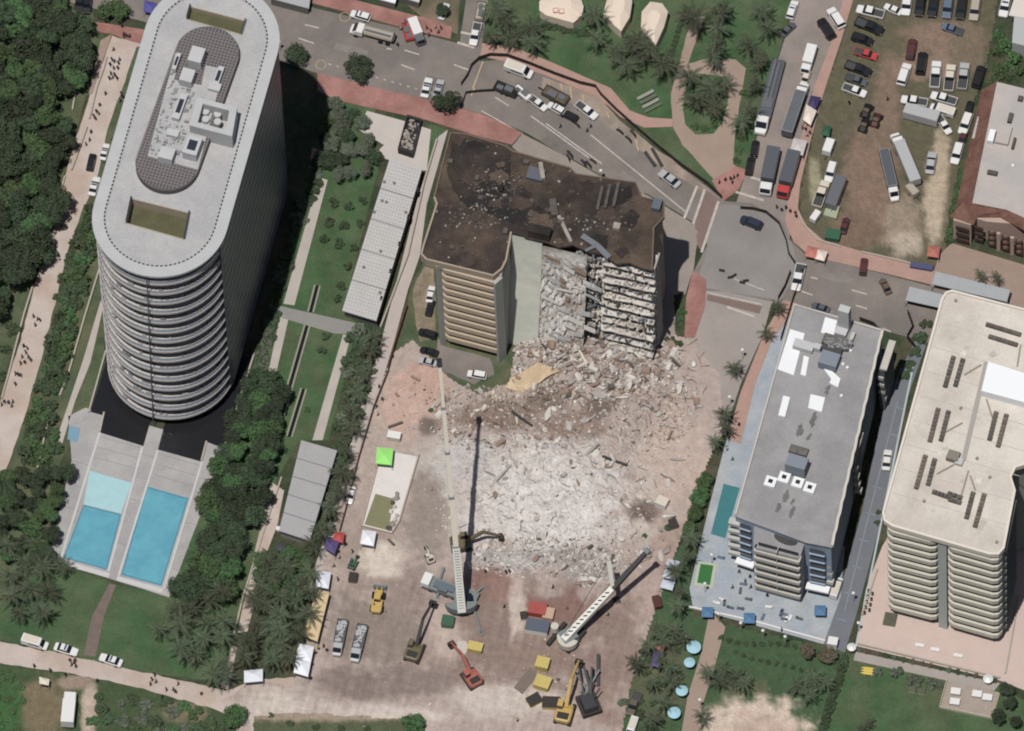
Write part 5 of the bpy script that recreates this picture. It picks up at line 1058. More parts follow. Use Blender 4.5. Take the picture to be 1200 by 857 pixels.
kind('pickup', 5.8, 1.95, [('body', mk(b, 'body'), 'c'), ('bed_liner', mg(MB().box((-1.7, 0, .75), (2.2, 1.72, .04)), 'bed_liner', M('bed_dark', (70, 70, 72), .8)), None), ('windows', mg(g, 'windows', CGL), None), ('roof', mk(r_, 'roof'), 'c')] + lamps(2.78, .7, .75), [(1.85, .85), (-1.8, .85)])
b = MB().loft([(-2.8, .9, .4, 2.0), (-2.7, .98, .35, 2.15), (1.1, .98, .35, 2.15), (1.3, .97, .35, 2.0), (2.0, .95, .35, 1.15), (2.7, .9, .4, 1.02), (2.8, .75, .5, .9)]); g = MB().add([(1.28, -.82, 1.98), (1.28, .82, 1.98), (1.98, .86, 1.22), (1.98, -.86, 1.22), (1.2, -.8, 1.9), (1.2, .8, 1.9)], [(0, 3, 2, 1)]).box((0, .985, 1.3), (2.4, .02, .5)).box((0, -.985, 1.3), (2.4, .02, .5))
g.v = [(x + .04, y, z + .03) if i < 4 else (x, y, z) for i, (x, y, z) in enumerate(g.v)]
kind('van', 5.6, 2.0, [('body', mk(b, 'body'), 'c'), ('windows', mg(g, 'windows', CGL), None), ('roof_rack', mg(MB().box((-.8, 0, 2.15), (3.2, 1.5, .08), top=(.98, .95)), 'roof_rack', PAINT['cream']), None)] + lamps(2.68, .66, .7), [(1.8, .86), (-1.7, .86)])
def truckcab(x, hw=1.1, z=2.3, nose=.0):
    b_ = MB().loft([(x - 2.0, hw, .7, z), (x - .5, hw, .6, z), (x - .1, hw, .6, z * .62), (x, hw * .9, .65, z * .55)] if nose == 0 else [(x - 2.2 - nose, hw, .7, z), (x - .9 - nose, hw, .6, z), (x - nose, hw, .6, z * .6), (x - .1, hw * .85, .6, z * .55), (x, hw * .7, .7, z * .5)])
    s = x - nose; g_ = MB().add([(s - .52 if nose == 0 else s - .86, -hw * .85, z - .03), (s - .52 if nose == 0 else s - .86, hw * .85, z - .03), (s - .08 if nose == 0 else s - .05, hw * .85, z * .66), (s - .08 if nose == 0 else s - .05, -hw * .85, z * .66)], [(0, 3, 2, 1)]); g_.v = [(a_ + .06, b2, c2 + .05) for a_, b2, c2 in g_.v]; return b_, g_
def truck(name, L, body, bm, hw=1.2, cabz=2.4, nose=0.0, extra=(), wh=((.35, 0), (-.2, 0), (-.36, 0))):
    x = L / 2; cb_, g_ = truckcab(x, hw * .95, cabz, nose)
    ch = MB().box((-.8, 0, .55), (L - 1.8, 1.0, .35))
    ps = [('cab', mk(cb_, 'cab'), 'c'), ('windscreen', mg(g_, 'windscreen', CGL), None), ('chassis', mg(ch, 'chassis', TYRE), None)] + body + list(extra) + lamps(x - .06, hw * .7, .85)
    kind(name, L, hw * 2, ps, [(f * L, hw * .85) for f, _ in wh], WHB)
bw = lambda L, f, hw, z0, z1: MB().box((-L / 2 + f * L / 2, 0, z0), (f * L, hw * 2, z1 - z0))
truck('box_truck', 7.2, [('cargo_box', mg(bw(7.2, .68, 1.2, .9, 3.1), 'cargo_box', PAINT['white']), 'b')], None)
truck('cover_truck', 9.5, [('cargo_box', mg(bw(9.5, .74, 1.25, .9, 3.2), 'cargo_box', TARP), 'b')], None)
truck('semi_truck', 14.0, [('trailer', mg(bw(14, .78, 1.28, 1.1, 3.5), 'trailer', TARP), 'b'), ('trailer_rim', mg(MB().wall([(-6.9, -1.22), (3.85, -1.22), (3.85, 1.22), (-6.9, 1.22)], 3.5, 3.58, .1, closed=True), 'trailer_rim', PAINT['silver']), None)], None, 1.25, 2.8, 0.9, wh=((.4, 0), (.18, 0), (-.3, 0), (-.4, 0)))
truck('flatbed_truck', 16.5, [('trailer', mg(bw(16.5, .8, 1.28, 1.1, 1.45), 'trailer', PAINT['slate']), None), ('load', mg(MB().box((-3.0, .35, 1.45), (8.5, .5, .5)).box((-3.2, -.5, 1.45), (9, .6, .6)).box((1.6, 0, 1.45), (2.2, 2.0, .4)), 'load', PAINT['grey']), None)], None, 1.25, 2.8, 0.9, wh=((.4, 0), (.22, 0), (-.3, 0), (-.4, 0)))
tk = MB().cyl((-4.3, 0, 1.95), (1.7, 0, 1.95), 1.05, n=16); 
truck('tanker_truck', 9.4, [('tank', mg(tk, 'tank', PAINT['tan']), None), ('walkway', mg(MB().box((-1.3, .45, 2.9), (5.6, .5, .12)), 'walkway', PAINT['grey']), None), ('tank_end', mg(MB().cyl((-4.6, 0, 1.95), (-4.3, 0, 1.95), .85, 1.05, 16), 'tank_end', PAINT['slate']), None)], None, 1.2, 2.5, 0.6)
rl = random.Random(8); ld = MB()
for k in range(26): ld.box((rl.uniform(-4.2, 1.0), rl.uniform(-.8, .8), 1.25), (rl.uniform(.4, 1.3), rl.uniform(.3, .9), rl.uniform(.2, .9)), rl.uniform(0, 3))
truck('haul_truck', 9.6, [('bed', mg(bw(9.6, .74, 1.25, .9, 1.25).box((-4.7, 0, 1.25), (.12, 2.4, .5)).box((-1.2, 1.2, 1.25), (6.6, .1, .5)).box((-1.2, -1.2, 1.25), (6.6, .1, .5)), 'bed', PAINT['slate']), None), ('load', mg(ld, 'load', PAINT['silver']), None)], None, 1.2, 2.4, 0.6)
tl = MB().box((0, 0, .75), (5.2, 2.2, .35)); 
kind('utility_trailer', 5.2, 2.2, [('bed', mg(tl, 'bed', PAINT['slate']), 'c'), ('rails', mg(MB().wall([(-2.5, -1.05), (2.5, -1.05), (2.5, 1.05), (-2.5, 1.05)], 1.1, 1.5, .08, closed=True), 'rails', PAINT['black']), None), ('drawbar', mg(MB().beam((2.5, 0, .8), (4.0, 0, .6), .15, .15), 'drawbar', PAINT['black']), None), ('load', mg(MB().box((.6, .2, 1.1), (1.8, 1.2, .5)).box((-1.3, -.2, 1.1), (1.4, 1.0, .35)), 'load', PAINT['grey']), None)], [(.5, .95), (-.6, .95)])
kind('cargo_trailer', 7.0, 2.4, [('cargo_box', mg(MB().box((0, 0, .6), (7, 2.4, 2.3), top=(.99, .97)), 'cargo_box', PAINT['silver']), 'c'), ('roof', mg(MB().box((0, 0, 2.9), (6.7, 2.2, .08)), 'roof', PAINT['silver']), 'c'), ('drawbar', mg(MB().beam((3.5, 0, .7), (4.6, 0, .6), .15, .15), 'drawbar', PAINT['black']), None)], [(.6, .95), (-.6, .95)])
kind('small_trailer', 3.0, 1.7, [('cargo_box', mg(MB().box((0, 0, .5), (3.0, 1.7, 1.6), top=(.98, .96)), 'cargo_box', PAINT['silver']), 'c'), ('roof', mg(MB().box((0, 0, 2.1), (2.8, 1.55, .07)), 'roof', PAINT['silver']), 'c'), ('drawbar', mg(MB().beam((1.5, 0, .6), (2.4, 0, .5), .12, .12), 'drawbar', PAINT['black']), None)], [(0, .8)])
kind('all_terrain_vehicle', 3.2, 1.8, [('body', mg(MB().loft([(-1.5, .55, .5, .95), (-.6, .7, .45, 1.1), (.6, .7, .45, 1.05), (1.5, .5, .5, .85)]), 'body', PAINT['black']), 'c'), ('seat', mg(MB().box((-.3, 0, 1.05), (.9, 1.1, .35)), 'seat', PAINT['brown']), None), ('roll_cage', mg(MB().wall([(-.8, -.6), (.5, -.6), (.5, .6), (-.8, .6)], 1.75, 1.82, .08, closed=True).beam((-.8, -.6, 1.0), (-.8, -.6, 1.8), .07, .07).beam((-.8, .6, 1.0), (-.8, .6, 1.8), .07, .07).beam((.5, .6, 1.0), (.5, .6, 1.8), .07, .07).beam((.5, -.6, 1.0), (.5, -.6, 1.8), .07, .07), 'roll_cage', DARKM), None)], [(1.0, .75), (-1.0, .75)], WHB)
kind('motorcycle', 2.1, .7, [('frame', mg(MB().beam((-.6, 0, .6), (.5, 0, .75), .3, .35).box((-.35, 0, .8), (.75, .34, .12)), 'frame', PAINT['black']), 'c'), ('handlebar', mg(MB().beam((.55, -.4, 1.0), (.55, .4, 1.0), .06, .06).beam((.75, 0, .4), (.5, 0, 1.05), .1, .1), 'handlebar', DARKM), None)], [])
def vehicle(k, colr, fu, fv, ru, rv, label, group=None, box=None, cat=None, bar=None, name=None, z=0.02):
    L, ps, wheels, wm = KIND[k]; zc = 0.8 if k in ('sedan', 'suv', 'pickup', 'all_terrain_vehicle') else 1.2
    a, b_ = P(fu, fv, zc), P(ru, rv, zc); c = (a + b_) / 2; d = a - b_; s = max(0.85, min(1.12, d.length / L))
    t = thing(name or {'suv': 'parked_suv', 'sedan': 'parked_car', 'pickup': 'pickup_truck', 'van': 'parked_van'}.get(k, k), label, cat or {'suv': 'suv', 'sedan': 'car', 'pickup': 'pickup truck', 'van': 'van', 'utility_trailer': 'trailer', 'cargo_trailer': 'trailer', 'small_trailer': 'trailer', 'all_terrain_vehicle': 'buggy', 'motorcycle': 'motorcycle'}.get(k, 'truck'), (c.x, c.y, z), math.atan2(d.y, d.x), group); t.scale = (s, s, s)
    for (n_, me, q) in ps:
        o = link(n_, me, t)
        if q == 'c': setmat(o, PAINT[colr])
        if q == 'b' and box: setmat(o, PAINT[box] if box in PAINT else box)
    for (x, y) in wheels:
        for sg in (-1, 1):
            o = link('wheel', wm, t); o.location = (x, sg * y, 0.5 if wm is WHB else 0.34)
    if bar:
        zz = 1.53 if k == 'sedan' else 1.86; o = link('light_bar', LBAR, t); o.location = (-.1, 0, zz)
    return t
LBAR = MB().box((0, 0, 0), (.35, 1.2, .14)).mesh('light_bar', [M('light_bar_blue', (60, 70, 120), .3)])
KIND['motorcycle'] = (2.1, KIND['motorcycle'][1] + [('wheel', MB().cyl((x, -.06, .32), (x, .06, .32), .32, n=12).mesh('wheel', [TYRE]), None) for x in (.75, -.7)], [], WH)
v = vehicle
# along the sandy path and the top left street
v('sedan', 'white', 125, 168, 120, 187, 'white patrol car beside a black suv on the verge by the tower', bar=1); v('sedan', 'white', 114, 207, 107, 229, 'white patrol car alone on the verge below the black suv', bar=1); v('suv', 'black', 109, 181, 105, 199, 'black suv driving on the sandy path beside a white patrol car')
v('suv', 'black', 92, 14, 95, -10, 'dark suv with pale bumper parked beside the park wood', 'dark suvs by the park wood'); v('suv', 'black', 101, 16, 104, -8, 'dark suv with pale bumper parked beside the park wood', 'dark suvs by the park wood')
# avenue
v('suv', 'white', 411, 15, 434, 22, 'white patrol suv above the tanker truck on the avenue', bar=1); v('tanker_truck', 'white', 411, 33, 463, 47, 'white cabbed tanker truck with a tan tank on the avenue', z=0.01)
v('box_truck', 'grey', 493, 49, 484, 27, 'small white boxed service truck among workers at the avenue kerb', box='white'); v('utility_trailer', 'red', 476, 28, 480, 45, 'short red and grey utility trailer beside the service truck')
v('sedan', 'white', 503, 91, 497, 114, 'white patrol car nosed to the red pavement beside a street tree', bar=1); v('sedan', 'silver', 517, 93, 511, 114, 'pale car half hidden under the street tree', bar=1); v('sedan', 'white', 522, 8, 518, 18, 'white car under the small dark tree at the street corner')
v('pickup', 'white', 554, 53, 560, 27, 'white pickup with lime tail parked on the side street'); v('utility_trailer', 'tan', 561, 23, 565, 2, 'trailer of pale crates behind the white pickup on the side street')
v('van', 'white', 625, 88, 591, 75, 'long white van parked along the black fence'); v('utility_trailer', 'black', 606, 110, 580, 99, 'black equipment trailer inside the fenced road'); v('pickup', 'white', 640, 128, 620, 113, 'white pickup hitched to a pale flat trailer', z=.01); v('utility_trailer', 'white', 618, 113, 606, 103, 'pale flat trailer behind the white pickup')
v('suv', 'white', 643, 122, 661, 132, 'black and white patrol suv next in line after the trailer pickup', bar=1); v('suv', 'black', 658, 131, 676, 140, 'dark suv at the end of the line on the fenced road'); v('pickup', 'white', 699, 138, 676, 121, 'white pickup parked alone by the yellow bays'); v('utility_trailer', 'brown', 636, 104, 666, 120, 'brown covered trailer on the yellow bays')
v('sedan', 'silver', 772, 200, 797, 219, 'silver car with dark rear glass near the crosswalk'); v('suv', 'navy', 868, 256, 893, 266, 'dark navy suv crossing the pale intersection')
for k, (a, b_, c, d) in enumerate(((664, 174, 672, 184), (680, 184, 688, 195), (685, 186, 694, 196), (691, 184, 699, 190), (664, 178, 668, 188))): v('motorcycle', 'black', a, b_, c, d, 'black motorcycle parked behind the collapsed block', 'motorcycles behind the collapsed block')
for k, (a, b_, c, d) in enumerate(((722, 149, 731, 156), (732, 157, 741, 166), (738, 150, 746, 160), (672, 141, 680, 148))): v('motorcycle', 'black', a, b_, c, d, 'black motorcycle parked along the black fence', 'motorcycles along the fence')
# street with lorries
v('flatbed_truck', 'white', 889, 162, 914, 66, 'grey flatbed lorry with white cab beside the park palms', z=0.0); v('suv', 'black', 886, 165, 883, 184, 'black suv parked right behind the flatbed lorry cab', 'black suvs behind the flatbed lorry'); v('suv', 'black', 881, 184, 877, 205, 'black suv parked right behind the flatbed lorry cab', 'black suvs behind the flatbed lorry')
v('suv', 'white', 932, 1, 925, 22, 'white and blue patrol suv at the top of the lorry street', bar=1); v('sedan', 'slate', 930, 28, 917, 40, 'dark slate car turned across the verge of the lorry street'); v('suv', 'white', 972, 9, 988, 34, 'white suv angled beside a black suv at the street top'); v('suv', 'black', 960, 21, 977, 47, 'black suv angled beside the white suv at the street top')
v('box_truck', 'white', 943, 86, 952, 56, 'white box truck heading the right hand line of lorries', box='white'); v('sedan', 'cream', 942, 97, 946, 86, 'small pale car between the box truck and the covered semi'); v('semi_truck', 'white', 943, 98, 922, 160, 'semi truck with dark covered trailer beside the purple canopy', box=TARP)
v('cover_truck', 'white', 895, 234, 908, 172, 'white cabbed lorry with dark grey box at the street mouth', box='slate'); v('cover_truck', 'red', 915, 236, 932, 178, 'red cabbed lorry with dark grey box at the street mouth', box='slate')
# parking lot, left column
v('pickup', 'white', 1004, 10, 1036, 18, 'white pickup heading the left column of the dirt lot'); v('pickup', 'black', 1036, 38, 1002, 24, 'big black pickup below the white one in the left column'); v('suv', 'black', 1023, 50, 998, 42, 'black suv between the black pickup and the red pickup'); v('pickup', 'red', 1028, 67, 1001, 59, 'bright red pickup in the left column of the dirt lot'); v('pickup', 'black', 1021, 86, 991, 75, 'black pickup just below the red pickup'); v('pickup', 'slate', 1016, 98, 991, 89, 'slate grey pickup above the last white pickup'); v('pickup', 'white', 1015, 111, 988, 101, 'white pickup ending the left column of the dirt lot')
v('sedan', 'white', 1039, 7, 1054, 14, 'small white car right of the heading white pickup')
v('all_terrain_vehicle', 'black', 1020, 122, 1012, 138, 'black buggy uppermost of the knot on the dirt lot'); v('all_terrain_vehicle', 'black', 1017, 138, 1009, 156, 'black buggy with grey seats lowest of the knot'); v('all_terrain_vehicle', 'maroon', 1031, 132, 1023, 150, 'dark red buggy right of the black buggies')
# lot, top row
for i, (x, c_, lb_) in enumerate(((1062, 'white', 'white suv with dark roof first in the top row'), (1078, 'black', 'black suv with bright lamp in the top row'), (1093, 'black', 'black suv beside the blue grey suv in the top row'), (1110, 'blue', 'blue grey suv in the top row of the lot'), (1126, 'black', 'black suv between blue grey and taupe suvs'), (1142, 'tan', 'taupe suv ending the top row of the lot'))):
    v('suv', c_, x - 1.5, 19 + i * 1.2, x + 2.5, -9 + i * 1.2, lb_)
v('pickup', 'blue', 1104, 30, 1128, 38, 'blue grey pickup parked crosswise below the top row'); v('suv', 'white', 1175, 20, 1181, -6, 'white and blue patrol suv beside the pale corner building', bar=1)
# lot, middle
v('suv', 'maroon', 1070, 46, 1066, 70, 'dark maroon suv behind the long white suv'); v('suv', 'white', 1065, 71, 1054, 104, 'long white suv at the left of the middle row', name='parked_suv'); v('suv', 'black', 1082, 61, 1078, 88, 'black suv right of the long white suv'); v('pickup', 'white', 1098, 71, 1095, 104, 'white pickup with dark bed in the middle row'); v('pickup', 'cream', 1115, 75, 1111, 108, 'cream pickup with loaded bed in the middle row'); v('pickup', 'silver', 1131, 74, 1127, 105, 'pale pickup with shaded bed right of the cream pickup'); v('suv', 'black', 1151, 77, 1143, 104, 'dark suv ending the middle row beside the shrubs')
v('pickup', 'white', 1091, 111, 1121, 120, 'white utility pickup uppermost of the crosswise pair'); v('van', 'white', 1090, 124, 1119, 133, 'white van lowest of the crosswise pair'); v('pickup', 'white', 1056, 116, 1087, 121, 'white pickup just above the grey cargo trailer'); v('cargo_trailer', 'silver', 1100, 142, 1060, 131, 'large grey cargo trailer below the white pickup'); v('pickup', 'white', 1112, 155, 1100, 137, 'white pickup at the end of the grey trailer')
v('suv', 'black', 1137, 122, 1134, 134, 'black car behind the white suv by the tiled building'); v('suv', 'white', 1127, 157, 1136, 133, 'white suv in the line along the tiled building'); v('sedan', 'maroon', 1126, 168, 1130, 156, 'dark maroon car between white cars along the tiled building'); v('suv', 'white', 1118, 192, 1125, 168, 'white suv below the maroon car along the tiled building'); v('sedan', 'silver', 1093, 178, 1089, 204, 'silver sedan alone on the pale worn grass')
v('semi_truck', 'white', 1048, 157, 1073, 217, 'semi truck with pale grey trailer on the dirt lot', box='silver'); v('semi_truck', 'white', 1048, 230, 1037, 184, 'semi truck with dark trailer left of the pale one', box='slate'); v('small_trailer', 'tan', 1074, 229, 1064, 218, 'small tan trailer behind the pale grey semi')
v('small_trailer', 'white', 968, 181, 974, 165, 'small white box trailer beside the green tent'); v('suv', 'white', 970, 213, 977, 190, 'white suv beside the lorry column in the lot'); v('pickup', 'cream', 968, 212, 957, 243, 'cream pickup with loaded dark bed beside the long trailer'); v('cargo_trailer', 'grey', 986, 211, 973, 245, 'long grey trailer with a lattice tail in the lot'); v('small_trailer', 'white', 958, 250, 953, 257, 'tiny white trailer on the grass behind the pickup'); v('sedan', 'maroon', 992, 257, 988, 271, 'dark maroon car on the dirt beside the green bin')
# right road
v('pickup', 'white', 932, 341, 939, 310, 'white emergency pickup at the gap in the fence'); v('suv', 'maroon', 1013, 304, 1011, 321, 'dark maroon suv on the avenue near the red pavement'); v('sedan', 'brown', 1034, 328, 1041, 342, 'small brown car on the avenue below the dirt lot'); v('sedan', 'slate', 953, 357, 970, 363, 'dark slate car on the avenue above the hotel roof')
v('sedan', 'white', 1041, 527, 1038, 551, 'white car on the driveway between hotel and cream block'); v('van', 'white', 984, 676, 976, 700, 'white van in the shade at the end of the hotel driveway')
# bottom road
v('van', 'white', 56, 757, 26, 748, 'white van parked on the sandy road'); v('sedan', 'white', 91, 765, 64, 757, 'white patrol car right behind the white van', bar=1); v('sedan', 'white', 117, 769, 143, 778, 'white patrol car right of the boardwalk end', bar=1); v('box_truck', 'white', 84, 802, 78, 862, 'long white equipment truck nosed off the sandy road', box='white')
v('pickup', 'brown', 738, 838, 748, 812, 'brown loaded pickup at the site edge by the palms'); v('van', 'white', 737, 862, 744, 842, 'white van behind the brown pickup at the site edge'); v('sedan', 'white', 409, 588, 413, 572, 'small white cart on the alley')
v('sedan', 'silver', 491, 421, 511, 426, 'silver car parked at the foot of the balcony block'); v('suv', 'white', 548, 437, 570, 441, 'white suv parked below the beige balconies'); v('sedan', 'white', 506, 337, 503, 352, 'white car beside the fin wall of the collapsed block'); v('sedan', 'black', 506, 353, 502, 368, 'dark car beside the fin wall below the white car'); v('suv', 'black', 492, 388, 511, 394, 'black suv parked below the fin wall'); v('sedan', 'black', 494, 409, 512, 414, 'black car above the silver car by the balcony block')
v('haul_truck', 'silver', 394, 768, 402, 726, 'loaded grey haul truck beside the tan tent', z=.03); v('haul_truck', 'silver', 415, 775, 425, 732, 'loaded grey haul truck with a yellow tail right of the other', z=.03)
# ================================================================== machines on the site
YEL = PAINT['yellow']; STEEL = M('boom_white', (222, 220, 208), 0.5, spec=0.4); DST = M('boom_dark', (58, 58, 60), 0.6); TRK = M('track_dark', (60, 56, 52), 0.9); CRG = M('crane_grey', (120, 128, 128), 0.6)
def excavator(label, u, v, du, dv, colr, reach, s=1.0, fold=False, name='excavator', stick=None):
    """body at pixel u,v; the arm points toward pixel du,dv"""
    p = PS(u, v); d = P(du, dv) - P(u, v); t = thing(name, label, 'excavator', p, math.atan2(d.y, d.x)); t.scale = (s, s, s); m = PAINT[colr]; st = stick or m
    for sg in (-1, 1): part('track', MB().loft([(-1.9, .3, .1, .6), (-1.6, .3, 0, .8), (1.6, .3, 0, .8), (1.9, .3, .1, .6)]), TRK, t, False).location = (0, sg * 1.1, 0)
    part('undercarriage', MB().box((0, 0, .4), (2.2, 1.7, .5)), TRK, t, False)
    h = part('house', MB().loft([(-2.0, 1.0, .95, 1.7), (-1.6, 1.3, .9, 1.95), (.2, 1.3, .9, 1.85), (1.1, 1.2, .9, 1.5)]), m, t, False)
    part('engine_cover', MB().box((-1.2, 0, 1.93), (1.1, 1.8, .12)), TRK, h, False)
    c = part('cab', MB().box((.5, .75, 1.5), (1.4, .9, 1.4), top=(.85, .85)), CGL, t, False); part('cab_roof', MB().box((.45, .75, 2.9), (1.25, .85, .08)), m, c, False)
    k = reach; e = (.9 + k * .42, -.1, 1.4 + k * .42); f = (.9 + k * .85, -.1, 1.4 + k * .12) if fold else (.9 + k, -.1, 1.3 + k * .15)
    part('boom', MB().beam((.7, -.1, 1.6), e, .55, .7, .45, .6), st, t, False); part('stick', MB().beam(e, f, .4, .5, .3, .35), st, t, False)
    part('ram', MB().beam((1.0, -.1, 1.2), ((.9 + e[0]) / 2, -.1, (1.4 + e[2]) / 2 - .3), .18, .18), STEEL, t, False)
    part('bucket', MB().add([(f[0] - .2, -.7, f[2]), (f[0] + .5, -.7, f[2] - .2), (f[0] + .3, -.7, f[2] - 1.0), (f[0] - .4, -.7, f[2] - .8), (f[0] - .2, .5, f[2]), (f[0] + .5, .5, f[2] - .2), (f[0] + .3, .5, f[2] - 1.0), (f[0] - .4, .5, f[2] - .8)], [(0, 1, 2, 3), (7, 6, 5, 4), (0, 4, 5, 1), (1, 5, 6, 2), (2, 6, 7, 3)]), TRK, t, False)
    return t
excavator('olive excavator reaching over the pale rubble with a bent arm', 541, 640, 592, 634, 'olive', 7.0, 1.2, True)
excavator('tan excavator with a long dark raised arm near the big crane', 486, 766, 506, 716, 'olive', 8.0, 1.25, stick=DST)
excavator('red excavator with its arm folded toward the white dust', 553, 797, 528, 760, 'orange', 6.2, 1.2, stick=PAINT['orange'])
excavator('yellow excavator with dark tracks at the lower edge of the site', 662, 838, 676, 790, 'yellow', 7.5, 1.35)
excavator('small cream digger left of the big crane', 504, 656, 497, 640, 'cream', 3.2, 0.62)
excavator('small green digger on the site road near the white tent', 414, 663, 420, 652, 'green', 2.2, 0.62)
# wrecked grapple machine beside the yellow excavator
t = thing('grapple_machine', 'black grapple machine with tangled arms beside the yellow excavator', 'crane', PS(690, 828)); rr = random.Random(31); p0 = PS(690, 828)
part('undercarriage', MB().box((p0.x, p0.y, p0.z), (4.2, 5.0, 1.3), .3), TRK, t); part('house', MB().box((p0.x, p0.y - .4, p0.z + 1.3), (3.0, 3.6, 1.6), .3, top=(.9, .9)), DST, t)
for k in range(9):
    a = PS(688 + rr.uniform(-8, 8), 822 + rr.uniform(-8, 6)); b_ = PS(688 + rr.uniform(-14, 16), 792 + rr.uniform(-8, 24)); a.z += 1.6; b_.z += rr.uniform(1.5, 4); part('arm', MB().beam(a, b_, rr.uniform(.2, .5), rr.uniform(.2, .5)), DST if k % 3 else CRG, t)
a, b_ = PS(701, 805), PS(701, 770); a.z += .2; b_.z += 1.2; part('boom', MB().beam(a, b_, .7, .7), DST, t)
# front loader
p = PS(443, 706); d = P(447, 684) - P(442, 716); t = thing('wheel_loader', 'yellow wheel loader with raised front bucket on the site road', 'loader', p, math.atan2(d.y, d.x)); 
part('rear_body', MB().loft([(-3.2, .9, .9, 1.7), (-2.8, 1.15, .8, 2.0), (-.4, 1.15, .8, 2.0), (0, .9, .8, 1.7)]), YEL, t, False); part('front_frame', MB().box((1.1, 0, .8), (2.0, 1.5, .8)), YEL, t, False)
c = part('cab', MB().box((-.3, 0, 2.0), (1.5, 1.4, 1.2), top=(.85, .85)), CGL, t, False); part('cab_roof', MB().box((-.3, 0, 3.2), (1.45, 1.35, .1)), YEL, c, False); part('exhaust', MB().cyl((-1.8, .5, 2), (-1.8, .5, 2.9), .12), DST, t, False)
for sg in (-1, 1): part('lift_arm', MB().beam((.6, sg * .5, 1.7), (2.9, sg * .5, 1.1), .25, .4), YEL, t, False)
part('bucket', MB().add([(2.8, -1.4, .5), (4.0, -1.4, .35), (3.0, -1.4, 1.5), (2.8, 1.4, .5), (4.0, 1.4, .35), (3.0, 1.4, 1.5)], [(0, 1, 2), (5, 4, 3), (0, 3, 4, 1), (0, 2, 5, 3)]), CRG, t, False)
for x in (-1.9, 1.2):
    for sg in (-1, 1): o = link('wheel', WHB, t); o.location = (x, sg * 1.15, .75); o.scale = (1.5, 1.4, 1.5)
# ---- big mobile crane
cp = PS(541, 712); a, b_ = P(497, 684), P(560, 706); d = a - b_; rz = math.atan2(d.y, d.x)
cr = thing('mobile_crane', 'big mobile crane with a white telescopic boom raised high over the site', 'crane', (cp.x, cp.y, cp.z))
mid = (a + b_) / 2; f_ = d.normalized(); s_ = Vector((-f_.y, f_.x, 0))
part('carrier', MB().box((mid.x, mid.y, .7), (12.0, 2.9, .9), rz), CRG, cr); cabp = mid + f_ * 5.4; cb_ = part('driver_cab', MB().box((cabp.x, cabp.y, .8), (2.0, 2.9, 2.0), rz, top=(.92, .95)), PAINT['white'], cr); part('windscreen', MB().box((cabp.x + f_.x * .96, cabp.y + f_.y * .96, 1.7), (.15, 2.5, .8), rz), CGL, cb_)
dk = mid + f_ * 1.4; part('deck_gear', MB().box((dk.x, dk.y, 1.6), (4.5, 1.6, .5), rz).box((dk.x + s_.x, dk.y + s_.y, 1.6), (2.0, .8, .8), rz), M('crane_bluegrey', (96, 108, 118), .6), cr)
for k in range(6):
    for sg in (-1, 1): q = mid + f_ * (-4.6 + 1.75 * k) + s_ * sg * 1.25; o = link('wheel', WHB, cr); o.location = (q.x - cp.x, q.y - cp.y, .55 - cp.z); o.rotation_euler = (0, 0, rz); o.scale = (1.15,) * 3
ctw = [(cp.x + 3.4 * math.cos(t_), cp.y - .6 + 2.0 * math.sin(t_)) for t_ in [math.pi + i * math.pi / 10 for i in range(11)]]
part('counterweight', MB().prism(ctw, 1.6, 3.6), CRG, cr); part('turntable', MB().cyl((cp.x, cp.y, 1.4), (cp.x, cp.y, 1.9), 1.7, n=16).box((cp.x, cp.y + .3, 1.9), (3.0, 3.0, .9)), CRG, cr)
oc = cp + Vector((1.8, .6, 0)); part('operator_cab', MB().box((oc.x, oc.y, 1.9), (1.1, 2.0, 1.6), .1, top=(.9, .8)), CGL, cr)
for (u, v_) in ((513, 700), (520, 668), (563, 742), (566, 690)):
    e = PS(u, v_); q0 = mid + f_ * (3.0 if u < 540 else -4.5); part('outrigger', MB().beam((q0.x, q0.y, .9), (e.x, e.y, .7), .4, .4).box((e.x, e.y, e.z), (.9, .9, .15)).beam((e.x, e.y, e.z), (e.x, e.y, .8), .25, .25), CRG, cr)
TIPH = 54.0; foot = P(541, 716, 3.2); tip = P(515, 426, TIPH)
def bp(t_): return foot + (tip - foot) * t_
bm = part('boom', MB().beam(bp(0), bp(.26), 1.75, 1.7, 1.55, 1.5), STEEL, cr)
for (t0_, t1_, w_) in ((.26, .46, 1.15), (.46, .64, .98), (.64, .82, .84), (.82, 1.0, .7)): part('boom_section', MB().beam(bp(t0_), bp(t1_), w_, w_), M('boom_cream', (216, 206, 186), .5), bm); part('boom_collar', MB().beam(bp(t0_ - .004), bp(t0_ + .006), w_ + .22, w_ + .22), CRG, bm)
ribs = MB(); bd = (tip - foot).normalized(); bs = bd.cross(Vector((0, 0, 1))).normalized(); bu = bs.cross(bd)
for k in range(22): c = bp(.02 + k * .011) + bu * .86; ribs.beam(c - bs * .55, c + bs * .55, .22, .06)
part('boom_rungs', ribs, M('rung_grey', (150, 152, 146), .6), bm, kind='stuff'); part('boom_ram', MB().beam(foot + Vector((0, 1.2, -.8)), bp(.13) - bu * .8, .5, .5), STEEL, cr)
hd = part('boom_head', MB().beam(bp(.99), bp(1.015), 1.1, 1.3), DST, bm); hk = bp(1.0); part('hoist_rope', MB().beam(hk + Vector((0, .9, 0)), hk + Vector((0, .9, -14)), .12, .12), DST, cr); part('hook_block', MB().box((hk.x, hk.y + .9, hk.z - 15.2), (.6, .6, 1.2), top=(.6, .6)), YEL, cr)
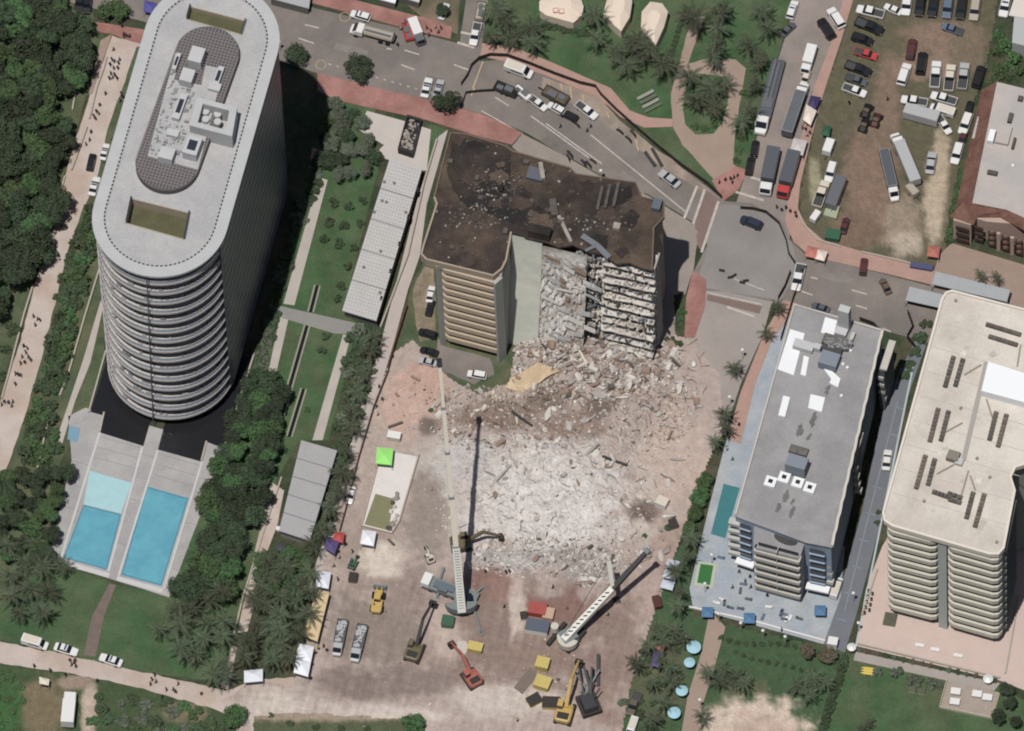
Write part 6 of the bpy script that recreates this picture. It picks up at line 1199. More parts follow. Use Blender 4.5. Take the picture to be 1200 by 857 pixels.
# ---- second crane
c2 = PS(664, 752); cr2 = thing('crane', 'white crane with a low boom ending in dark sections over the rubble edge', 'crane', (c2.x, c2.y, c2.z)); f2 = P(661, 750, 3.0); m2 = P(718, 690, 8.0); e2 = P(757, 648, 12.5)
part('crawler_frame', MB().box((c2.x + 1.2, c2.y + .8, c2.z), (6.0, 2.0, 1.2), .9).box((c2.x + .5, c2.y, c2.z + .4), (3, 4, .9), .9), DST, cr2)
for sg in (-1, 1): part('track', MB().box((c2.x + sg * 2.0, c2.y - sg * 1.0 + .6, c2.z), (6.2, .9, 1.1), .9), TRK, cr2)
part('house', MB().box((c2.x + .4, c2.y, c2.z + 1.3), (3.6, 3.4, 1.8), .5, top=(.9, .9)), CRG, cr2); cw = [(c2.x + .6 + 2.3 * math.cos(t_) - .3, c2.y - .5 + 2.4 * math.sin(t_)) for t_ in [math.pi * .85 + i * math.pi / 9 for i in range(10)]]
part('counterweight', MB().prism(cw, c2.z + 1.2, c2.z + 2.9), M('cw_cream', (200, 194, 180), .6), cr2); q = P(650, 734, 3); part('operator_cab', MB().cyl((q.x, q.y, 1.6), (q.x, q.y, 3.2), 1.0, .85, 12), M('cw_cream', (200, 194, 180)), cr2)
b2 = part('boom', MB().beam(f2, m2, 1.5, 1.3, 1.3, 1.1), STEEL, cr2); 
mb = MB(); bd = (m2 - f2).normalized(); bs = bd.cross(Vector((0, 0, 1))).normalized(); bu = bs.cross(bd)
for k in range(12): c = f2 + (m2 - f2) * (.08 + k * .075) + bu * .68; mb.beam(c - bs * .3 - bd * .3, c + bs * .3 + bd * .3, .28, .06)
part('boom_slots', mb, DST, b2, kind='stuff'); part('boom_section', MB().beam(m2, e2, 1.15, 1.1, .9, .9), DST, b2); part('boom_head', MB().beam(e2, e2 + (e2 - m2).normalized() * .9, 1.3, 1.2), CRG, b2)
part('mast', MB().beam(m2, P(713, 657, 12.5), .8, .7, 1.0, .8), M('cw_cream', (200, 194, 180)), cr2); part('stay', MB().beam(P(713, 657, 12.5), f2 + Vector((0, 0, 2)), .12, .12), DST, cr2)
# ---- boxes, mats and generators
def crate(name, label, cat, u, v, a, b_, h, rot, m, lid=None, group=None):
    p = PS(u, v); t = thing(name, label, cat, p, rot, group); part('body', MB().box((0, 0, 0), (a * SC, b_ * SC, h), top=(.98, .98)), m, t, False); part('lid', MB().box((0, 0, h), (a * SC * 1.04, b_ * SC * 1.04, .1)), lid or m, t, False); part('skid', MB().box((0, -b_ * SC * .3, -.02), (a * SC * 1.06, .15, .2)).box((0, b_ * SC * .3, -.02), (a * SC * 1.06, .15, .2)), DST, t, False); return t
DY = M('dull_yellow', (198, 176, 84), .6, .08, 1)
crate('generator', 'yellow generator alone between red excavator and cranes', 'generator', 557, 761, 17, 11, 1.4, -.3, DY); crate('generator', 'yellow generator uppermost of the stacked pair', 'generator', 636, 781, 15, 14, 1.8, -.3, DY); crate('generator', 'yellow generator lowest of the stacked pair', 'generator', 636, 803, 18, 15, 1.6, -.4, DY)
crate('skip_bin', 'yellow skip bin full of scrap beside the yellow excavator', 'skip', 646, 826, 20, 14, 1.2, -.1, DY, TRK); crate('skip_bin', 'small dark yellow bin of scrap left of the skip', 'skip', 626, 822, 16, 12, 1.0, .5, M('rust_yellow', (170, 138, 72), .7), TRK)
crate('container', 'white ended blue topped container beside the second crane', 'container', 630, 738, 26, 15, 1.9, -.25, PAINT['white'], M('container_blue', (86, 94, 110), .6)); crate('red_machine', 'red power pack beside the white ended container', 'machine', 630, 717, 20, 15, 1.6, -.25, M('machine_red', (170, 72, 64), .6, .1, 1)); crate('crate', 'tan crate right of the red power pack', 'crate', 643, 722, 12, 14, 1.3, -.25, M('crate_tan', (196, 160, 134), .8)); crate('cart', 'small cream cart left of the red power pack', 'cart', 614, 724, 8, 10, 1.0, .1, PAINT['cream'], TRK); crate('generator', 'dark green generator at the foot of the big crane', 'generator', 525, 731, 14, 13, 1.5, -.2, PAINT['green']); crate('generator', 'small grey generator on the site road below the green digger', 'generator', 414, 679, 10, 11, 1.1, -.2, PAINT['olive'], TRK)
crate('machine', 'white compact machine on the dust near the hotel palms', 'machine', 776, 592, 13, 11, 1.8, -.5, PAINT['white'], PAINT['cream']); crate('machine', 'brown compressor below the white machine', 'machine', 789, 616, 9, 11, 1.2, .3, PAINT['brown'], TRK); crate('machine', 'dark red pump beside the striped sunshades', 'machine', 770, 708, 9, 15, 1.2, .2, PAINT['maroon']); crate('machine', 'grey winch left of the boom of the second crane', 'machine', 722, 706, 8, 7, 1.0, .2, PAINT['silver'], TRK)
crate('shed', 'white flat shed roof above the lime tent', 'shed', 462, 514, 15, 9, 1.6, -.25, PAINT['cream'], PAINT['white'])
def mat_(label, px, m, h=.12, name='ground_mat'):
    c = [sum(q[i] for q in px) / len(px) for i in (0, 1)]; z = PS(*c).z; return solo(name, MB().prism(pxy(px), z, z + h), m, label, 'mat', PS(*c))
mat_('grey brown mat lying beside the yellow generators', [(622, 782), (630, 792), (612, 814), (602, 806)], M('mat_grey', (122, 108, 98), .9, .06, 1)); mat_('white dusty ring mat left of the lone generator', [(536, 752), (546, 752), (550, 760), (544, 768), (535, 764)], M('mat_white', (196, 186, 176), .9, .1, 1))
# sunken basin with green water and the white dusty slab
sheet('basin_slab', [(448, 527), (490, 536), (468, 610), (460, 624), (425, 616)], 0.07, M('white_dust', (218, 210, 204), .95, .06, .4, fine=.05), edge=.5)
sheet('basin_water', [(440, 579), (462, 585), (455, 622), (427, 615)], 0.09, M('olive_water', (132, 130, 92), .3, .05, .5))
part_w = solo('basin_wall', MB().wall(pxy([(491, 534), (468, 612), (460, 625)]), 0, .8, .3), M('wall_dusty', (178, 160, 146), .9), 'low dusty wall along the right side of the green basin', 'wall', P(491, 534)); solo('basin_wall', MB().wall(pxy([(448, 527), (424, 617), (460, 626)]), 0, .5, .25), MATS['wall_dusty'], 'low dusty kerb along the left side of the green basin', 'wall', P(448, 527))
for k in range(9): 
    q = P(463 + rr.uniform(-4, 5) - k * .5, 580 + k * 5); solo('rock', MB().blob((q.x, q.y, .3), rr.uniform(.4, .9), rr.uniform(.4, .8), .5, 4, .25, k), rr.choice([RB, RBL, SLABC]), 'loose rock heaped along the edge of the green basin', 'rock', (q.x, q.y, .08), 'rocks by the green basin')
# ------------------------------------------------------------------ tents and canopies
def tent(label, px, h, m, peaks=1, name='canopy_tent', cat='tent', peak=.9):
    """peaked canopy on legs; px = four corners of the roof as it shows"""
    c = [sum(q[i] for q in px) / 4 for i in (0, 1)]; base = P(c[0], c[1], h); base.z = PS(c[0], c[1] + h * 2.7).z; t = thing(name, label, cat, base); R_ = [Vector((p.x, p.y, h)) for p in pts(px, h)]
    mb = MB()
    for k in range(peaks):
        f0, f1 = k / peaks, (k + 1) / peaks; a, b_, c_, d_ = R_; A, B, C, D = a + (d_ - a) * f0, b_ + (c_ - b_) * f0, b_ + (c_ - b_) * f1, a + (d_ - a) * f1; ap = (A + B + C + D) / 4 + Vector((0, 0, peak)); dn = Vector((0, 0, -.35))
        mb.add([A, B, C, D, ap, A + dn, B + dn, C + dn, D + dn], [(0, 1, 4), (1, 2, 4), (2, 3, 4), (3, 0, 4), (0, 5, 6, 1), (1, 6, 7, 2), (2, 7, 8, 3), (3, 8, 5, 0)])
    part('canopy', mb, m, t)
    for p in R_: part('pole', MB().beam((p.x, p.y, base.z), (p.x, p.y, h - .2), .08, .08), PAINT['silver'], t)
    return t
CT = lambda n_, c_: M('canvas_' + n_, c_, .8)
tent('bright lime green canopy tent by the alley fence', [(442, 524), (461, 526), (459, 545), (440, 543)], 2.6, CT('lime', (150, 235, 100)), peak=.7); tent('square white tent at the lower end of the green basin', [(425, 621), (441, 623), (438, 640), (422, 637)], 2.6, CT('white', (236, 238, 244))); tent('white tent above the long tan tent', [(372, 668), (388, 671), (385, 690), (370, 687)], 2.6, CT('white2', (228, 230, 238)))
tent('double white tent below the long tan tent', [(350, 754), (368, 758), (361, 793), (344, 788)], 2.8, CT('white', (236, 238, 244)), 2); tent('long tan ridge tent beside the palms', [(370, 692), (386, 695), (372, 752), (356, 745)], 2.8, CT('tan', (214, 186, 138)), 1, peak=.3)
tent('purple canopy tent beside the alley palms', [(383, 630), (398, 634), (392, 650), (380, 642)], 2.5, CT('purple', (92, 76, 128))); tent('red canopy tent next to the purple tent', [(392, 624), (404, 624), (402, 636), (390, 634)], 2.5, CT('red', (196, 72, 70))); tent('white and green tent under the palms by the sandy road', [(286, 786), (308, 784), (308, 798), (286, 800)], 2.4, CT('white2', (228, 230, 238)))
tent('dark purple canopy beside the covered semi truck', [(950, 112), (962, 114), (956, 128), (946, 124)], 2.6, CT('violet', (70, 58, 104))); tent('cream canopy leaning against the purple canopy', [(945, 122), (957, 130), (950, 147), (941, 140)], 2.6, CT('cream', (240, 222, 206))); tent('white equipment tent behind the grey boxed lorries', [(930, 162), (946, 165), (941, 182), (925, 179)], 2.6, CT('pale', (206, 198, 194))); tent('small dark green tent on the grass by the lorry street', [(965, 147), (974, 148), (972, 160), (963, 158)], 2.2, CT('green', (44, 96, 68)), peak=.6)
tent('bright blue canopy at the edge of the avenue by the tower', [(169, 0), (184, 4), (180, 16), (168, 13)], 2.6, CT('blue', (88, 84, 160))); tent('purple and pink canopy under palms left of the round umbrellas', [(767, 762), (776, 764), (772, 782), (763, 780)], 2.4, CT('purple', (92, 76, 128))); tent('red canopy above the purple one by the site palms', [(768, 752), (780, 756), (777, 764), (766, 760)], 2.4, CT('coral', (196, 120, 104)))
tent('red and white checkpoint canopy on the pavement corner', [(946, 288), (960, 291), (957, 303), (943, 300)], 2.4, CT('coral', (196, 120, 104))); tent('cream canopy beside the checkpoint canopy', [(958, 292), (970, 295), (966, 306), (955, 303)], 2.4, CT('cream', (240, 222, 206))); tent('small white beach hut roof below the sandy road', [(46, 793), (58, 796), (57, 803), (46, 801)], 2.4, CT('hut', (224, 216, 190)), peak=.5)
tent('small orange canopy among debris by the dirt lot corner', [(1088, 288), (1102, 289), (1100, 302), (1086, 300)], 2.2, CT('orange', (188, 108, 92)))
for k in range(3): tent('striped white sunshade in the row along the hotel palms', [(783 - k * 3, 655 + k * 12), (797 - k * 3, 658 + k * 12), (794 - k * 3, 668 + k * 12), (779 - k * 3, 664 + k * 12)], 2.2, CT('stripe', (196, 204, 218)), peak=.4, name='sunshade').__setitem__('group', 'striped sunshades')
crate('waste_bin', 'green waste bin at the corner of the dirt lot', 'bin', 976, 278, 17, 13, 1.4, -.25, CT('green', (44, 96, 68))); 
def lattice(label, px, m):
    c = [sum(q[i] for q in px) / 4 for i in (0, 1)]; t = thing('cable_crate', label, 'crate', P(*c)); Q = pts(px, 1.0); part('body', MB().prism([p[:2] for p in Q], 0, 1.0), m, t); mb = MB()
    for k in range(5):
        f = k / 4; mb.beam(Q[0] + (Q[1] - Q[0]) * f + Vector((0, 0, .06)), Q[3] + (Q[2] - Q[3]) * (1 - f) + Vector((0, 0, .06)), .12, .08)
    part('strap', mb, PAINT['silver'], t, kind='stuff')
lattice('pale green crate with crossed straps behind the long trailer', [(969, 239), (984, 242), (980, 256), (965, 252)], M('crate_green', (160, 168, 128), .8, .1, 1))
# umbrellas
def umbrella(label, u, v, r_, m, n, h, group):
    p = P(u, v, h); t = thing('umbrella', label, 'umbrella', (p.x, p.y, 0), .3, group); mb = MB(); k = [(r_ * math.cos(i * 6.2832 / n + .4), r_ * math.sin(i * 6.2832 / n + .4), h - .5) for i in range(n)]
    mb.add(k + [(0, 0, h)] + [(x, y, z - .2) for x, y, z in k], [(i, (i + 1) % n, n) for i in range(n)] + [(i, n + 1 + i, n + 1 + (i + 1) % n, (i + 1) % n) for i in range(n)]); part('canopy', mb, m, t, False); part('pole', MB().cyl((0, 0, 0), (0, 0, h - .1), .05), PAINT['silver'], t, False)
    for i in range(n): part('rib', MB().beam((0, 0, h - .08), tuple(x * 1.0 for x in k[i][:2]) + (h - .56,), .05, .04), PAINT['silver'], t, False)
UB = M('umb_blue', (156, 204, 218), .8); UBD = M('umb_navy', (76, 122, 162), .8)
for u, v, r_ in ((813, 757, 1.55), (808, 775, 1.2), (799, 808, 1.3), (790, 834, 1.4)): umbrella('round pale blue umbrella among the palms by the tan path', u, v, r_, UB, 12, 2.6, 'round umbrellas')
for u, v in ((829, 716), (878, 723), (961, 714)): umbrella('square blue umbrella on the hotel deck', u, v, 1.7, UBD, 4, 2.6, 'square umbrellas')
for u, v, a in ((1078, 757, .2), (1096, 762, .2), (1123, 769, .2)):
    p = P(u, v); t = thing('sunbed', 'white sunbed on the pink terrace', 'sunbed', p, -.25, 'sunbeds on the pink terrace'); part('frame', MB().box((0, 0, .25), (1.9, .8, .1)), PAINT['white'], t, False); part('cushion', MB().box((.1, 0, .35), (1.6, .7, .12)), PAINT['white'], t, False)
    for x in (-.8, .8):
        for y in (-.3, .3): part('leg', MB().box((x, y, 0), (.07, .07, .26)), PAINT['silver'], t, False)
for u, v, s_ in ((998, 757, 1.0), (1158, 794, 1.1)):
    q = P(u, v, 2.2); umbrella('round white parasol at the corner of the pink terrace', u, v, s_, PAINT['white'], 10, 2.2, 'white parasols')
crate('kiosk', 'small white roofed kiosk at the end of the hotel driveway', 'kiosk', 976, 757, 11, 10, 2.2, -.25, PAINT['white']); crate('planter', 'square planted pit on the pink terrace', 'planter', 1043, 727, 14, 16, .5, -.25, M('planter_rim', (168, 150, 136), .9), M('planter_soil', (92, 92, 74), .95, .2, 1))
k_ = thing('kayak_rack', 'yellow kayaks on a rack beside the lawn hedge', 'kayak rack', P(1018, 788), -.2)
for i in range(3): part('kayak', MB().loft([(-1.6, .08, .5, .6), (-.9, .28, .4, .72), (.9, .28, .4, .72), (1.6, .08, .5, .6)]), M('kayak_yellow', (222, 192, 60), .4), k_, False).location = (0, -.6 + i * .6, 0)
part('rack', MB().box((-.8, 0, 0), (.1, 2.0, .42)).box((.8, 0, 0), (.1, 2.0, .42)), PAINT['silver'], k_, False)
for u, v, l in ((1069, 809, 'left'), (1080, 811, 'right')): crate('cold_frame', 'small square cream framed bed on the lower lawn', 'garden bed', u, v, 8, 7, .4, -.2, PAINT['cream'], M('planter_soil', (92, 92, 74)), 'square beds on the lower lawn')
for u, v in ((1120, 812), (1119, 824), (1145, 815), (1157, 819)): crate('picnic_table', 'pale picnic table on the plank deck', 'table', u, v, 11, 8, .75, -.2, PAINT['silver'], PAINT['white'], 'tables on the plank deck')
solo('deck_rail', MB().wall(pxy([(1110, 797), (1101, 830), (1163, 843)]), 0, .9, .12), PAINT['cream'], 'cream rail around the plank deck', 'railing', P(1110, 797))
b_ = thing('bench', 'grey plank platform on the park lawn', 'bench', P(760, 117)); 
for k in range(4): 
    a, c = P(747 + k * 3, 122 - 6 + k * 5, .5), P(766 + k * 3, 106 + k * 5, .5); part('plank', MB().beam(a, c, .7, .12), M('plank_grey', (150, 150, 138), .85, .1, 1) if k % 2 == 0 else M('plank_green', (96, 108, 84), .85), b_)
part('support', MB().box((P(760, 117).x, P(760, 117).y, 0), (2.4, 2.4, .42), .6), TRK, b_)
# ------------------------------------------------------------------ fences and walls
def fence(label, px, h, m, name='mesh_fence', post=2.4, t_=.12):
    l = pxy(px); f = thing(name, label, 'fence', P(*px[0])); part('screen', MB().wall(l, .02, h, t_), m, f)
    for p, a in along(l, post, False): part('post', MB().box((p.x, p.y, 0), (.12, .2, h + .1), a), DARKM, f)
BF = M('black_mesh', (52, 44, 44), .9)
fence('dark screened fence curving along the north side of the closed road', [(541, 100), (548, 90), (553, 78), (562, 70), (575, 66), (595, 67), (620, 76), (650, 88), (680, 99), (698, 103), (704, 112), (722, 130), (740, 146), (770, 172), (800, 196), (830, 217), (846, 233)], 1.4, BF); fence('thin dark barrier line from the pavement across the road to the fence', [(540, 128), (546, 110), (562, 108), (580, 107)], 1.0, BF, 'barrier_fence')
fence('dark fence bending round the checkpoint corner', [(868, 245), (882, 246), (898, 250), (913, 263), (921, 282), (924, 298), (932, 310)], 1.2, BF); fence('dark fence from the checkpoint down to the hotel corner', [(926, 322), (920, 338), (912, 352)], 1.8, BF); fence('dark fence from white pickup along the hotel side', [(944, 316), (936, 336), (930, 350), (915, 400)], 1.6, BF)
fence('dark screen fence along the avenue above the hotel roof', [(1008, 376), (1024, 382), (1034, 393)], 1.6, BF); fence('wavy dark fence before the cream block', [(1064, 368), (1070, 385), (1063, 397), (1072, 408)], 1.8, BF); fence('low dark rail on the avenue beside the cream roof', [(1064, 356), (1100, 364)], 1.0, BF)
fence('dark red screen fence along the alley beside the terracotta yard', [(477, 362), (470, 385), (462, 410), (455, 435)], 1.8, M('red_mesh', (122, 60, 58), .9)); fence('brown site fence along the right edge of the alley', [(455, 437), (438, 480), (420, 540), (405, 600), (398, 625)], 1.6, M('brown_mesh', (120, 98, 86), .9))
GW = M('garden_wall', (176, 166, 150), .9, .06, .6)
for l, lb_ in (([(125, 68), (122, 80), (113, 105), (105, 140)], 'pale wall along the park side of the sandy path near the street'), ([(102, 150), (92, 178), (84, 200)], 'pale wall along the park side of the sandy path near the patrol cars'), ([(76, 208), (66, 245), (62, 262)], 'pale wall along the park side of the sandy path beside the wood'), ([(39, 335), (28, 370), (10, 440), (2, 468)], 'pale wall between grass strip and lower sandy path'), ([(118, 312), (100, 370), (80, 440), (70, 465)], 'pale thin wall inside the hedge beside the tower'), ([(60, 478), (44, 550)], 'pale thin wall in the hedge left of the pool terrace'), ([(99, 79), (90, 100), (85, 130)], 'pale wall stub inside the park wood')):
    solo('garden_wall', MB().wall(pxy(l), -.1, .7, .35), GW, lb_, 'wall', P(*l[0]))
for l, lb_ in (([(124, 412), (104, 484)], 'low pale wall left of the dark basin'), ([(122, 484), (117, 507)], 'short pale wall end at the left dark basin'), ([(242, 518), (236, 541)], 'short pale wall end at the right dark basin'), ([(298, 415), (264, 522)], 'low pale wall right of the dark basin'), ([(512, 165), (497, 215), (478, 300), (446, 385)], 'long pale wall between garden hall and alley'), ([(330, 560), (310, 620), (285, 700), (274, 745)], 'low pale wall beside the belt of trees and the pavilion path'), ([(807, 712), (880, 728), (967, 752)], 'white edge wall of the hotel deck above the lawn'), ([(1005, 755), (1172, 795)], 'brown edge wall below the pink terrace'), ([(1194, 700), (1178, 790)], 'planted divider wall across the pink terrace'), ([(1010, 722), (1028, 668)], 'pale kerb wall on the left of the pink terrace')):
    solo('garden_wall', MB().wall(pxy(l), -.02, .9 if 'alley' in lb_ else .5, .35), GW if 'white' not in lb_ else PAINT['white'], lb_, 'wall', P(*l[0]))
solo('corner_kerb', MB().wall(pxy([(936, 250), (940, 262), (958, 282), (985, 290)]), 0, .5, .3), GW, 'pale kerb wall curving round the corner of the dirt lot', 'wall', P(936, 250)); solo('corner_kerb', MB().wall(pxy([(1010, 296), (1062, 308), (1092, 318)]), 0, .5, .3), GW, 'pale kerb wall along the dirt lot above the avenue', 'wall', P(1010, 296))
# long dark poles and barriers on the closed road
for (a, b_, lb_) in (((756, 178), (768, 195), 'left of a pair'), ((764, 174), (776, 195), 'right of a pair')): solo('pipe_bundle', MB().beam(P(*a, .3), P(*b_, .3), .6, .5), DST, 'dark pipe bundle on the yellow bays, ' + lb_, 'pipes', P(*a))
for k in range(5): q = P(846 + k * 7 + (k % 2) * 3, 318 + k * 3 + (k % 2) * 5); solo('traffic_barrier', MB().box((q.x, q.y, .016), (1.2, .35, .8), .4 * (k % 3) - .3, top=(1, .4)), DST, 'dark traffic barrier on the pale intersection', 'barrier', q, 'barriers on the intersection')
# street lamps: pale heads on poles
LH = PAINT['white']
for u, v in ((704, 200), (327, 49), (875, 592), (834, 650), (826, 654 + 30), (842, 722 - 3), (868, 730), (894, 739), (920, 746), (1000, 695), (1006, 730), (804, 746), (855, 465), (870, 410), (820, 820)):
    p = P(u, v, 4.0); t = thing('lamp_post', 'slim lamp post with a round white head', 'lamp post', (p.x, p.y, 0), 0, 'lamp posts'); part('pole', MB().cyl((0, 0, 0), (0, 0, 3.8), .06), PAINT['silver'], t, False); part('lamp_head', MB().blob((0, 0, 4.0), .38, .38, .3, 5, 0), LH, t, False)

# glazed awnings beside the cream block, blue tarp, garden furniture by the pavilion
for px_, lb_ in (([(1096, 318), (1184, 340), (1180, 354), (1092, 333)], 'long pale grey awning between the plaza and the cream roof'), ([(1066, 336), (1112, 347), (1106, 362), (1061, 352)], 'short pale grey awning over the avenue beside the cream roof')):
    c = [sum(q[i] for q in px_) / 4 for i in (0, 1)]; t = thing('awning', lb_, 'awning', P(*c)); Q = pts(px_, 3.0); part('roof', MB().prism([p[:2] for p in Q], 2.85, 3.0), M('awning_grey', (164, 168, 170), .5, .05, .5), t)
    for k in range(9): A_, B_ = Q[0] + (Q[1] - Q[0]) * (k + .5) / 9, Q[3] + (Q[2] - Q[3]) * (k + .5) / 9; part('rib', MB().beam(A_ + Vector((0, 0, .03)), B_ + Vector((0, 0, .03)), .1, .06), PAINT['silver'], t)
    for p in Q: part('post', MB().beam((p.x, p.y, 0), (p.x, p.y, 2.85), .12, .12), PAINT['silver'], t)
crate('tarp_pile', 'blue tarp covered pile at the lot edge above the avenue', 'pile', 1080, 314, 26, 7, .8, -.25, M('tarp_blue', (78, 80, 118), .8)); crate('bench', 'white bench beside the pavilion', 'bench', 334, 622, 20, 5, .6, -.2, PAINT['white']); 
for u, v in ((329, 640), (331, 652)): umbrella('dark garden umbrella below the pavilion', u, v, 1.1, M('umb_dark', (70, 72, 78), .8), 8, 2.3, 'dark garden umbrellas')
# ================================================================== rubble
RUB = {'pale': M('rubble_pale', (206, 197, 187), .95, .25, 1.2), 'grey': M('rubble_grey', (170, 162, 156), .95, .18, 1.2), 'brown': M('rubble_brown', (150, 126, 110), .95, .2, 1.2), 'dark': M('rubble_dark', (98, 88, 82), .95, .2, 1.2)}
rr = random.Random(77); acc = {k: MB() for k in RUB}
ZONES = [(690, 425, 110, 45, 3600, 1.0, (.4, .25, .25, .1)), (760, 470, 60, 60, 2000, .7, (.3, .25, .35, .1)), (620, 410, 60, 30, 1400, .9, (.35, .3, .25, .1)), (600, 490, 100, 45, 2000, .7, (.25, .25, .35, .15)), (640, 590, 130, 80, 3200, .6, (.65, .25, .06, .04)), (650, 655, 110, 24, 1700, .8, (.45, .4, .05, .1)), (540, 470, 60, 45, 800, .6, (.3, .2, .4, .1)), (500, 480, 40, 45, 300, .5, (.3, .2, .4, .1)), (560, 560, 70, 60, 700, .5, (.6, .3, .05, .05)), (740, 540, 70, 70, 900, .5, (.4, .2, .35, .05)), (700, 670, 35, 20, 500, .8, (.4, .4, .1, .1)), (600, 760, 180, 90, 420, .35, (.25, .25, .35, .15)), (655, 775, 45, 45, 160, .6, (.2, .2, .35, .25)), (440, 700, 60, 110, 120, .35, (.3, .3, .3, .1)), (500, 640, 60, 60, 160, .35, (.35, .3, .25, .1)), (1060, 290, 45, 14, 160, .4, (.4, .3, .2, .1))]
KEYS = ('pale', 'grey', 'brown', 'dark')
for (cu, cv, a, b_, n, sz, wt) in ZONES:
    for k in range(n):
        q = math.sqrt(rr.random()); t = rr.uniform(0, 6.283); u, v_ = cu + a * q * math.cos(t), cv + b_ * q * math.sin(t)
        if v_ < 372 or (u < 602 and v_ < 452 and u > 500): continue
        p = P(u, v_); p.z = (H(u, v_) if inside(u, v_, SITE) else 0) - .12; s = sz * (0.16 + 0.5 * rr.random() ** 3 + (1.3 * rr.random() if rr.random() < .035 else 0)); m = rr.choices(KEYS, wt)[0]
        ax_ = rr.uniform(.5, 2.2); tl = (rr.uniform(-.5, .5), rr.uniform(-.5, .5)); acc[m].box(p, (s * ax_, s * rr.uniform(.5, 1.1), s * rr.uniform(.4, 1.0)), rr.uniform(0, 6.28), top=(rr.uniform(.5, 1), rr.uniform(.4, 1)), off=(tl[0] * s, tl[1] * s))
rb = MB()
for k in range(430):
    u, v_ = (rr.gauss(700, 60), rr.gauss(430, 28)) if k < 370 else (rr.uniform(560, 780), rr.uniform(480, 670))
    if not inside(u, v_, SITE) or v_ < 385: continue
    p = PS(u, v_); a = rr.uniform(0, 6.28); q = p.copy(); q.z += .1
    for j in range(3):
        a += rr.uniform(-.7, .7); e = q + Vector((math.cos(a), math.sin(a), rr.uniform(-.3, .45))) * rr.uniform(.4, 1.1); rb.beam(q, e, .09, .09); q = e
o = link('twisted_rebar', rb.mesh('twisted_rebar', [M('rebar', (112, 94, 82), .8)])); tag(o, 'twisted rusty rebar and cable sticking out of the rubble heap', 'rebar', kind='stuff')
for k in KEYS:
    o = link('rubble', acc[k].mesh('rubble', [RUB[k]])); tag(o, {'pale': 'pale broken concrete rubble strewn over the heap', 'grey': 'grey crushed rubble strewn over the heap', 'brown': 'brown earthy rubble strewn over the heap', 'dark': 'dark charred rubble bits strewn over the heap'}[k], 'rubble', kind='stuff')
# larger broken slabs, each its own thing
for k in range(150):
    if k < 100: u, v_ = rr.gauss(700, 60), rr.uniform(390, 470)
    else: u, v_ = rr.uniform(560, 800), rr.uniform(440, 665)
    if not inside(u, v_, SITE) or v_ < 388 or u < 608 and v_ < 460: continue
    p = PS(u, v_); a, b2 = rr.uniform(.9, 3.2) + (1.6 if rr.random() < .15 else 0), rr.uniform(.5, 1.8); tilt = Matrix.Rotation(rr.uniform(-.5, .5), 4, 'X') @ Matrix.Rotation(rr.uniform(-.5, .5), 4, 'Y') @ Matrix.Rotation(rr.uniform(0, 3.1), 4, 'Z')
    mb = MB(); out = [(a / 2 * math.cos(t) * rr.uniform(.7, 1.1), b2 / 2 * math.sin(t) * rr.uniform(.7, 1.1)) for t in [i * 6.283 / 7 for i in range(7)]]; mb.prism(out, -.12, .14)
    mb.v = [tuple(tilt @ Vector(x)) for x in mb.v]; me = mb.mesh('concrete_slab', [rr.choice([RUB['pale'], RUB['grey'], SLABC, RUB['brown']])]); o = link('concrete_slab', me); o.location = p + Vector((0, 0, .35)); tag(o, 'broken concrete slab tilted on the rubble heap' if k < 100 else 'broken concrete slab half buried in the open rubble field', 'slab', 'slabs below the open floors' if k < 100 else 'slabs in the rubble field')
for (a, b2, m, lb_) in (((600, 488), (624, 504), DST, 'dark steel beam lying on the brown rubble'), ((706, 539), (735, 549), DST, 'dark steel beam lying on the pale rubble'), ((622, 390), (640, 420), DST, 'dark twisted strip hanging over the rubble foot'), ((668, 402), (688, 436), PAINT['cream'], 'long pale timber across the upper rubble'), ((724, 398), (735, 420), PAINT['tan'], 'tan timber leaning below the open floors'), ((575, 575), (597, 553), RUB['grey'], 'grey pipe lying across the pale rubble'), ((455, 502), (472, 496), RUB['dark'], 'dark log in the terracotta yard'), ((482, 442), (492, 447), RUB['brown'], 'brown log near the balcony block lawn'), ((455, 633), (462, 640), RUB['dark'], 'dark bar by the white square tent')):
    A, B = PS(*a), PS(*b2); A.z += .35; B.z += .45; solo('beam', MB().beam(A, B, .45, .4), m, lb_, 'beam', A)
c = PS(628, 442); pl = [(592, 458), (600, 448), (650, 418), (657, 420), (663, 436), (640, 448), (614, 464), (602, 462)]; zz = H(628, 442) + 1.1
solo('roof_sheet', MB().prism(pxy(rough_edge(pl, .8, 7, 2)), zz, zz + .18), M('tan_sheet', (216, 190, 152), .9, .1, .6, rgb2=(196, 168, 132), fine=.12), 'long tan roof sheet lying across the rubble below the balcony block', 'sheet', (c.x, c.y, zz))
for u, v_, s, lb_ in ((813, 428, 1.0, 'white sack standing on the dusty side road'), (624, 634, .7, 'bright white sack on the pale rubble'), (674, 472, .6, 'white sack on the brown rubble'), (752, 568, .6, 'white sack near the white machine')): q = PS(u, v_); solo('sack', MB().blob((q.x, q.y, q.z + .4 * s), .55 * s, .75 * s, .5 * s, 5, .08, 3), PAINT['white'], lb_, 'sack', q)
# leaf litter and paving tufts are part of the ground materials

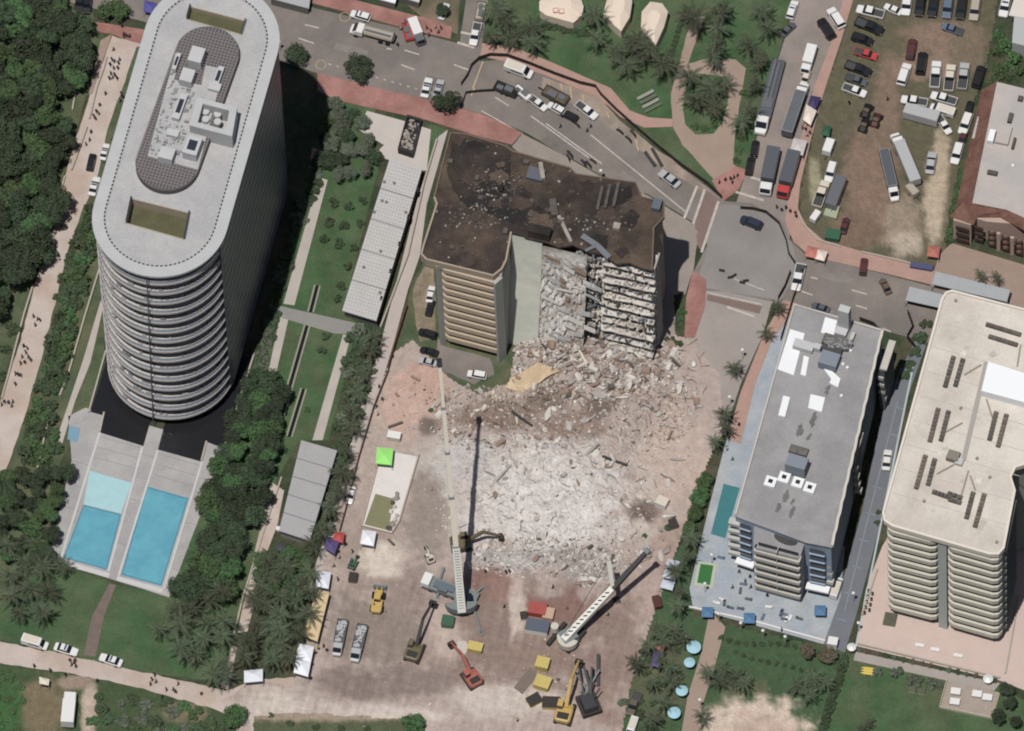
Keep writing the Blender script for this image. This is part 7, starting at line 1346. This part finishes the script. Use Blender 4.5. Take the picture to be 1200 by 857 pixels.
# ================================================================== people
def person_mesh(seed, lean=0.0, step=0.18):
    me = bpy.data.meshes.new('person'); J = [(0, 0, .92), (0, 0, 1.15), (lean, 0, 1.42), (lean, 0, 1.52), (lean + .03, 0, 1.66), (0, .1, .88), (step, .11, .48), (step * .8, .11, .06), (step * .8 + .16, .11, .04), (0, -.1, .88), (-step * .5, -.11, .48), (-step, -.11, .06), (-step + .16, -.11, .04), (lean, .2, 1.40), (lean + .02, .26, 1.12), (lean + .14, .25, .88), (lean, -.2, 1.40), (lean - .02, -.26, 1.12), (lean + .1, -.25, .88), (lean + .05, 0, 1.74)]
    E = [(0, 1), (1, 2), (2, 3), (3, 4), (4, 19), (0, 5), (5, 6), (6, 7), (7, 8), (0, 9), (9, 10), (10, 11), (11, 12), (2, 13), (13, 14), (14, 15), (2, 16), (16, 17), (17, 18)]
    rad_ = {0: .15, 1: .15, 2: .15, 3: .06, 4: .1, 19: .08, 5: .1, 6: .075, 7: .05, 8: .04, 9: .1, 10: .075, 11: .05, 12: .04, 13: .07, 14: .05, 15: .04, 16: .07, 17: .05, 18: .04}
    me.from_pydata(J, E, []); o = bpy.data.objects.new('tmp', me); COL.objects.link(o); m = o.modifiers.new('s', 'SKIN'); sv = me.skin_vertices[0].data
    for i, r_ in rad_.items(): sv[i].radius = (r_, r_ * (1.25 if i in (1, 2) else 1))
    sv[0].use_root = True; o.modifiers.new('b', 'SUBSURF').levels = 1
    dg = bpy.context.evaluated_depsgraph_get(); dg.update(); out = bpy.data.meshes.new_from_object(o.evaluated_get(dg)); bpy.data.objects.remove(o); out.name = 'person'
    out.materials.clear()
    for mm in (M('trousers_dark', (46, 46, 54), .9), M('shirt', (60, 60, 72), .9), M('hair', (52, 42, 38), .9), M('skin', (150, 110, 90), .7)): out.materials.append(mm)
    for p in out.polygons:
        z = p.center.z; p.material_index = 0 if z < .95 else (1 if z < 1.5 and not (abs(p.center.y) > .2 and z < 1.05) else (3 if z < 1.6 or p.center.x > .1 else 2)); p.use_smooth = True
    return out
PM = [person_mesh(0), person_mesh(1, .08, .05), person_mesh(2, .03, .28)]
SHIRT = [M('shirt_navy', (44, 48, 66), .9), M('shirt_black', (36, 34, 36), .9), M('shirt_grey', (96, 92, 96), .9), M('shirt_dark', (58, 50, 52), .9), M('shirt_white', (206, 202, 198), .9), M('shirt_vest', (190, 200, 70), .8), M('shirt_red', (160, 60, 56), .9)]
def people(spots, label, group, sh=(0, 1, 3, 1, 0)):
    for (u, v_) in spots:
        p = PS(u, v_) ; p.z = max(p.z, 0.0); o = link('person', R.choice(PM)); o.location = p; o.rotation_euler = (0, 0, R.uniform(0, 6.28)); o.scale = (1.05,) * 3; tag(o, label, 'person', group); setmat(o, SHIRT[R.choice(sh)], 1)
people([(143, 33), (145, 42), (148, 44), (152, 45), (145, 45)], 'person in dark clothes standing on the red pavement at the path entrance', 'people at the path entrance')
people([(133, 60), (131, 72), (134, 74), (129, 78), (139, 76), (133, 82), (138, 82), (130, 88), (134, 90), (128, 94), (137, 94), (132, 93), (140, 72)], 'person in dark clothes in the crowd on the sandy path beside the tower', 'crowd on the upper sandy path')
people([(124, 112), (117, 125), (113, 133), (116, 135), (110, 138), (112, 141), (107, 157), (105, 166), (101, 171), (142, 112), (141, 120), (144, 116)], 'person in dark clothes walking on the sandy path above the patrol cars', 'walkers above the patrol cars')
people([(72, 267), (78, 269), (58, 304), (63, 303), (68, 301), (39, 373), (44, 376), (47, 377), (41, 383)], 'person in dark clothes on the middle stretch of the sandy path', 'walkers on the middle path')
people([(28, 408), (32, 410), (30, 415), (26, 420), (33, 420), (24, 428), (29, 427), (36, 424), (21, 441), (18, 440), (24, 442), (18, 452), (5, 473), (10, 474), (15, 473), (14, 478), (2, 476)], 'person in dark clothes in the crowd on the lower sandy path', 'crowd on the lower path')
people([(82, 776), (88, 776), (84, 781), (89, 783), (87, 779)], 'person in dark clothes beside the patrol car on the sandy road', 'people by the patrol car')
people([(181, 793), (178, 798), (176, 804), (183, 801), (195, 810), (209, 803), (203, 810), (206, 813), (236, 815), (77, 793), (59, 788), (40, 783), (114, 800), (190, 819)], 'person in dark clothes walking along the sandy road', 'walkers on the sandy road')
people([(373, 762), (379, 759), (383, 764), (370, 766), (366, 780), (398, 655), (397, 648), (391, 665), (396, 681), (405, 640), (413, 648), (364, 797)], 'person in dark clothes working beside the tents', 'workers by the tents', (0, 1, 5, 3))
people([(606, 848 - 2), (593, 673), (597, 672), (569, 672), (591, 713), (648, 690), (700, 720), (712, 722), (560, 700)], 'worker on the earth between the two cranes', 'workers between the cranes', (1, 5, 3, 5))
people([(843, 216), (850, 213), (856, 212), (860, 210), (864, 208), (858, 216)], 'person in red brown clothes on the red pavement corner by the fence', 'people on the red corner', (6, 3, 1))
people([(910, 245), (916, 248), (921, 246), (926, 250), (932, 252), (933, 256), (953, 301), (962, 303), (940, 320), (936, 330)], 'person in dark clothes at the checkpoint corner', 'people at the checkpoint', (1, 3, 6))
people([(500, 35), (505, 38), (510, 34), (514, 40), (517, 35), (475, 33), (470, 36), (466, 55), (503, 43)], 'worker in mixed clothes by the service truck on the avenue', 'workers on the avenue', (3, 4, 6, 2))
people([(947, 148), (951, 150), (944, 154), (949, 158), (940, 152), (946, 161)], 'person beside the cream canopy on the lorry street', 'people by the cream canopy', (6, 1, 4))
people([(873, 683), (880, 690), (858, 690), (916, 740), (879, 678), (866, 672), (899, 700)], 'person standing on the hotel deck', 'people on the hotel deck', (1, 2, 4))
people([(862, 495), (866, 500), (855, 515), (852, 528), (858, 540), (869, 437)], 'person in pale clothes on the walk beside the hotel', 'people beside the hotel', (4, 4, 2, 1))
people([(657, 150), (688, 155), (692, 150), (1040, 118), (995, 123)], 'person in dark clothes standing on open ground near parked vehicles', 'people near parked vehicles')
people([(448, 470), (441, 478), (443, 487), (460, 420), (444, 455)], 'person walking on the alley beside the site fence', 'people on the alley', (4, 2, 1))
for k in range(9): q = P(1018 + (k % 2) * 5 - k * .6, 694 + k * 3.2); solo('chair', MB().box((q.x, q.y, .02), (.5, .5, .42)).box((q.x, q.y + .22, .44), (.5, .08, .45)), DST, 'dark chair in the short double row on the pink terrace', 'chair', q, 'chairs on the pink terrace')
# debris bits on the dirt lot and pale scraps around machines

LG = MB().box((0, 0, .2), (1.5, .55, .12)).box((-.6, 0, .3), (.5, .55, .3), top=(.6, 1)).box((-.5, 0, 0), (.1, .5, .2)).box((.5, 0, 0), (.1, .5, .2))
lgm = [LG.mesh('lounge_chair', [m]) for m in (PAINT['white'], PAINT['blue'], PAINT['slate'])]
for k in range(46):
    u, v_ = rr.uniform(822, 965), rr.uniform(640, 745)
    if inside(u, v_, [(822, 700), (838, 640), (858, 672), (884, 676), (890, 696), (940, 708), (968, 700), (960, 742), (880, 722), (830, 708)]): o = link('lounge_chair', rr.choice(lgm)); o.location = P(u, v_) + Vector((0, 0, .025)); o.rotation_euler = (0, 0, rr.choice([-.25, 1.3, 2.9]) + rr.uniform(-.2, .2)); tag(o, 'lounge chair set out on the blue grey hotel deck', 'lounge chair', 'lounge chairs on the hotel deck')
